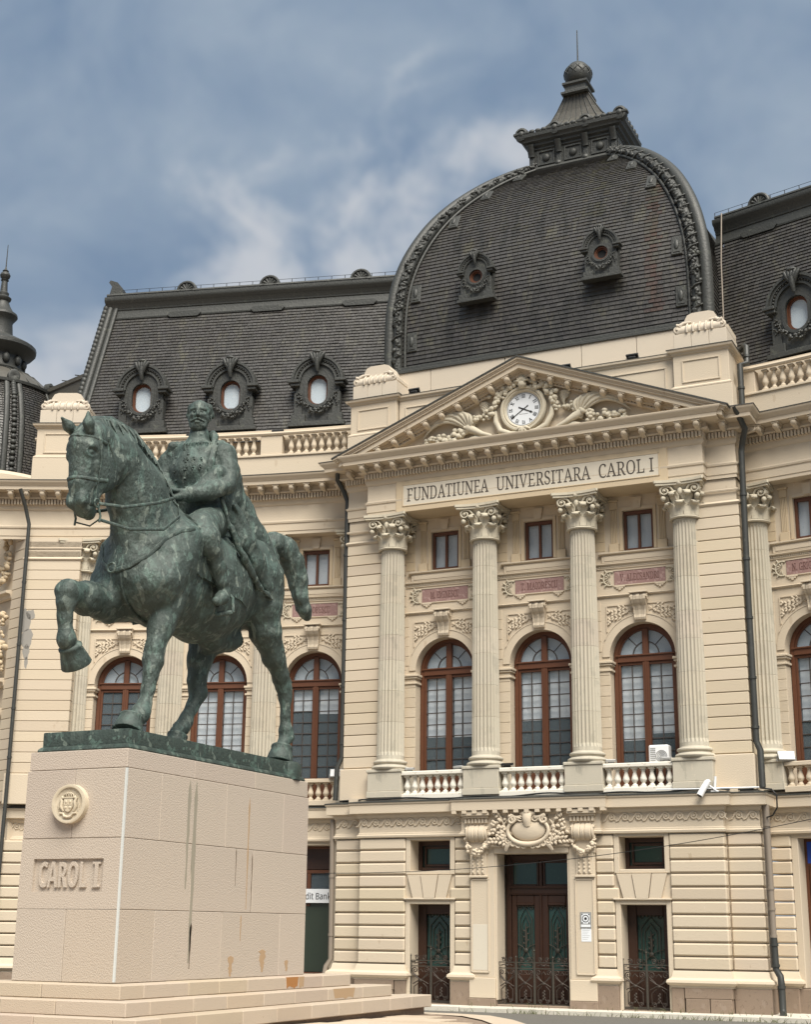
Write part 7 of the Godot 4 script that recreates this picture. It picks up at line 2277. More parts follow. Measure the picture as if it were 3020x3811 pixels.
	b.lathe(V2([1.0, -0.01, 1.0, 0.10, 0.96, 0.13, 0.88, 0.13, 0.84, 0.10, 0.82, 0.085, 0.0, 0.085]), 40)
	var md := put("medallion", b.mesh(), M.medal, o, T)
	md.set_meta("label", "pale oval stone medallion with a carved crowned coat of arms")
	b = MB.new()
	var z := Z1 + 0.085
	b.prism(PackedVector2Array([mv(mc, -0.085, 0.08), mv(mc, 0.085, 0.08), mv(mc, 0.09, -0.05), mv(mc, 0.05, -0.11), mv(mc, 0, -0.135), mv(mc, -0.05, -0.11), mv(mc, -0.09, -0.05)]), z - 0.01, z + 0.03)
	put("shield", b.mesh(), M.medal, md)
	b = MB.new()
	b.box(Vector3(mc.x - 0.08, mc.y - 0.02, z + 0.02), Vector3(mc.x + 0.08, mc.y - 0.012, z + 0.036)); b.box(Vector3(mc.x - 0.004, mc.y - 0.12, z + 0.02), Vector3(mc.x + 0.004, mc.y + 0.075, z + 0.036))
	for i in 4: b.blob(Vector3(mc.x + (-0.042 if i % 2 else 0.042), mc.y + (0.03 if i < 2 else -0.06), z + 0.03), Vector3(0.024, 0.028, 0.012), Basis.IDENTITY, 6, 4)
	for i in 5: b.tube([Vector3(mc.x + (-0.08 + 0.04 * i), mc.y + 0.10, z + 0.01), Vector3(mc.x + (-0.085 + 0.0425 * i) * 1.15, mc.y + 0.145, z + 0.025), Vector3(mc.x + (-0.02 + 0.01 * i), mc.y + 0.185, z + 0.015)], [0.012], 5)
	b.box(Vector3(mc.x - 0.095, mc.y + 0.09, z), Vector3(mc.x + 0.095, mc.y + 0.108, z + 0.03)); b.box(Vector3(mc.x - 0.006, mc.y + 0.18, z), Vector3(mc.x + 0.006, mc.y + 0.225, z + 0.02)); b.box(Vector3(mc.x - 0.018, mc.y + 0.2, z), Vector3(mc.x + 0.018, mc.y + 0.21, z + 0.02))
	for s in [-1.0, 1.0]:
		b.tube([Vector3(mc.x + s * 0.10, mc.y - 0.12, z), Vector3(mc.x + s * 0.15, mc.y - 0.04, z + 0.02), Vector3(mc.x + s * 0.13, mc.y + 0.04, z + 0.025), Vector3(mc.x + s * 0.16, mc.y + 0.10, z + 0.01)], [0.02, 0.034, 0.028, 0.018], 6)
		b.blob(Vector3(mc.x + s * 0.125, mc.y + 0.10, z + 0.02), Vector3(0.03, 0.03, 0.02), Basis.IDENTITY, 7, 5)
		b.tube([Vector3(mc.x + s * 0.19, mc.y - 0.12, z), Vector3(mc.x + s * 0.21, mc.y - 0.02, z + 0.01), Vector3(mc.x + s * 0.185, mc.y + 0.06, z)], [0.01, 0.014, 0.008], 5)
		b.tube([Vector3(mc.x, mc.y - 0.215, z + 0.015), Vector3(mc.x + s * 0.07, mc.y - 0.2, z + 0.02), Vector3(mc.x + s * 0.1, mc.y - 0.155, z + 0.01), Vector3(mc.x + s * 0.17, mc.y - 0.15, z + 0.015)], [0.02, 0.024, 0.02, 0.015], 6)
	put("arms_relief", b.mesh(), M.medal, md)
	# ---- steps
	var st := thing("pedestal_steps", "three low granite steps spreading round the foot of the monument", "steps", Vector3(HX, 0.0, 14.8))
	var TS := T3(-HX, 0, -14.8)
	var lv := [[0.50, 0.72, 0.45, 18.86, 11.2], [0.28, 0.50, 0.83, 19.22, 10.1], [0.04, 0.28, 1.22, 19.5, 9.0]]
	for i in 3:
		var L: Array = lv[i]
		var x0: float = X0 - L[2]; var x1: float = X1 + L[2]
		var b2: MB
		# front row, then the right side, left side and back
		var x := x0
		while x < x1 - 0.01:
			var w := minf(rng.randf_range(1.0, 1.55), x1 - x)
			if x1 - x - w < 0.4: w = x1 - x
			step_stone(st, TS, Vector3(x + 0.003, L[0], L[3] - 0.62), Vector3(x + w - 0.003, L[1] - rng.randf() * 0.004, L[3]))
			x += w
		for sd in 2:
			var zz: float = L[3] - 0.62
			while zz > L[4] + 0.01:
				var w := minf(rng.randf_range(0.9, 1.45), zz - L[4])
				if zz - w - L[4] < 0.4: w = zz - L[4]
				if sd == 0: step_stone(st, TS, Vector3(x1 - 0.62, L[0], zz - w + 0.003), Vector3(x1, L[1] - rng.randf() * 0.004, zz - 0.003), i)
				else: step_stone(st, TS, Vector3(x0, L[0], zz - w + 0.003), Vector3(x0 + 0.62, L[1] - rng.randf() * 0.004, zz - 0.003))
				zz -= w
		b2 = MB.new(); b2.box(Vector3(x0 + 0.55, L[0] - 0.02, L[4] + 0.1), Vector3(x1 - 0.55, L[1] - 0.012, L[3] - 0.55)); put("step_core", b2.mesh(), M.granite_step, st, TS)
	var bs := MB.new(); bs.box(Vector3(X0 - 1.1, -0.3, 9.1), Vector3(X1 + 1.1, 0.045, 19.4), 0.01); put("step_base", bs.mesh(), M.plinth, st, TS)
	# rust run on the upper step below the plinth
	for q in [[13.55, 0.23, 0.505, 0.715, 0.45], [13.2, 0.10, 0.505, 0.715, 0.45], [12.2, 0.45, 0.29, 0.49, 0.83]]:
		bs = MB.new()
		var pl := PackedVector2Array()
		for i in 8: pl.append(Vector2(-q[0] + lerpf(-q[1], q[1], i / 7.0), q[3]))
		for i in range(7, -1, -1): pl.append(Vector2(-q[0] + lerpf(-q[1], q[1], i / 7.0) * 0.85, q[2] + rng.randf() * 0.06))
		bs.xf = Transform3D(Basis(Vector3.UP, PI / 2), Vector3(X1 + q[4], 0, 0))
		bs.prism(pl, -0.01, 0.0022)
		put("rust_stain", bs.mesh(), M.rust if q[0] > 13.4 else M.stain_rust, st, TS)

func mv(c: Vector3, x: float, y: float) -> Vector2:
	return Vector2(c.x + x, c.y + y)

func step_stone(o: Node, T: Transform3D, lo: Vector3, hi: Vector3, _i := 0) -> void:
	var b := MB.new()
	var g := rng.randf_range(0.93, 1.06)
	b.col = Color(g, g * rng.randf_range(0.97, 1.0), g * rng.randf_range(0.92, 1.0))
	b.box(lo, hi, 0.014)
	put("step_stone", b.mesh(), M.granite_step, o, T)

func hoof(b: MB, top: Vector3, bottom: Vector3, rt: float, rb: float, fwd: Vector3) -> void:
	var d := (top - bottom).normalized()
	var f := (fwd - d * fwd.dot(d)).normalized()
	b.xf = Transform3D(Basis(f.cross(d).normalized() * -1.0 if false else d.cross(f).normalized(), d, f), bottom)
	var L := (top - bottom).length()
	b.lathe(V2([0.0, 0.0, rb * 0.96, 0.0, rb, 0.02, lerpf(rb, rt, 0.45), L * 0.45, rt * 1.03, L * 0.82, rt * 1.10, L * 0.88, rt * 1.08, L * 0.97, rt * 0.8, L * 1.06, 0.0, L * 1.08]), 20, 0.0, TAU, 0.5)
	b.xf = Transform3D.IDENTITY

func build_statue() -> void:
	var pos := Vector3(HX, 4.38, 15.4)
	var o := thing("equestrian_statue", "green patinated bronze statue of a bearded uniformed rider on a prancing horse", "statue", pos)
	var T := T3(-pos.x, -pos.y, -pos.z)
	var b := MB.new()
	# base plate with a moulded foot and the lug under the near hind hoof
	b.sweep(V2([0.05, 4.38, 0.06, 4.40, 0.05, 4.43, 0.02, 4.46, 0.0, 4.47, 0, 4.70, -0.01, 4.715, -0.5, 4.718]), path([[-1.3, 12.48], [-2.14, 12.48], [-2.14, 18.31], [-0.40, 18.31], [-0.40, 12.48], [-1.29, 12.48]]), false)
	b.box(Vector3(-2.0, 4.4, 12.6), Vector3(-0.5, 4.714, 18.2))
	b.xf = T3(-0.62, 4.38, 12.80); b.lathe(V2([0.33, 0, 0.33, 0.10, 0.32, 0.30, 0.30, 0.345, 0, 0.35]), 20); b.xf = Transform3D.IDENTITY
	put("bronze_base", b.mesh(), M.bronze_base, o, T)
	# ---- horse
	var f := Field.new(Vector3(-2.35, 4.78, 11.6), Vector3(-0.15, 10.4, 19.1), 0.04)
	f.bones(HORSE)
	f.rough(5, 2.2, 0.035)
	b = MB.new()
	f.into(b)
	var hf := Field.new(Vector3(-1.8, 8.15, 17.9), Vector3(-0.75, 10.6, 19.8), 0.022)
	hf.bones(HEAD)
	for s in [-1.0, 1.0]:
		hf.cap(HX + s * 0.235, 8.57, 19.07, 0.035, HX + s * 0.20, 8.50, 19.1, 0.04, 0.03, 1.0, true)      # nostrils
		hf.cap(HX + s * 0.28, 9.37, 19.03, 0.065, HX + s * 0.30, 9.375, 18.93, 0.055, 0.04, 1.0, true)     # eye hollows
		hf.cap(HX + s * 0.215, 9.37, 19.0, 0.055, HX + s * 0.215, 9.37, 18.97, 0.05, 0.01, 1.0)         # eyeballs
		hf.cap(HX + s * 0.235, 9.455, 19.03, 0.035, HX + s * 0.245, 9.43, 18.90, 0.03, 0.03, 1.0)           # brow
		hf.cap(HX + s * 0.19, 8.44, 18.98, 0.014, HX + s * 0.17, 8.47, 18.72, 0.012, 0.015, 1.0, true)    # mouth
		var ex := -1.47 if s < 0 else -1.07
		hf.cap(ex - (0.0 if s < 0 else 0.0) + 0.04 * s, 9.98, 19.32 if s < 0 else 19.0, 0.02, ex + 0.03 * s, 10.2, 19.5 if s < 0 else 19.05, 0.02, 0.02, 1.0, true)
	hf.rough(9, 4.0, 0.014)
	hf.into(b)
	hoof(b, Vector3(-0.79, 5.0, 17.72), Vector3(-0.76, 4.715, 17.86), 0.20, 0.27, Vector3(0, 0, 1))
	hoof(b, Vector3(-1.64, 5.06, 15.05), Vector3(-1.64, 4.715, 15.18), 0.18, 0.26, Vector3(0, 0, 1))
	hoof(b, Vector3(-0.72, 5.06, 12.72), Vector3(-0.70, 4.715, 12.84), 0.20, 0.28, Vector3(0, 0, 1))
	hoof(b, Vector3(-1.68, 6.17, 18.38), Vector3(-1.68, 5.86, 18.15), 0.19, 0.27, Vector3(0, -0.6, 0.6))
	var horse := put("horse", b.mesh(), M.bronze, o, T)
	var tf := Field.new(Vector3(-1.75, 7.6, 10.3), Vector3(-0.4, 10.1, 13.7), 0.035)
	tf.bones(TAIL)
	tf.rough(15, 1.6, 0.02, 6.0, 0.025)
	b = MB.new(); tf.into(b)
	put("tail", b.mesh(), M.bronze, horse)
	# mane locks along the crest
	b = MB.new()
	var cr := [Vector3(HX, 9.22, 16.32), Vector3(HX, 9.58, 16.70), Vector3(HX, 9.90, 17.08), Vector3(HX, 10.13, 17.6), Vector3(HX, 10.18, 18.2), Vector3(HX, 10.06, 18.72)]
	b.tube(cr, [0.05, 0.09, 0.1, 0.1, 0.09, 0.05], 8, [0.13, 0.15, 0.15, 0.15, 0.13, 0.08], Vector3.RIGHT)
	for k in 120:
		var t := k / 119.0 * 4.999
		var p: Vector3 = cr[int(t)].lerp(cr[int(t) + 1], t - int(t))
		var sd := -1.0 if k % 4 else 1.0
		var q := 0.75 + 0.25 * sin(k * 2.3)
		b.tube([p + Vector3(0, 0.04, 0), p + Vector3(sd * 0.10, 0.02, -0.03), p + Vector3(sd * 0.19 * q, -0.1, -0.07), p + Vector3(sd * 0.25 * q, -0.24 * q, -0.08)], [0.03, 0.032, 0.026, 0.01], 5)
	put("mane", b.mesh(), M.bronze, horse)
	# ---- harness, laid on the surface of the horse
	var strap := func(bb: MB, pts: Array, wid: float, lift := 0.012) -> void:
		var dense := []
		for i in pts.size() - 1:
			for k in 5: dense.append(pts[i].lerp(pts[i + 1], k / 5.0))
		dense.append(pts[-1])
		var on := []
		for p in dense:
			var q: Vector3 = p
			var inward := (Vector3(HX, q.y + 0.1, minf(q.z - 0.35, 16.9)) - q).normalized()
			var hq: Vector3 = f.hit(q - inward * 0.5, inward, 1.3)
			on.append(hq - inward * lift)
		bb.tube(on, [wid], 6, [0.022], Vector3.UP)
	b = MB.new()
	strap.call(b, [Vector3(-0.55, 8.55, 16.6), Vector3(-0.55, 8.42, 16.95), Vector3(-0.58, 8.18, 17.3), Vector3(-0.7, 7.86, 17.62), Vector3(-1.0, 7.64, 17.85), Vector3(-1.27, 7.58, 17.9), Vector3(-1.55, 7.64, 17.85), Vector3(-1.85, 7.86, 17.5), Vector3(-1.98, 8.2, 17.1), Vector3(-2.0, 8.5, 16.7)], 0.05)
	strap.call(b, [Vector3(-1.18, 7.52, 17.9), Vector3(-1.2, 7.25, 17.8), Vector3(-1.22, 6.95, 17.5), Vector3(-1.25, 6.75, 17.1)], 0.05)
	var ring := []
	for k in 13: ring.append(Vector3(-1.22 + cos(TAU * k / 12.0) * 0.085, 7.58 + sin(TAU * k / 12.0) * 0.085, 17.98))
	b.tube(ring, [0.022], 6)
	put("breast_strap", b.mesh(), M.bronze, o, T)
	b = MB.new()
	var hb := func(pts: Array, w: float) -> void:
		var on := []
		var dense := []
		for i in pts.size() - 1:
			for k in 4: dense.append(pts[i].lerp(pts[i + 1], k / 4.0))
		dense.append(pts[-1])
		for p in dense:
			var inward: Vector3 = (Vector3(HX, p.y, 18.72) - p).normalized()
			on.append(hf.hit(p - inward * 0.3, inward, 0.8) - inward * 0.01)
		b.tube(on, [w], 6, [0.018], Vector3.UP)
	hb.call([Vector3(HX - 0.35, 9.62, 18.6), Vector3(HX - 0.3, 9.64, 19.0), Vector3(HX, 9.64, 19.2), Vector3(HX + 0.3, 9.64, 19.0), Vector3(HX + 0.35, 9.62, 18.6)], 0.03)
	hb.call([Vector3(HX - 0.3, 8.97, 18.55), Vector3(HX - 0.28, 8.9, 18.95), Vector3(HX, 8.9, 19.2), Vector3(HX + 0.28, 8.9, 18.95), Vector3(HX + 0.3, 8.97, 18.55)], 0.034)
	for s in [-1.0, 1.0]:
		hb.call([Vector3(HX + s * 0.3, 9.64, 18.82), Vector3(HX + s * 0.36, 9.3, 18.78), Vector3(HX + s * 0.34, 8.95, 18.78), Vector3(HX + s * 0.3, 8.55, 18.78)], 0.03)
		hb.call([Vector3(HX + s * 0.3, 9.72, 18.6), Vector3(HX + s * 0.36, 9.3, 18.28), Vector3(HX + s * 0.3, 9.0, 18.3)], 0.022)
		var bit := []
		for k in 11: bit.append(Vector3(HX + s * 0.24, 8.52 + sin(TAU * k / 10.0) * 0.075, 18.75 + cos(TAU * k / 10.0) * 0.075))
		b.tube(bit, [0.018], 5)
		b.tube([Vector3(HX + s * 0.25, 8.5, 18.74), Vector3(HX + s * 0.26, 8.32, 18.66), Vector3(HX + s * 0.26, 8.2, 18.68)], [0.022], 5)
	b.tube([Vector3(HX - 0.24, 8.25, 18.68), Vector3(HX, 8.18, 18.6), Vector3(HX + 0.25, 8.25, 18.68)], [0.015], 5)
	put("bridle", b.mesh(), M.bronze, o, T)
	b = MB.new()
	b.tube([Vector3(-1.02, 8.52, 18.72), Vector3(-0.86, 8.58, 18.2), Vector3(-0.66, 8.82, 17.5), Vector3(-0.66, 9.05, 17.0), Vector3(-0.95, 9.22, 16.6), Vector3(-1.16, 9.28, 16.36)], [0.03], 6, [0.014], Vector3.UP)
	b.tube([Vector3(-1.0, 8.24, 18.68), Vector3(-0.8, 8.2, 18.1), Vector3(-0.58, 8.35, 17.4), Vector3(-0.6, 8.72, 16.9), Vector3(-0.92, 9.06, 16.5), Vector3(-1.16, 9.2, 16.36)], [0.03], 6, [0.014], Vector3.UP)
	b.tube([Vector3(-1.52, 8.52, 18.72), Vector3(-1.75, 8.6, 18.1), Vector3(-1.9, 8.85, 17.4), Vector3(-1.75, 9.1, 16.8), Vector3(-1.35, 9.25, 16.4)], [0.03], 6, [0.014], Vector3.UP)
	put("reins", b.mesh(), M.bronze, o, T)
	# saddle cloth and saddle flap lying on the barrel
	b = MB.new()
	for layer in 2:
		var cs: Array = [[[16.5, 8.8], [16.45, 7.75], [14.55, 7.5], [14.3, 8.8]], [[16.45, 8.9], [16.2, 7.72], [15.35, 7.62], [15.0, 8.9]]][layer]
		for s in [-1.0, 1.0]:
			var grid := []
			for i in 13:
				var rowp := []
				for j in 13:
					var u := i / 12.0; var w := j / 12.0
					var zz := lerpf(lerpf(cs[0][0], cs[3][0], u), lerpf(cs[1][0], cs[2][0], u), w)
					var yy := lerpf(lerpf(cs[0][1], cs[3][1], u), lerpf(cs[1][1], cs[2][1], u), w)
					var q: Vector3 = f.hit(Vector3(HX + s * 1.3, yy, zz), Vector3(-s, 0, 0), 1.25)
					rowp.append(q + Vector3(s * (0.03 + 0.045 * layer + 0.012 * sin(u * 14.0 + w * 3.0)), 0, 0))
				grid.append(rowp)
			for i in 12:
				for j in 12:
					if s > 0: b.quad(grid[i][j], grid[i][j + 1], grid[i + 1][j + 1], grid[i + 1][j])
					else: b.quad(grid[i][j], grid[i + 1][j], grid[i + 1][j + 1], grid[i][j + 1])
			for e in 3:
				for k in 12:
					var p0: Vector3 = [grid[0][k], grid[k][12], grid[12][k]][e]; var p1: Vector3 = [grid[0][k + 1], grid[k + 1][12], grid[12][k + 1]][e]
					var iv := Vector3(-s * 0.09, 0, 0)
					b.quad(p0, p1, p1 + iv, p0 + iv)
	put("saddle_cloth", b.mesh(), M.bronze, o, T)
	# ---- rider
	var rf := Field.new(Vector3(-2.25, 7.2, 14.2), Vector3(-0.1, 11.3, 16.9), 0.03)
	rf.bones(RIDER)
	rf.rough(25, 3.0, 0.022, 2.0, 0.02)
	b = MB.new(); rf.into(b)
	rider_head(b)
	rider_hand(b)
	var rider := put("rider", b.mesh(), M.bronze, o, T)
	rider.set_meta("label", "bearded rider in a medalled tunic and open greatcoat")
	var cf := Field.new(Vector3(-2.25, 7.8, 11.9), Vector3(-0.1, 11.0, 16.9), 0.032)
	cf.bones(COAT)
	cf.rough(35, 2.0, 0.02, 3.2, 0.045)
	b = MB.new(); cf.into(b)
	put("greatcoat", b.mesh(), M.bronze, rider)
	# medals, buttons and collar
	b = MB.new()
	var on_chest := func(px: float, py: float) -> Vector3:
		var p := Vector3(HX + px, py, 16.9)
		return rf.hit(p, Vector3(0, 0, -1), 1.8)
	for k in 10:
		var p: Vector3 = on_chest.call(-0.12 + 0.062 * k, 10.50 + 0.006 * k)
		b.box(p + Vector3(-0.027, -0.10, -0.05), p + Vector3(0.027, 0.05, 0.03 + 0.01 * (k % 2)), 0.01)
	for k in 6:
		var q: Vector3 = on_chest.call(0.04 + 0.13 * (k % 3), 10.18 - 0.16 * (k / 3))
		for a in 6:
			var an := TAU * a / 6.0
			b.tube([q, q + Vector3(cos(an) * 0.06, sin(an) * 0.06, 0.0)], [0.028, 0.012], 5)
	for k in 5:
		for s in [-1.0, 1.0]:
			var q: Vector3 = on_chest.call(-0.1 + s * 0.16 * (1.0 - 0.08 * k), 10.3 - 0.16 * k)
			b.blob(q, Vector3(0.03, 0.03, 0.03), Basis.IDENTITY, 7, 5)
	put("medals", b.mesh(), M.bronze, rider)
	# stirrups with leathers
	for s in [-1.0, 1.0]:
		var ex := -0.34 if s > 0 else 2 * HX + 0.34
		b = MB.new()
		var w := [Vector3(ex, 7.18, 15.42), Vector3(ex, 7.45, 15.44), Vector3(ex, 7.58, 15.62), Vector3(ex, 7.42, 15.82), Vector3(ex, 7.12, 15.9)]
		for i in w.size(): w[i] = Vector3(ex + (w[i].z - 15.65) * -0.55, w[i].y, 15.66 + (w[i].z - 15.65) * 0.35)
		b.tube(w, [0.035], 6, [0.03])
		b.tube([w[0], w[4]], [0.05], 6, [0.03])
		b.tube([Vector3(ex - s * 0.06, 8.25, 15.75), w[2]], [0.04], 6, [0.015], Vector3.BACK)
		put("stirrup", b.mesh(), M.bronze, o, T)

func rider_head(b: MB) -> void:
	# local head: y up, +z the way he looks; 0.66 high
	var f := Field.new(Vector3(-0.36, -0.46, -0.42), Vector3(0.36, 0.46, 0.46), 0.0135)
	f.cap(0, 0.12, -0.03, 0.235, 0, 0.04, -0.06, 0.235, 0.04, 1.14)      # skull
	f.cap(0, 0.10, 0.08, 0.16, 0, -0.02, 0.09, 0.15, 0.08, 0.95)       # forehead to face
	f.cap(0, -0.05, 0.07, 0.155, 0, -0.19, 0.09, 0.11, 0.06, 1.0)      # jaw
	f.cap(0, -0.2, 0.12, 0.10, 0, -0.275, 0.11, 0.07, 0.05, 0.8)       # beard
	for s in [-1.0, 1.0]:
		f.cap(s * 0.13, -0.10, 0.07, 0.08, s * 0.09, -0.24, 0.10, 0.075, 0.05, 1.0)
		f.cap(s * 0.02, 0.09, 0.232, 0.03, s * 0.14, 0.09, 0.185, 0.027, 0.03, 1.0)     # brows
		f.cap(s * 0.10, -0.02, 0.175, 0.045, s * 0.13, -0.04, 0.13, 0.05, 0.05, 1.0)     # cheekbones
		f.cap(s * 0.02, -0.125, 0.245, 0.026, s * 0.13, -0.165, 0.19, 0.014, 0.02, 1.0)  # moustache
		f.cap(s * 0.225, 0.03, -0.04, 0.03, s * 0.22, -0.06, -0.03, 0.022, 0.02, 1.6)    # ears
		f.cap(s * 0.078, 0.03, 0.27, 0.048, s * 0.088, 0.028, 0.24, 0.044, 0.03, 1.0, true)   # sockets
		f.cap(s * 0.075, 0.035, 0.195, 0.026, s * 0.078, 0.035, 0.19, 0.026, 0.006, 1.0)
	f.cap(0, 0.06, 0.225, 0.024, 0, -0.055, 0.275, 0.034, 0.03, 1.0)     # nose
	for s in [-1.0, 1.0]: f.cap(s * 0.03, -0.065, 0.25, 0.024, s * 0.034, -0.07, 0.24, 0.02, 0.02, 1.0)
	f.cap(-0.05, -0.168, 0.25, 0.010, 0.05, -0.168, 0.25, 0.010, 0.012, 1.0, true)
	f.cap(-0.03, -0.19, 0.225, 0.02, 0.03, -0.19, 0.225, 0.02, 0.02, 1.0)
	for k in 9:
		var a := -1.25 + 0.31 * k
		f.cap(sin(a) * 0.2, 0.22, cos(a) * 0.06 - 0.02, 0.05, sin(a) * 0.245, 0.06, -0.10, 0.05, 0.03, 1.0)
	f.rough(45, 7.0, 0.012, 14.0, 0.006)
	var m := MB.new()
	f.into(m)
	var xf := Transform3D(Basis(Vector3.UP, 0.44) * Basis(Vector3.RIGHT, -0.06), Vector3(-1.25, 11.19, 15.46))
	for i in m.v.size():
		b.v.append(xf * m.v[i]); b.n.append(xf.basis * m.n[i]); b.c.append(m.c[i])

func rider_hand(b: MB) -> void:
	# left hand closed over the reins, wrist at the cuff
	var f := Field.new(Vector3(-1.62, 8.98, 15.85), Vector3(-0.82, 9.62, 16.72), 0.013)
	f.cap(-0.96, 9.40, 16.04, 0.10, -1.08, 9.38, 16.16, 0.10, 0.05, 1.0)
	f.cap(-1.08, 9.42, 16.16, 0.085, -1.24, 9.40, 16.30, 0.062, 0.06, 1.0)
	f.cap(-1.06, 9.34, 16.18, 0.085, -1.20, 9.29, 16.34, 0.062, 0.06, 1.0)
	for k in 4:
		var y := 9.445 - 0.062 * k
		var r := 0.036 - 0.003 * absf(k - 1.2)
		var o := 0.012 * absf(k - 1.0)
		var p0 := Vector3(-1.23 + o, y, 16.31)
		var p1 := Vector3(-1.37 + o, y - 0.03, 16.40)
		var p2 := Vector3(-1.37 + o, y - 0.13, 16.43)
		var p3 := Vector3(-1.28 + o, y - 0.175, 16.37)
		f.cap(p0.x, p0.y, p0.z, r * 1.15, p1.x, p1.y, p1.z, r, 0.012, 1.0)
		f.cap(p1.x, p1.y, p1.z, r, p2.x, p2.y, p2.z, r * 0.92, 0.010, 1.0)
		f.cap(p2.x, p2.y, p2.z, r * 0.92, p3.x, p3.y, p3.z, r * 0.8, 0.010, 1.0)
	f.cap(-1.06, 9.44, 16.22, 0.05, -1.17, 9.43, 16.42, 0.036, 0.03, 1.0)
	f.cap(-1.17, 9.43, 16.42, 0.036, -1.26, 9.37, 16.45, 0.028, 0.012, 1.0)
	f.into(b)

# ---------------------------------------------------------------- iron gates, fittings
func gate_panel(b: MB, fine: MB, x0: float, x1: float, y0: float, y1: float) -> void:
	var c := (x0 + x1) * 0.5; var w := x1 - x0; var h := y1 - y0
	var t := 0.014
	for s in [-1.0, 1.0]:
		b.tube([Vector3(c + s * w * 0.5, y0, 0), Vector3(c + s * w * 0.5, y1, 0)], [0.02], 5)
		# long heart scrolls
		fine.tube([Vector3(c, y0 + h * 0.50, 0), Vector3(c + s * w * 0.22, y0 + h * 0.62, 0), Vector3(c + s * w * 0.42, y0 + h * 0.72, 0)], [t], 5)
		fine.tube(spiral_pts(Vector3(c + s * w * 0.30, y0 + h * 0.76, 0), Vector3(s, 0, 0), Vector3.UP, w * 0.15, w * 0.03, 1.3, -0.4, 18), [t], 5)
		fine.tube([Vector3(c + s * w * 0.4, y0 + h * 0.43, 0), Vector3(c + s * w * 0.15, y0 + h * 0.50, 0.01), Vector3(c - s * w * 0.15, y0 + h * 0.57, 0.01), Vector3(c - s * w * 0.4, y0 + h * 0.66, 0)], [t], 5)
		fine.tube([Vector3(c + s * w * 0.33, y0 + h * 0.10, 0), Vector3(c + s * w * 0.33, y0 + h * 0.36, 0), Vector3(c + s * w * 0.12, y0 + h * 0.45, 0)], [t], 5)
		fine.tube(spiral_pts(Vector3(c + s * w * 0.22, y0 + h * 0.09, 0), Vector3(s, 0, 0), Vector3.UP, w * 0.11, w * 0.03, 1.4, 0.0, 16), [t], 5)
		fine.tube([Vector3(c + s * w * 0.12, y0 + h * 0.12, 0), Vector3(c, y0 + h * 0.2, 0)], [t], 5)
		# cresting scrolls above the top rail
		fine.tube(spiral_pts(Vector3(c + s * w * 0.2, y1 + 0.07, 0), Vector3(s, 0, 0), Vector3.UP, w * 0.12, w * 0.03, 1.4, 0.6, 16), [t], 5)
		fine.tube([Vector3(c + s * w * 0.34, y1 - h * 0.075, 0), Vector3(c + s * w * 0.1, y1 - h * 0.045, 0.01), Vector3(c, y1 - h * 0.075, 0.012)], [t], 5)
	for k in 6:
		fine.blob(Vector3(c + (0.018 if k % 2 else -0.018), y0 + h * (0.15 + 0.037 * k), 0.012), Vector3(0.03, 0.035, 0.018), Basis(Vector3.BACK, 0.5 if k % 2 else -0.5), 6, 4)
	fine.blob(Vector3(c, y0 + h * 0.51, 0.015), Vector3(0.055, 0.035, 0.02), Basis.IDENTITY, 7, 4)
	fine.blob(Vector3(c, y1 - h * 0.07, 0.012), Vector3(0.06, 0.03, 0.018), Basis.IDENTITY, 7, 4)
	fine.tube([Vector3(c - w * 0.12, y0 + h * 0.72, 0.0), Vector3(c, y0 + h * 0.79, 0.0), Vector3(c + w * 0.12, y0 + h * 0.72, 0.0)], [t], 5)
	for f in [0.0, 0.03, 0.86, 1.0]:
		b.box(Vector3(x0, y0 + h * f - 0.013, -0.013), Vector3(x1, y0 + h * f + 0.013, 0.013))
	fine.tube([Vector3(c, y1, 0), Vector3(c, y1 + 0.14, 0)], [0.012, 0.004], 4)

func gate(label: String, x0: float, x1: float, z: float, n: int, y0 := -0.31, y1 := 0.76) -> void:
	var o := thing("iron_gate", label, "gate", Vector3((x0 + x1) * 0.5, -0.34, z), 0, "wrought-iron gates before the doors")
	var c := (x0 + x1) * 0.5
	var w := (x1 - x0) / n
	for i in n:
		var b := MB.new(); var fine := MB.new()
		var a := x0 - c + w * i
		gate_panel(b, fine, a + 0.015, a + w - 0.015, y0 + 0.34, y1 + 0.34)
		var p := put("gate_frame", b.mesh(), M.iron, o)
		put("scrollwork", fine.mesh(), M.iron_light, p)
	for i in n + 1:
		if n == 2 and i != 1 and false: continue
		var b := MB.new()
		var a := x0 - c + w * i
		var tall := 0.42 if (i == n / 2) else 0.18
		b.tube([Vector3(a, 0.0, 0), Vector3(a, y1 + 0.34 + tall * 0.75, 0), Vector3(a, y1 + 0.34 + tall, 0)], [0.022, 0.02, 0.004], 6)
		b.blob(Vector3(a, y1 + 0.34 + tall * 0.7, 0), Vector3(0.03, 0.04, 0.03), Basis.IDENTITY, 6, 4)
		put("gate_post", b.mesh(), M.iron, o)
	for s in [-1.0, 1.0]:   # side returns back to the door jambs
		var b := MB.new()
		b.box(Vector3(s * (c * 0.0 + (x1 - x0) * 0.5) - 0.02, 0.0, -0.02), Vector3(s * (x1 - x0) * 0.5 + 0.02, y1 + 0.34, 0.02))
		b.tube([Vector3(s * (x1 - x0) * 0.5, y1 + 0.3, 0), Vector3(s * (x1 - x0) * 0.5, y1 + 0.3, -0.3)], [0.015], 5)
		put("gate_hinge_bar", b.mesh(), M.iron, o)

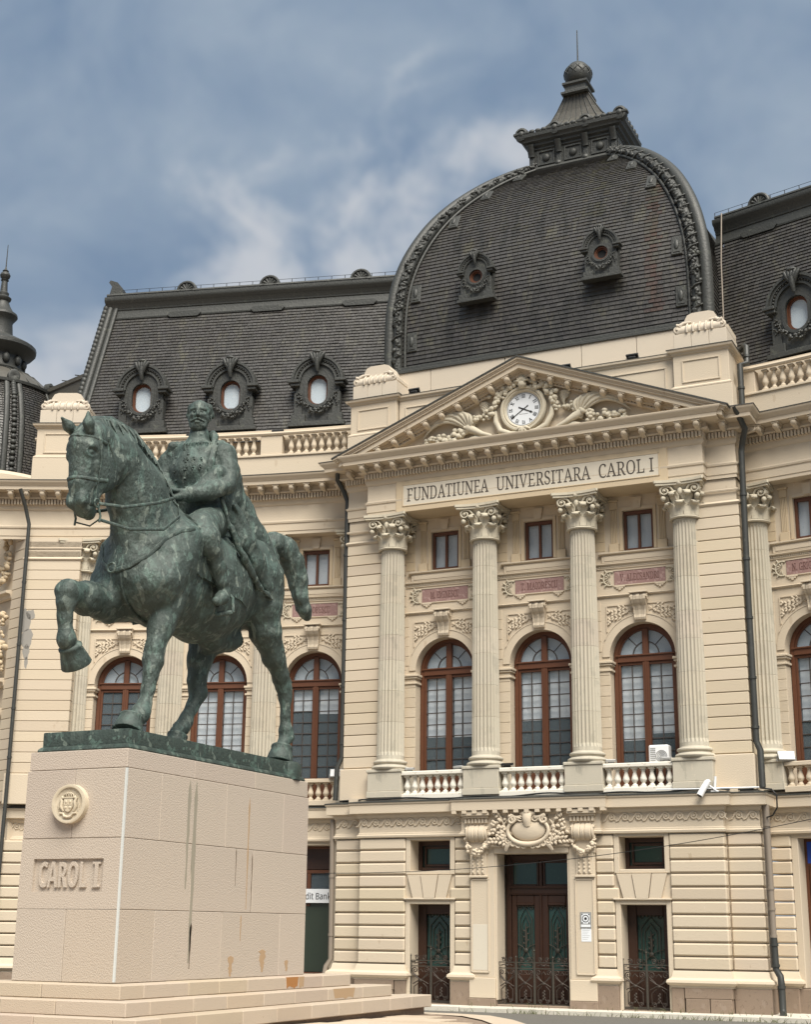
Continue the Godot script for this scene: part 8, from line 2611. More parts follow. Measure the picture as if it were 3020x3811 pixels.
func floodlight(label: String, at: Vector3, turn: float, dark: bool, size := 1.0, group := "", tilt := 0.9) -> void:
	var o := thing("floodlight", label, "floodlight", at, turn, group)
	var b := MB.new()
	b.xf = Transform3D(Basis(Vector3.RIGHT, -tilt), Vector3(0, 0.10 * size, 0)) * Transform3D(Basis.from_scale(Vector3(size, size, size)), Vector3.ZERO)
	b.prism(PackedVector2Array([Vector2(-0.17, -0.11), Vector2(0.17, -0.11), Vector2(0.19, 0.11), Vector2(-0.19, 0.11)]), -0.02, 0.05)
	b.box(Vector3(-0.12, -0.08, -0.12), Vector3(0.12, 0.08, -0.02), 0.03)
	for k in 5: b.box(Vector3(-0.1 + 0.045 * k, -0.085, -0.14), Vector3(-0.085 + 0.045 * k, 0.085, -0.1))
	put("housing", b.mesh(), M.black if dark else M.lamp_grey, o)
	b = MB.new()
	b.xf = Transform3D(Basis(Vector3.RIGHT, -tilt), Vector3(0, 0.10 * size, 0)) * Transform3D(Basis.from_scale(Vector3(size, size, size)), Vector3.ZERO)
	b.box(Vector3(-0.16, -0.1, 0.051), Vector3(0.16, 0.1, 0.056))
	put("lamp_glass", b.mesh(), M.black if dark else M.paint, o)
	b = MB.new()
	for s in [-1.0, 1.0]: b.tube([Vector3(s * 0.2 * size, 0.1 * size, 0), Vector3(s * 0.2 * size, 0.0, 0)], [0.012], 4)
	b.box(Vector3(-0.21 * size, -0.005, -0.02), Vector3(0.21 * size, 0.01, 0.02))
	put("bracket", b.mesh(), M.grey, o)

func drainpipe(pts: Array, r: float, mat: Material, parent: Node, joints: Array, nm := "drainpipe") -> void:
	var b := MB.new()
	b.tube(pts, [r], 12)
	var p := put(nm, b.mesh(), mat, parent)
	for y in joints:
		for i in pts.size() - 1:
			var a: Vector3 = pts[i]; var c: Vector3 = pts[i + 1]
			if (a.y - y) * (c.y - y) < 0.0:
				var q := a.lerp(c, (y - a.y) / (c.y - a.y))
				var d := (c - a).normalized()
				b = MB.new(); b.tube([q - d * 0.035, q + d * 0.035], [r * 1.22], 12)
				put("pipe_collar", b.mesh(), mat, p)

func build_fittings() -> void:
	# rainwater pipes beside the central pavilion
	drainpipe([Vector3(6.05, 17.55, -0.9), Vector3(6.2, 17.6, -0.75), Vector3(6.28, 17.5, -0.6), Vector3(6.28, 17.0, -0.55), Vector3(6.12, 16.9, -0.35), Vector3(6.12, 15.35, -0.35)], 0.085, M.pipe, lib, [17.2, 16.2])
	drainpipe([Vector3(6.12, 15.3, 0.75), Vector3(6.3, 14.75, 0.35), Vector3(6.16, 14.45, 0.1), Vector3(6.1, 14.2, 0.02), Vector3(6.06, 10.0, 0.0), Vector3(6.06, 6.35, 0.0), Vector3(6.16, 6.1, 0.05), Vector3(6.18, 5.15, 0.12)], 0.085, M.pipe, lib, [13.0, 11.2, 9.6, 8.0, 6.7])
	drainpipe([Vector3(6.26, 4.7, 0.22), Vector3(6.26, 1.45, 0.2)], 0.075, M.pipe_tan, lib, [4.2, 2.65, 2.15, 1.5])
	drainpipe([Vector3(6.26, 1.46, 0.2), Vector3(6.27, 0.72, 0.2), Vector3(6.38, 0.55, 0.26), Vector3(6.40, 0.35, 0.28), Vector3(6.40, -0.22, 0.3), Vector3(6.43, -0.32, 0.42), Vector3(6.46, -0.34, 0.55)], 0.085, M.pipe, lib, [1.3, 0.8, 0.3])
	drainpipe([Vector3(6.17, 4.75, 0.16), Vector3(6.15, 0.75, 0.12)], 0.028, M.pipe_tan, lib, [3.0])
	drainpipe([Vector3(-6.1, 15.25, 0.6), Vector3(-6.25, 14.85, 0.3), Vector3(-6.12, 14.5, 0.1), Vector3(-6.04, 14.2, 0.0), Vector3(-6.04, 6.4, 0.0), Vector3(-6.16, 6.1, 0.06), Vector3(-6.18, 5.15, 0.1)], 0.075, M.pipe, lib, [12.5, 10.5, 8.5, 6.8])
	drainpipe([Vector3(-6.22, 4.6, 0.16), Vector3(-6.2, 0.75, 0.12), Vector3(-6.3, 0.55, 0.2), Vector3(-6.34, 0.2, 0.26), Vector3(-6.34, -0.3, 0.3)], 0.07, M.pipe_tan, lib, [3.0, 1.4])
	var q := W(-24.98, 38.25)
	drainpipe([q * Vector3(-0.25, 14.95, 0.5), q * Vector3(-0.1, 14.4, 0.25), q * Vector3(0, 13.9, 0.05), q * Vector3(0, 5.2, 0.05), q * Vector3(0, 0.8, 0.2)], 0.06, M.pipe, lib, [12.0, 10.0, 8.0, 6.5])
	# floodlights
	floodlight("black floodlight on the ledge above the left slope of the pediment", Vector3(-3.85, 17.43, -0.12), PI, true, 0.95)
	floodlight("black floodlight on the ledge just right of the pediment peak", Vector3(1.05, 17.43, -0.12), PI, true, 0.95)
	floodlight("black floodlight on the ledge near the right parapet pier", Vector3(3.1, 17.43, -0.12), PI, true, 0.95)
	floodlight("small pale floodlight lying at the left end of the left balcony rail", Vector3(-3.75, 5.88, 0.2), 0.2, false, 0.7, "", 1.4)
	floodlight("small pale floodlight at the right end of the left balcony rail", Vector3(-2.25, 5.88, 0.2), -0.2, false, 0.7, "", 1.4)
	floodlight("flat dark floodlight at the left end of the middle balcony rail", Vector3(-0.78, 5.88, 0.2), 0.1, true, 0.85, "", 1.4)
	floodlight("small pale floodlight at the left end of the right balcony rail", Vector3(2.2, 5.88, 0.2), 0.2, false, 0.75, "", 1.4)
	floodlight("small pale floodlight in front of the air conditioner, right end of the balcony rail", Vector3(3.72, 5.88, 0.22), -0.1, false, 0.75, "", 1.4)
	var l := W(9.85, 38.6); floodlight("grey floodlight on the balcony beside the column right of the drainpipe", l * Vector3(0.06, 5.88, 0), 0.4, false, 1.2, "", 0.5)
	l = W(-9.95, 38.6); floodlight("grey floodlight on the balcony between the rear of the statue and the pavilion", l * Vector3(0.1, 5.88, 0), 0.3, false, 1.2, "", 0.5)
	# air conditioner on the right balcony
	var o := thing("air_conditioner", "white air conditioner unit behind the right balcony rail", "air conditioner", Vector3(3.48, 5.15, -0.06))
	var b := MB.new(); b.box(Vector3(-0.27, 0.62, -0.2), Vector3(0.27, 1.20, 0.14), 0.03); put("casing", b.mesh(), M.paint, o)
	b = MB.new()
	for k in 9: b.box(Vector3(-0.22, 0.68 + 0.052 * k, 0.141), Vector3(-0.08, 0.70 + 0.052 * k, 0.15))
	b.xf = Transform3D(Basis(Vector3.RIGHT, PI / 2), Vector3(0.08, 0.9, 0.141))
	for r in [0.15, 0.11, 0.07, 0.03]: b.lathe(V2([r - 0.008, 0, r + 0.008, 0, r + 0.008, 0.012, r - 0.008, 0.012, r - 0.008, 0]), 20)
	put("fan_grille", b.mesh(), M.grey, o)
	b = MB.new()
	for s in [-1.0, 1.0]: b.box(Vector3(s * 0.2 - 0.03, 0.0, -0.18), Vector3(s * 0.2 + 0.03, 0.62, 0.1))
	put("stand", b.mesh(), M.grey, o)
	# security camera on the cornice
	o = thing("security_camera", "white tube security camera on a bracket at the right of the balcony cornice", "camera", Vector3(5.02, 5.06, 0.55))
	b = MB.new(); b.tube([Vector3(-0.12, 0.2, 0.16), Vector3(-0.2, 0.06, 0.22), Vector3(-0.30, -0.14, 0.30)], [0.085, 0.085, 0.085], 12); b.blob(Vector3(-0.11, 0.22, 0.15), Vector3(0.08, 0.06, 0.08), Basis.IDENTITY, 10, 6); put("housing", b.mesh(), M.paint, o)
	b = MB.new(); b.xf = Transform3D.IDENTITY; b.tube([Vector3(-0.30, -0.142, 0.301), Vector3(-0.302, -0.146, 0.303)], [0.07], 12); put("lens", b.mesh(), M.black, o)
	b = MB.new(); b.tube([Vector3(-0.1, 0.14, 0.13), Vector3(0.05, 0.02, 0.1), Vector3(0.14, -0.06, 0.05)], [0.025], 6); b.tube([Vector3(0.02, -0.05, 0.02), Vector3(0.06, 0.36, 0.0)], [0.035], 6); b.box(Vector3(-0.06, -0.1, -0.06), Vector3(0.14, 0.0, 0.1), 0.01); put("bracket", b.mesh(), M.paint, o)
	# cables
	b = MB.new()
	var cp := []
	for k in 60:
		var x := -5.9 + 11.9 * k / 59.0
		cp.append(Vector3(x, 5.085 + 0.02 * sin(x * 3.1) + 0.03 * maxf(0, sin(x * 1.3 + 1.0)) , 0.52 if absf(x) < 5.2 else 0.34))
	b.tube(cp, [0.022], 6)
	tag(put("cornice_cable", b.mesh(), M.black, self), "black cable lying along the balcony cornice under the balustrades", "cable")
	b = MB.new()
	b.tube([Vector3(3.5, 5.14, 0.5), Vector3(4.4, 5.12, 0.56), Vector3(5.3, 5.12, 0.56), Vector3(6.15, 5.13, 0.4)], [0.018], 6)
	tag(put("white_cable", b.mesh(), M.flat_white, self), "white cable running along the cornice behind the security camera", "cable")
	b = MB.new()
	b.tube([Vector3(6.2, 5.1, 0.5), Vector3(6.5, 5.05, 0.6), Vector3(6.62, 4.9, 0.62), Vector3(6.6, 4.6, 0.55), Vector3(6.45, 4.42, 0.4), Vector3(6.28, 4.38, 0.3)], [0.02], 6)
	tag(put("looped_cable", b.mesh(), M.black, self), "black cable looping down from the cornice by the right drainpipe", "cable")
	b = MB.new()
	var sp := []
	for k in 33:
		var t := k / 32.0
		sp.append(Vector3(lerpf(-4.9, 9.0, t), lerpf(2.98, 4.35, t) - 0.42 * 4.0 * t * (1.0 - t) * 0.9, 3.0))
	b.tube(sp, [0.009], 5)
	tag(put("overhead_wire", b.mesh(), M.black, self), "thin dark wire sagging across the front of the entrance", "wire")
	# bank sign in the left shop window
	var w := W(-11.27, 38.72)
	o = thing("bank_sign", "white bank sign with black lettering across the shop window behind the pedestal", "sign", w * Vector3(0, 2.5, -0.42), deg_to_rad(11.27))
	b = MB.new(); b.box(Vector3(-0.74, -0.21, 0), Vector3(0.74, 0.19, 0.04), 0.004); put("panel", b.mesh(), M.flat_white, o)
	var tm := text_mesh("Credit Bank", "Droid Sans", 0.185, 0.008)
	var k: float = 1.10 / tm[1]
	put("lettering", tm[0], M.black, o, Transform3D(Basis.from_scale(Vector3(k, 1, 1)), Vector3(0.16, -0.02, 0.043)))
	# blue panel with a round emblem in the right shop window
	w = W(11.27, 38.72)
	o = thing("blue_sign", "blue sign with a round white emblem in the top of the right shop window", "sign", w * Vector3(0, 3.58, -0.48), -deg_to_rad(11.27))
	b = MB.new(); b.box(Vector3(-0.72, -0.27, 0), Vector3(0.72, 0.27, 0.03)); put("panel", b.mesh(), M.blue, o)
	b = MB.new(); b.xf = Transform3D(Basis(Vector3.RIGHT, PI / 2), Vector3(-0.26, 0, 0.031))
	b.lathe(V2([0.17, 0, 0.185, 0, 0.185, 0.004, 0.17, 0.004]), 28); b.lathe(V2([0.12, 0, 0.13, 0, 0.13, 0.004, 0.12, 0.004]), 28)
	for i in 20:
		b.xf = Transform3D(Basis(Vector3.BACK, TAU * i / 20.0), Vector3(-0.26, 0, 0.031)); b.box(Vector3(-0.008, 0.137, 0), Vector3(0.008, 0.163, 0.004))
	b.xf = T3(-0.26, 0, 0.031)
	b.prism(PackedVector2Array([Vector2(-0.07, -0.07), Vector2(-0.02, -0.06), Vector2(-0.02, 0.06), Vector2(-0.06, 0.08), Vector2(-0.07, 0.07)]), 0, 0.004); b.prism(PackedVector2Array([Vector2(0.02, -0.06), Vector2(0.07, -0.07), Vector2(0.07, 0.07), Vector2(0.02, 0.08)]), 0, 0.004)
	put("emblem", b.mesh(), M.flat_white, o)
	# small plaque on the right portal pilaster
	o = thing("door_plaque", "small grey plaque with an emblem over a white notice, right of the main door", "plaque", Vector3(1.50, 1.55, 0.515))
	b = MB.new(); b.box(Vector3(-0.15, 0.1, 0), Vector3(0.15, 0.50, 0.02), 0.004); put("plate", b.mesh(), M.grey, o)
	b = MB.new(); b.box(Vector3(-0.11, 0.21, 0.02), Vector3(0.11, 0.46, 0.022)); b.box(Vector3(-0.13, 0.125, 0.02), Vector3(0.13, 0.185, 0.022)); put("emblem_field", b.mesh(), M.flat_white, o)
	b = MB.new(); b.xf = Transform3D(Basis(Vector3.RIGHT, PI / 2), Vector3(0, 0.335, 0.022))
	b.lathe(V2([0.075, 0, 0.095, 0, 0.095, 0.003, 0.075, 0.003]), 24); b.lathe(V2([0.0, 0.003, 0.04, 0.003, 0.04, 0, 0.0, 0.0]), 6)
	for i in 4: b.box(Vector3([-0.105, 0.075, -0.105, 0.075][i], 0, [-0.12, -0.12, 0.09, 0.09][i]), Vector3([-0.075, 0.105, -0.075, 0.105][i], 0.003, [-0.09, -0.09, 0.12, 0.12][i]))
	put("emblem", b.mesh(), M.black, o)
	b = MB.new(); b.box(Vector3(-0.13, -0.24, 0), Vector3(0.14, 0.09, 0.006)); put("notice", b.mesh(), M.flat_white, o)
	b = MB.new()
	for i in 6: b.box(Vector3(-0.10, 0.04 - 0.045 * i, 0.006), Vector3(0.10 - 0.03 * (i % 3), 0.048 - 0.045 * i, 0.007))
	put("notice_lines", b.mesh(), M.lamp_grey, o)
	# gates
	gate("black wrought-iron gate with scrolls before the left side door", -3.62, -2.40, 0.30, 2)
	gate("wide black wrought-iron gate of four panels before the main door", -1.03, 1.03, 0.36, 4)
	gate("black wrought-iron gate with scrolls before the right side door", 2.40, 3.64, 0.30, 2)

# ---------------------------------------------------------------- scene
func _ready() -> void:
	rng.seed = 4711
	var cam := Camera3D.new()
	cam.name = "camera"
	var yaw := deg_to_rad(25.3); var pitch := deg_to_rad(16.0); var roll := deg_to_rad(0.6)
	var fh := Vector3(-sin(yaw), 0, -cos(yaw)); var rt := Vector3(cos(yaw), 0, -sin(yaw))
	var fw := fh * cos(pitch) + Vector3.UP * sin(pitch)
	var up := rt.cross(fw)
	var r2 := rt * cos(roll) + up * sin(roll)
	var u2 := -rt * sin(roll) + up * cos(roll)
	cam.transform = Transform3D(Basis(r2, u2, -fw), Vector3(13.9, 1.6, 38.0))
	cam.fov = 38.87; cam.near = 0.1; cam.far = 2000.0
	add_child(cam)
	cam.current = true
	var env := Environment.new()
	env.background_mode = Environment.BG_SKY
	env.sky = make_sky()
	env.background_energy_multiplier = 0.225
	env.tonemap_mode = Environment.TONE_MAPPER_LINEAR
	env.tonemap_exposure = 4.4
	env.sdfgi_enabled = true; env.ssao_enabled = true; env.ssil_enabled = true
	var we := WorldEnvironment.new(); we.name = "environment"; we.environment = env
	add_child(we)
	var sun := DirectionalLight3D.new()
	sun.name = "sun"
	sun.light_energy = 0.5; sun.light_angular_distance = 40.0; sun.light_color = Color(1.0, 0.975, 0.93)
	sun.shadow_enabled = true
	var toward := Vector3(0.40, 0.88, 0.48).normalized()
	add_child(sun)
	sun.look_at_from_position(toward * 50.0, Vector3.ZERO, Vector3.UP)
	make_materials()
	M.grey_cement = pmat(0.27, 0.255, 0.23, 0.95)
	M.medal = smat(M.pave.albedo_texture, Vector3(0.8, 0.8, 0.8), 0.9, null, 0.0, lin(1.08, 1.14, 1.12))
	M.lamp_grey = pmat(0.32, 0.32, 0.31, 0.5)
	M.stain_green = pmat(0.27, 0.245, 0.19, 0.9)
	M.stain_dark = pmat(0.17, 0.135, 0.10, 0.9)
	M.stain_rust = pmat(0.37, 0.255, 0.15, 0.9)
	M.rust = pmat(0.33, 0.15, 0.045, 0.9)
	build_ground()
	lib = thing("library_building", "cream neoclassical library with a columned pavilion, clock pediment and dark slate dome", "building")
	make_shared()
	build_pavilion()
	build_wings()
	build_dome()
	build_tower()
	build_pedestal()
	build_statue()
	build_fittings()
const HORSE := [-1.27, 8.05, 16.45, 0.98, -1.27, 7.95, 14.90, 0.93, 0.30, 1.28, -1.27, 7.95, 14.90, 0.93, -1.27, 8.35, 13.80, 0.82, 0.30, 1.18, -1.27, 8.50, 13.85, 0.74, -1.27, 8.30, 13.45, 0.70, 0.30, 1.00, -1.27, 7.55, 16.40, 0.78, -1.27, 7.62, 15.20, 0.78, 0.30, 1.20, -1.27, 7.62, 15.20, 0.78, -1.27, 8.00, 13.90, 0.62, 0.30, 1.15, -1.27, 7.85, 16.90, 0.78, -1.27, 7.70, 17.00, 0.74, 0.30, 1.05, -1.60, 7.45, 17.20, 0.44, -1.60, 7.30, 17.10, 0.40, 0.15, 1.00, -1.79, 8.35, 16.55, 0.40, -1.79, 7.50, 17.10, 0.36, 0.20, 1.00, -1.63, 8.30, 13.60, 0.50, -1.63, 7.75, 13.45, 0.46, 0.25, 1.00, -0.94, 7.45, 17.20, 0.44, -0.94, 7.30, 17.10, 0.40, 0.15, 1.00, -0.75, 8.35, 16.55, 0.40, -0.75, 7.50, 17.10, 0.36, 0.20, 1.00, -0.91, 8.30, 13.60, 0.50, -0.91, 7.75, 13.45, 0.46, 0.25, 1.00, -1.27, 8.72, 16.35, 0.34, -1.27, 8.75, 15.50, 0.34, 0.30, 1.30, -1.27, 8.30, 16.75, 0.82, -1.27, 9.10, 17.30, 0.64, 0.30, 1.50, -1.27, 9.10, 17.30, 0.64, -1.27, 9.60, 17.95, 0.47, 0.25, 1.50, -1.27, 9.60, 17.95, 0.47, -1.27, 9.72, 18.55, 0.32, 0.20, 1.35, -1.27, 8.25, 17.15, 0.50, -1.27, 8.80, 17.50, 0.40, 0.20, 1.25, -1.27, 9.10, 16.30, 0.13, -1.27, 9.48, 16.68, 0.13, 0.08, 1.10, -1.27, 9.48, 16.68, 0.13, -1.27, 9.82, 17.05, 0.13, 0.08, 1.10, -1.27, 9.82, 17.05, 0.13, -1.27, 10.06, 17.60, 0.13, 0.08, 1.10, -1.27, 10.06, 17.60, 0.13, -1.27, 10.10, 18.20, 0.13, 0.08, 1.10, -1.27, 10.10, 18.20, 0.13, -1.27, 9.98, 18.75, 0.13, 0.08, 1.10, -1.89, 8.20, 16.70, 0.42, -1.89, 7.35, 16.95, 0.46, 0.25, 1.00, -1.75, 7.28, 17.13, 0.31, -1.70, 6.92, 17.34, 0.18, 0.15, 1.00, -1.63, 7.25, 17.04, 0.37, -1.68, 7.11, 17.57, 0.31, 0.12, 1.00, -1.68, 7.11, 17.57, 0.31, -1.68, 7.06, 18.03, 0.27, 0.12, 1.00, -1.68, 7.06, 18.03, 0.27, -1.68, 7.07, 18.54, 0.22, 0.12, 1.00, -1.68, 7.08, 18.52, 0.20, -1.68, 6.87, 18.57, 0.16, 0.06, 1.00, -1.68, 6.87, 18.57, 0.16, -1.68, 6.63, 18.54, 0.13, 0.06, 1.00, -1.68, 6.63, 18.54, 0.13, -1.68, 6.38, 18.51, 0.12, 0.06, 1.00, -1.68, 6.38, 18.51, 0.12, -1.68, 6.26, 18.49, 0.16, 0.06, 1.00, -1.68, 6.26, 18.49, 0.16, -1.68, 6.11, 18.37, 0.14, 0.06, 1.00, -0.87, 7.46, 16.63, 0.37, -0.82, 7.08, 16.83, 0.29, 0.07, 1.00, -0.82, 7.08, 16.83, 0.29, -0.82, 6.64, 16.98, 0.23, 0.07, 1.00, -0.82, 6.64, 16.98, 0.23, -0.82, 6.25, 17.13, 0.17, 0.07, 1.00, -0.82, 6.25, 17.13, 0.17, -0.82, 6.04, 17.15, 0.18, 0.07, 1.00, -0.82, 6.04, 17.15, 0.18, -0.82, 5.87, 17.21, 0.14, 0.07, 1.00, -0.82, 5.87, 17.21, 0.14, -0.82, 5.51, 17.24, 0.12, 0.07, 1.00, -0.82, 5.51, 17.24, 0.12, -0.82, 5.25, 17.33, 0.12, 0.07, 1.00, -0.82, 5.25, 17.33, 0.12, -0.82, 5.11, 17.41, 0.16, 0.07, 1.00, -0.82, 5.11, 17.41, 0.16, -0.82, 4.93, 17.60, 0.13, 0.07, 1.00, -1.66, 7.53, 13.87, 0.47, -1.66, 7.02, 14.20, 0.34, 0.07, 1.00, -1.66, 7.02, 14.20, 0.34, -1.66, 6.57, 14.42, 0.24, 0.07, 1.00, -1.66, 6.57, 14.42, 0.24, -1.66, 6.21, 14.46, 0.18, 0.07, 1.00, -1.66, 6.21, 14.46, 0.18, -1.66, 5.93, 14.43, 0.18, 0.07, 1.00, -1.66, 5.93, 14.43, 0.18, -1.66, 5.63, 14.58, 0.12, 0.07, 1.00, -1.66, 5.63, 14.58, 0.12, -1.66, 5.33, 14.80, 0.13, 0.07, 1.00, -1.66, 5.33, 14.80, 0.13, -1.66, 5.19, 14.93, 0.15, 0.07, 1.00, -1.66, 5.19, 14.93, 0.15, -1.66, 5.09, 15.06, 0.13, 0.07, 1.00, -0.90, 8.25, 13.53, 0.43, -0.80, 7.73, 13.54, 0.36, 0.07, 1.00, -0.80, 7.73, 13.54, 0.36, -0.80, 7.26, 13.39, 0.32, 0.07, 1.00, -0.80, 7.26, 13.39, 0.32, -0.80, 6.82, 13.07, 0.23, 0.07, 1.00, -0.80, 6.82, 13.07, 0.23, -0.80, 6.46, 12.75, 0.16, 0.07, 1.00, -0.80, 6.46, 12.75, 0.16, -0.80, 6.27, 12.60, 0.16, 0.07, 1.00, -0.80, 6.27, 12.60, 0.16, -0.80, 6.07, 12.54, 0.13, 0.07, 1.00, -0.80, 6.07, 12.54, 0.13, -0.80, 5.71, 12.50, 0.11, 0.07, 1.00, -0.80, 5.71, 12.50, 0.11, -0.80, 5.40, 12.46, 0.12, 0.07, 1.00, -0.80, 5.40, 12.46, 0.12, -0.80, 5.26, 12.42, 0.14, 0.07, 1.00, -0.80, 5.26, 12.42, 0.14, -0.80, 5.06, 12.60, 0.13, 0.07, 1.00, -0.80, 6.45, 12.51, 0.10, -0.80, 6.39, 12.41, 0.09, 0.05, 1.00, -1.27, 6.95, 14.60, 0.28, -1.27, 7.05, 14.00, 0.26, 0.15, 1.00, -1.32, 7.14, 13.85, 0.16, -1.32, 7.08, 13.61, 0.13, 0.10, 1.00]
const TAIL := [-1.27, 9.14, 12.81, 0.20, -1.20, 9.32, 12.52, 0.24, 0.08, 1.00, -1.20, 9.32, 12.52, 0.24, -1.10, 9.28, 12.24, 0.26, 0.08, 1.00, -1.10, 9.28, 12.24, 0.26, -1.00, 9.02, 12.05, 0.23, 0.08, 1.00, -1.00, 9.02, 12.05, 0.23, -0.95, 8.65, 11.89, 0.20, 0.08, 1.00, -0.95, 8.65, 11.89, 0.20, -0.90, 8.30, 11.85, 0.16, 0.08, 1.00, -0.90, 8.30, 11.85, 0.16, -0.88, 8.06, 11.71, 0.16, 0.08, 1.00, -0.88, 8.06, 11.71, 0.16, -0.88, 7.93, 11.60, 0.11, 0.08, 1.00]
const HEAD := [-1.27, 9.72, 18.72, 0.33, -1.27, 9.50, 18.85, 0.31, 0.10, 1.20, -1.27, 9.50, 18.90, 0.29, -1.27, 8.85, 18.90, 0.22, 0.10, 1.05, -1.27, 8.85, 18.90, 0.22, -1.27, 8.52, 18.86, 0.20, 0.08, 1.05, -1.40, 9.30, 18.55, 0.34, -1.40, 9.12, 18.50, 0.33, 0.08, 2.00, -1.36, 9.10, 18.55, 0.20, -1.36, 8.60, 18.72, 0.13, 0.08, 1.30, -1.46, 9.46, 18.96, 0.12, -1.46, 9.36, 19.00, 0.10, 0.06, 1.00, -1.38, 8.60, 18.98, 0.10, -1.38, 8.50, 19.00, 0.10, 0.05, 1.00, -1.51, 9.20, 18.85, 0.05, -1.46, 8.85, 18.80, 0.04, 0.05, 1.00, -1.14, 9.30, 18.55, 0.34, -1.14, 9.12, 18.50, 0.33, 0.08, 2.00, -1.18, 9.10, 18.55, 0.20, -1.18, 8.60, 18.72, 0.13, 0.08, 1.30, -1.08, 9.46, 18.96, 0.12, -1.08, 9.36, 19.00, 0.10, 0.06, 1.00, -1.16, 8.60, 18.98, 0.10, -1.16, 8.50, 19.00, 0.10, 0.05, 1.00, -1.03, 9.20, 18.85, 0.05, -1.08, 8.85, 18.80, 0.04, 0.05, 1.00, -1.27, 8.42, 18.78, 0.15, -1.27, 8.40, 18.66, 0.13, 0.06, 0.95, -1.27, 9.98, 18.70, 0.12, -1.27, 9.60, 19.08, 0.10, 0.08, 1.00, -1.46, 9.80, 18.97, 0.09, -1.48, 9.86, 19.10, 0.10, 0.04, 1.00, -1.48, 9.86, 19.10, 0.10, -1.50, 9.96, 19.29, 0.02, 0.03, 1.00, -1.08, 9.74, 19.04, 0.09, -1.06, 9.86, 19.10, 0.10, 0.04, 1.00, -1.06, 9.86, 19.10, 0.10, -1.05, 10.05, 19.15, 0.02, 0.03, 1.00, -1.27, 9.72, 18.45, 0.36, -1.27, 9.50, 18.10, 0.50, 0.15, 1.40]
const RIDER := [-1.27, 9.21, 15.08, 0.39, -1.27, 9.51, 15.36, 0.37, 0.15, 0.86, -1.27, 9.51, 15.36, 0.37, -1.27, 10.06, 15.46, 0.41, 0.15, 0.86, -1.27, 10.06, 15.46, 0.41, -1.27, 10.36, 15.43, 0.37, 0.15, 0.86, -1.74, 10.45, 15.48, 0.20, -0.78, 10.39, 15.25, 0.21, 0.15, 1.00, -1.27, 10.61, 15.44, 0.22, -1.27, 10.85, 15.41, 0.19, 0.06, 1.00, -0.74, 10.40, 15.28, 0.22, -0.62, 10.07, 15.29, 0.20, 0.08, 1.00, -0.62, 10.07, 15.29, 0.20, -0.56, 9.71, 15.44, 0.18, 0.08, 1.00, -0.56, 9.71, 15.44, 0.18, -0.75, 9.52, 15.77, 0.17, 0.06, 1.00, -0.75, 9.52, 15.77, 0.17, -0.98, 9.41, 16.04, 0.13, 0.06, 1.00, -0.98, 9.43, 16.01, 0.16, -0.95, 9.44, 15.98, 0.16, 0.03, 1.00, -1.76, 10.44, 15.45, 0.20, -1.86, 9.97, 15.58, 0.18, 0.08, 1.00, -1.86, 9.93, 15.57, 0.16, -1.50, 9.42, 15.95, 0.12, 0.06, 1.00, -0.95, 9.01, 15.41, 0.36, -0.66, 8.71, 16.09, 0.30, 0.10, 1.00, -0.66, 8.71, 16.09, 0.30, -0.46, 8.43, 16.23, 0.26, 0.10, 1.00, -0.46, 8.43, 16.23, 0.26, -0.40, 8.25, 16.14, 0.20, 0.10, 1.00, -0.40, 8.26, 16.10, 0.20, -0.38, 7.99, 15.92, 0.17, 0.06, 1.00, -0.38, 7.99, 15.92, 0.17, -0.36, 7.71, 15.77, 0.13, 0.06, 1.00, -0.36, 7.71, 15.77, 0.13, -0.36, 7.59, 15.70, 0.12, 0.06, 1.00, -0.36, 7.53, 15.65, 0.12, -0.34, 7.42, 15.78, 0.13, 0.05, 1.00, -0.34, 7.42, 15.78, 0.13, -0.32, 7.32, 15.96, 0.10, 0.05, 1.00, -0.68, 9.93, 15.57, 0.16, -1.04, 9.42, 15.95, 0.12, 0.06, 1.00, -1.59, 9.01, 15.41, 0.36, -1.88, 8.71, 16.09, 0.30, 0.10, 1.00, -1.88, 8.71, 16.09, 0.30, -2.08, 8.43, 16.23, 0.26, 0.10, 1.00, -2.08, 8.43, 16.23, 0.26, -2.14, 8.25, 16.14, 0.20, 0.10, 1.00, -2.14, 8.26, 16.10, 0.20, -2.16, 7.99, 15.92, 0.17, 0.06, 1.00, -2.16, 7.99, 15.92, 0.17, -2.18, 7.71, 15.77, 0.13, 0.06, 1.00, -2.18, 7.71, 15.77, 0.13, -2.18, 7.59, 15.70, 0.12, 0.06, 1.00, -2.18, 7.53, 15.65, 0.12, -2.20, 7.42, 15.78, 0.13, 0.05, 1.00, -2.20, 7.42, 15.78, 0.13, -2.22, 7.32, 15.96, 0.10, 0.05, 1.00, -1.27, 9.38, 15.38, 0.41, -1.15, 9.15, 15.26, 0.38, 0.12, 0.90, -1.15, 9.15, 15.26, 0.38, -0.90, 8.96, 15.27, 0.23, 0.12, 0.90]
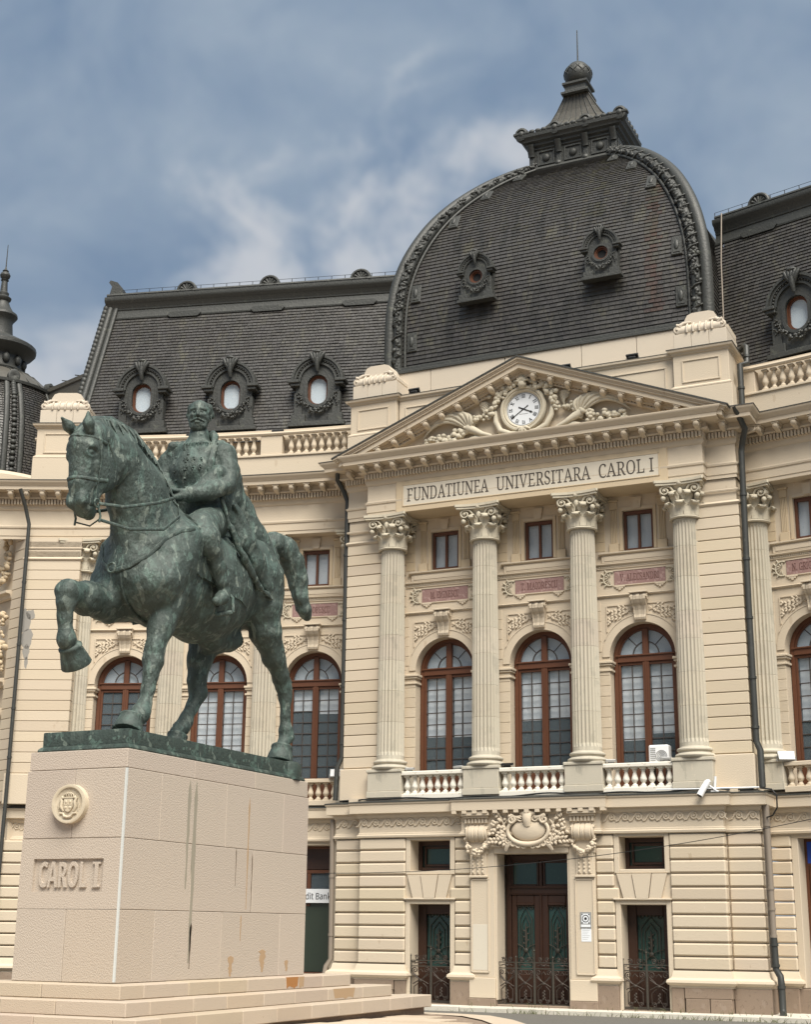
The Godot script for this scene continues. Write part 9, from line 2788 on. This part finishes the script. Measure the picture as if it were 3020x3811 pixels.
const COAT := [-0.80, 9.57, 15.08, 0.20, -0.72, 9.21, 14.84, 0.23, 0.10, 1.50, -0.72, 9.21, 14.84, 0.23, -0.62, 8.84, 14.63, 0.27, 0.10, 1.50, -0.62, 8.84, 14.63, 0.27, -0.56, 8.47, 14.28, 0.24, 0.10, 1.50, -0.56, 8.47, 14.28, 0.24, -0.54, 8.10, 13.85, 0.17, 0.10, 1.50, -0.54, 8.10, 13.85, 0.17, -0.54, 7.83, 13.55, 0.07, 0.10, 1.50, -1.15, 10.04, 14.44, 0.28, -1.10, 9.57, 14.13, 0.34, 0.12, 1.15, -1.10, 9.57, 14.13, 0.34, -1.00, 9.12, 13.81, 0.36, 0.12, 1.15, -1.00, 9.12, 13.81, 0.36, -0.90, 8.77, 13.47, 0.33, 0.12, 1.15, -0.90, 8.77, 13.47, 0.33, -0.78, 8.37, 13.30, 0.23, 0.12, 1.15, -0.78, 8.37, 13.30, 0.23, -0.64, 7.95, 13.32, 0.09, 0.12, 1.15, -0.62, 9.44, 15.50, 0.05, -0.52, 8.91, 15.29, 0.06, 0.05, 1.00, -0.52, 8.91, 15.29, 0.06, -0.42, 8.35, 14.89, 0.07, 0.05, 1.00, -0.42, 8.35, 14.89, 0.07, -0.44, 7.96, 14.29, 0.06, 0.05, 1.00, -0.44, 7.96, 14.29, 0.06, -0.50, 7.75, 13.58, 0.04, 0.05, 1.00, -0.60, 9.39, 15.05, 0.05, -0.48, 8.73, 14.51, 0.06, 0.05, 1.00, -0.48, 8.73, 14.51, 0.06, -0.48, 8.23, 13.84, 0.05, 0.05, 1.00, -1.72, 10.59, 15.63, 0.08, -1.90, 10.32, 15.57, 0.10, 0.10, 0.80, -1.90, 10.32, 15.57, 0.10, -1.95, 9.98, 15.59, 0.11, 0.10, 0.80, -1.95, 9.98, 15.59, 0.11, -1.85, 9.58, 15.66, 0.10, 0.10, 0.80, -1.50, 10.73, 15.22, 0.07, -1.70, 10.63, 15.49, 0.09, 0.08, 1.00, -1.70, 10.63, 15.49, 0.09, -1.80, 10.49, 15.51, 0.10, 0.08, 1.00, -0.98, 10.79, 15.34, 0.07, -0.86, 10.50, 15.48, 0.08, 0.06, 1.00, -0.86, 10.50, 15.48, 0.08, -0.82, 10.17, 15.61, 0.07, 0.06, 1.00, -0.82, 10.17, 15.61, 0.07, -0.85, 9.84, 15.63, 0.07, 0.06, 1.00, -0.98, 10.79, 15.34, 0.07, -1.30, 11.00, 14.96, 0.09, 0.06, 1.00, -1.30, 11.00, 14.96, 0.09, -1.55, 10.93, 15.09, 0.07, 0.06, 1.00, -1.30, 10.58, 14.70, 0.35, -1.25, 10.10, 14.59, 0.34, 0.12, 0.80, -1.25, 10.10, 14.59, 0.34, -1.20, 9.78, 14.49, 0.31, 0.12, 0.80]
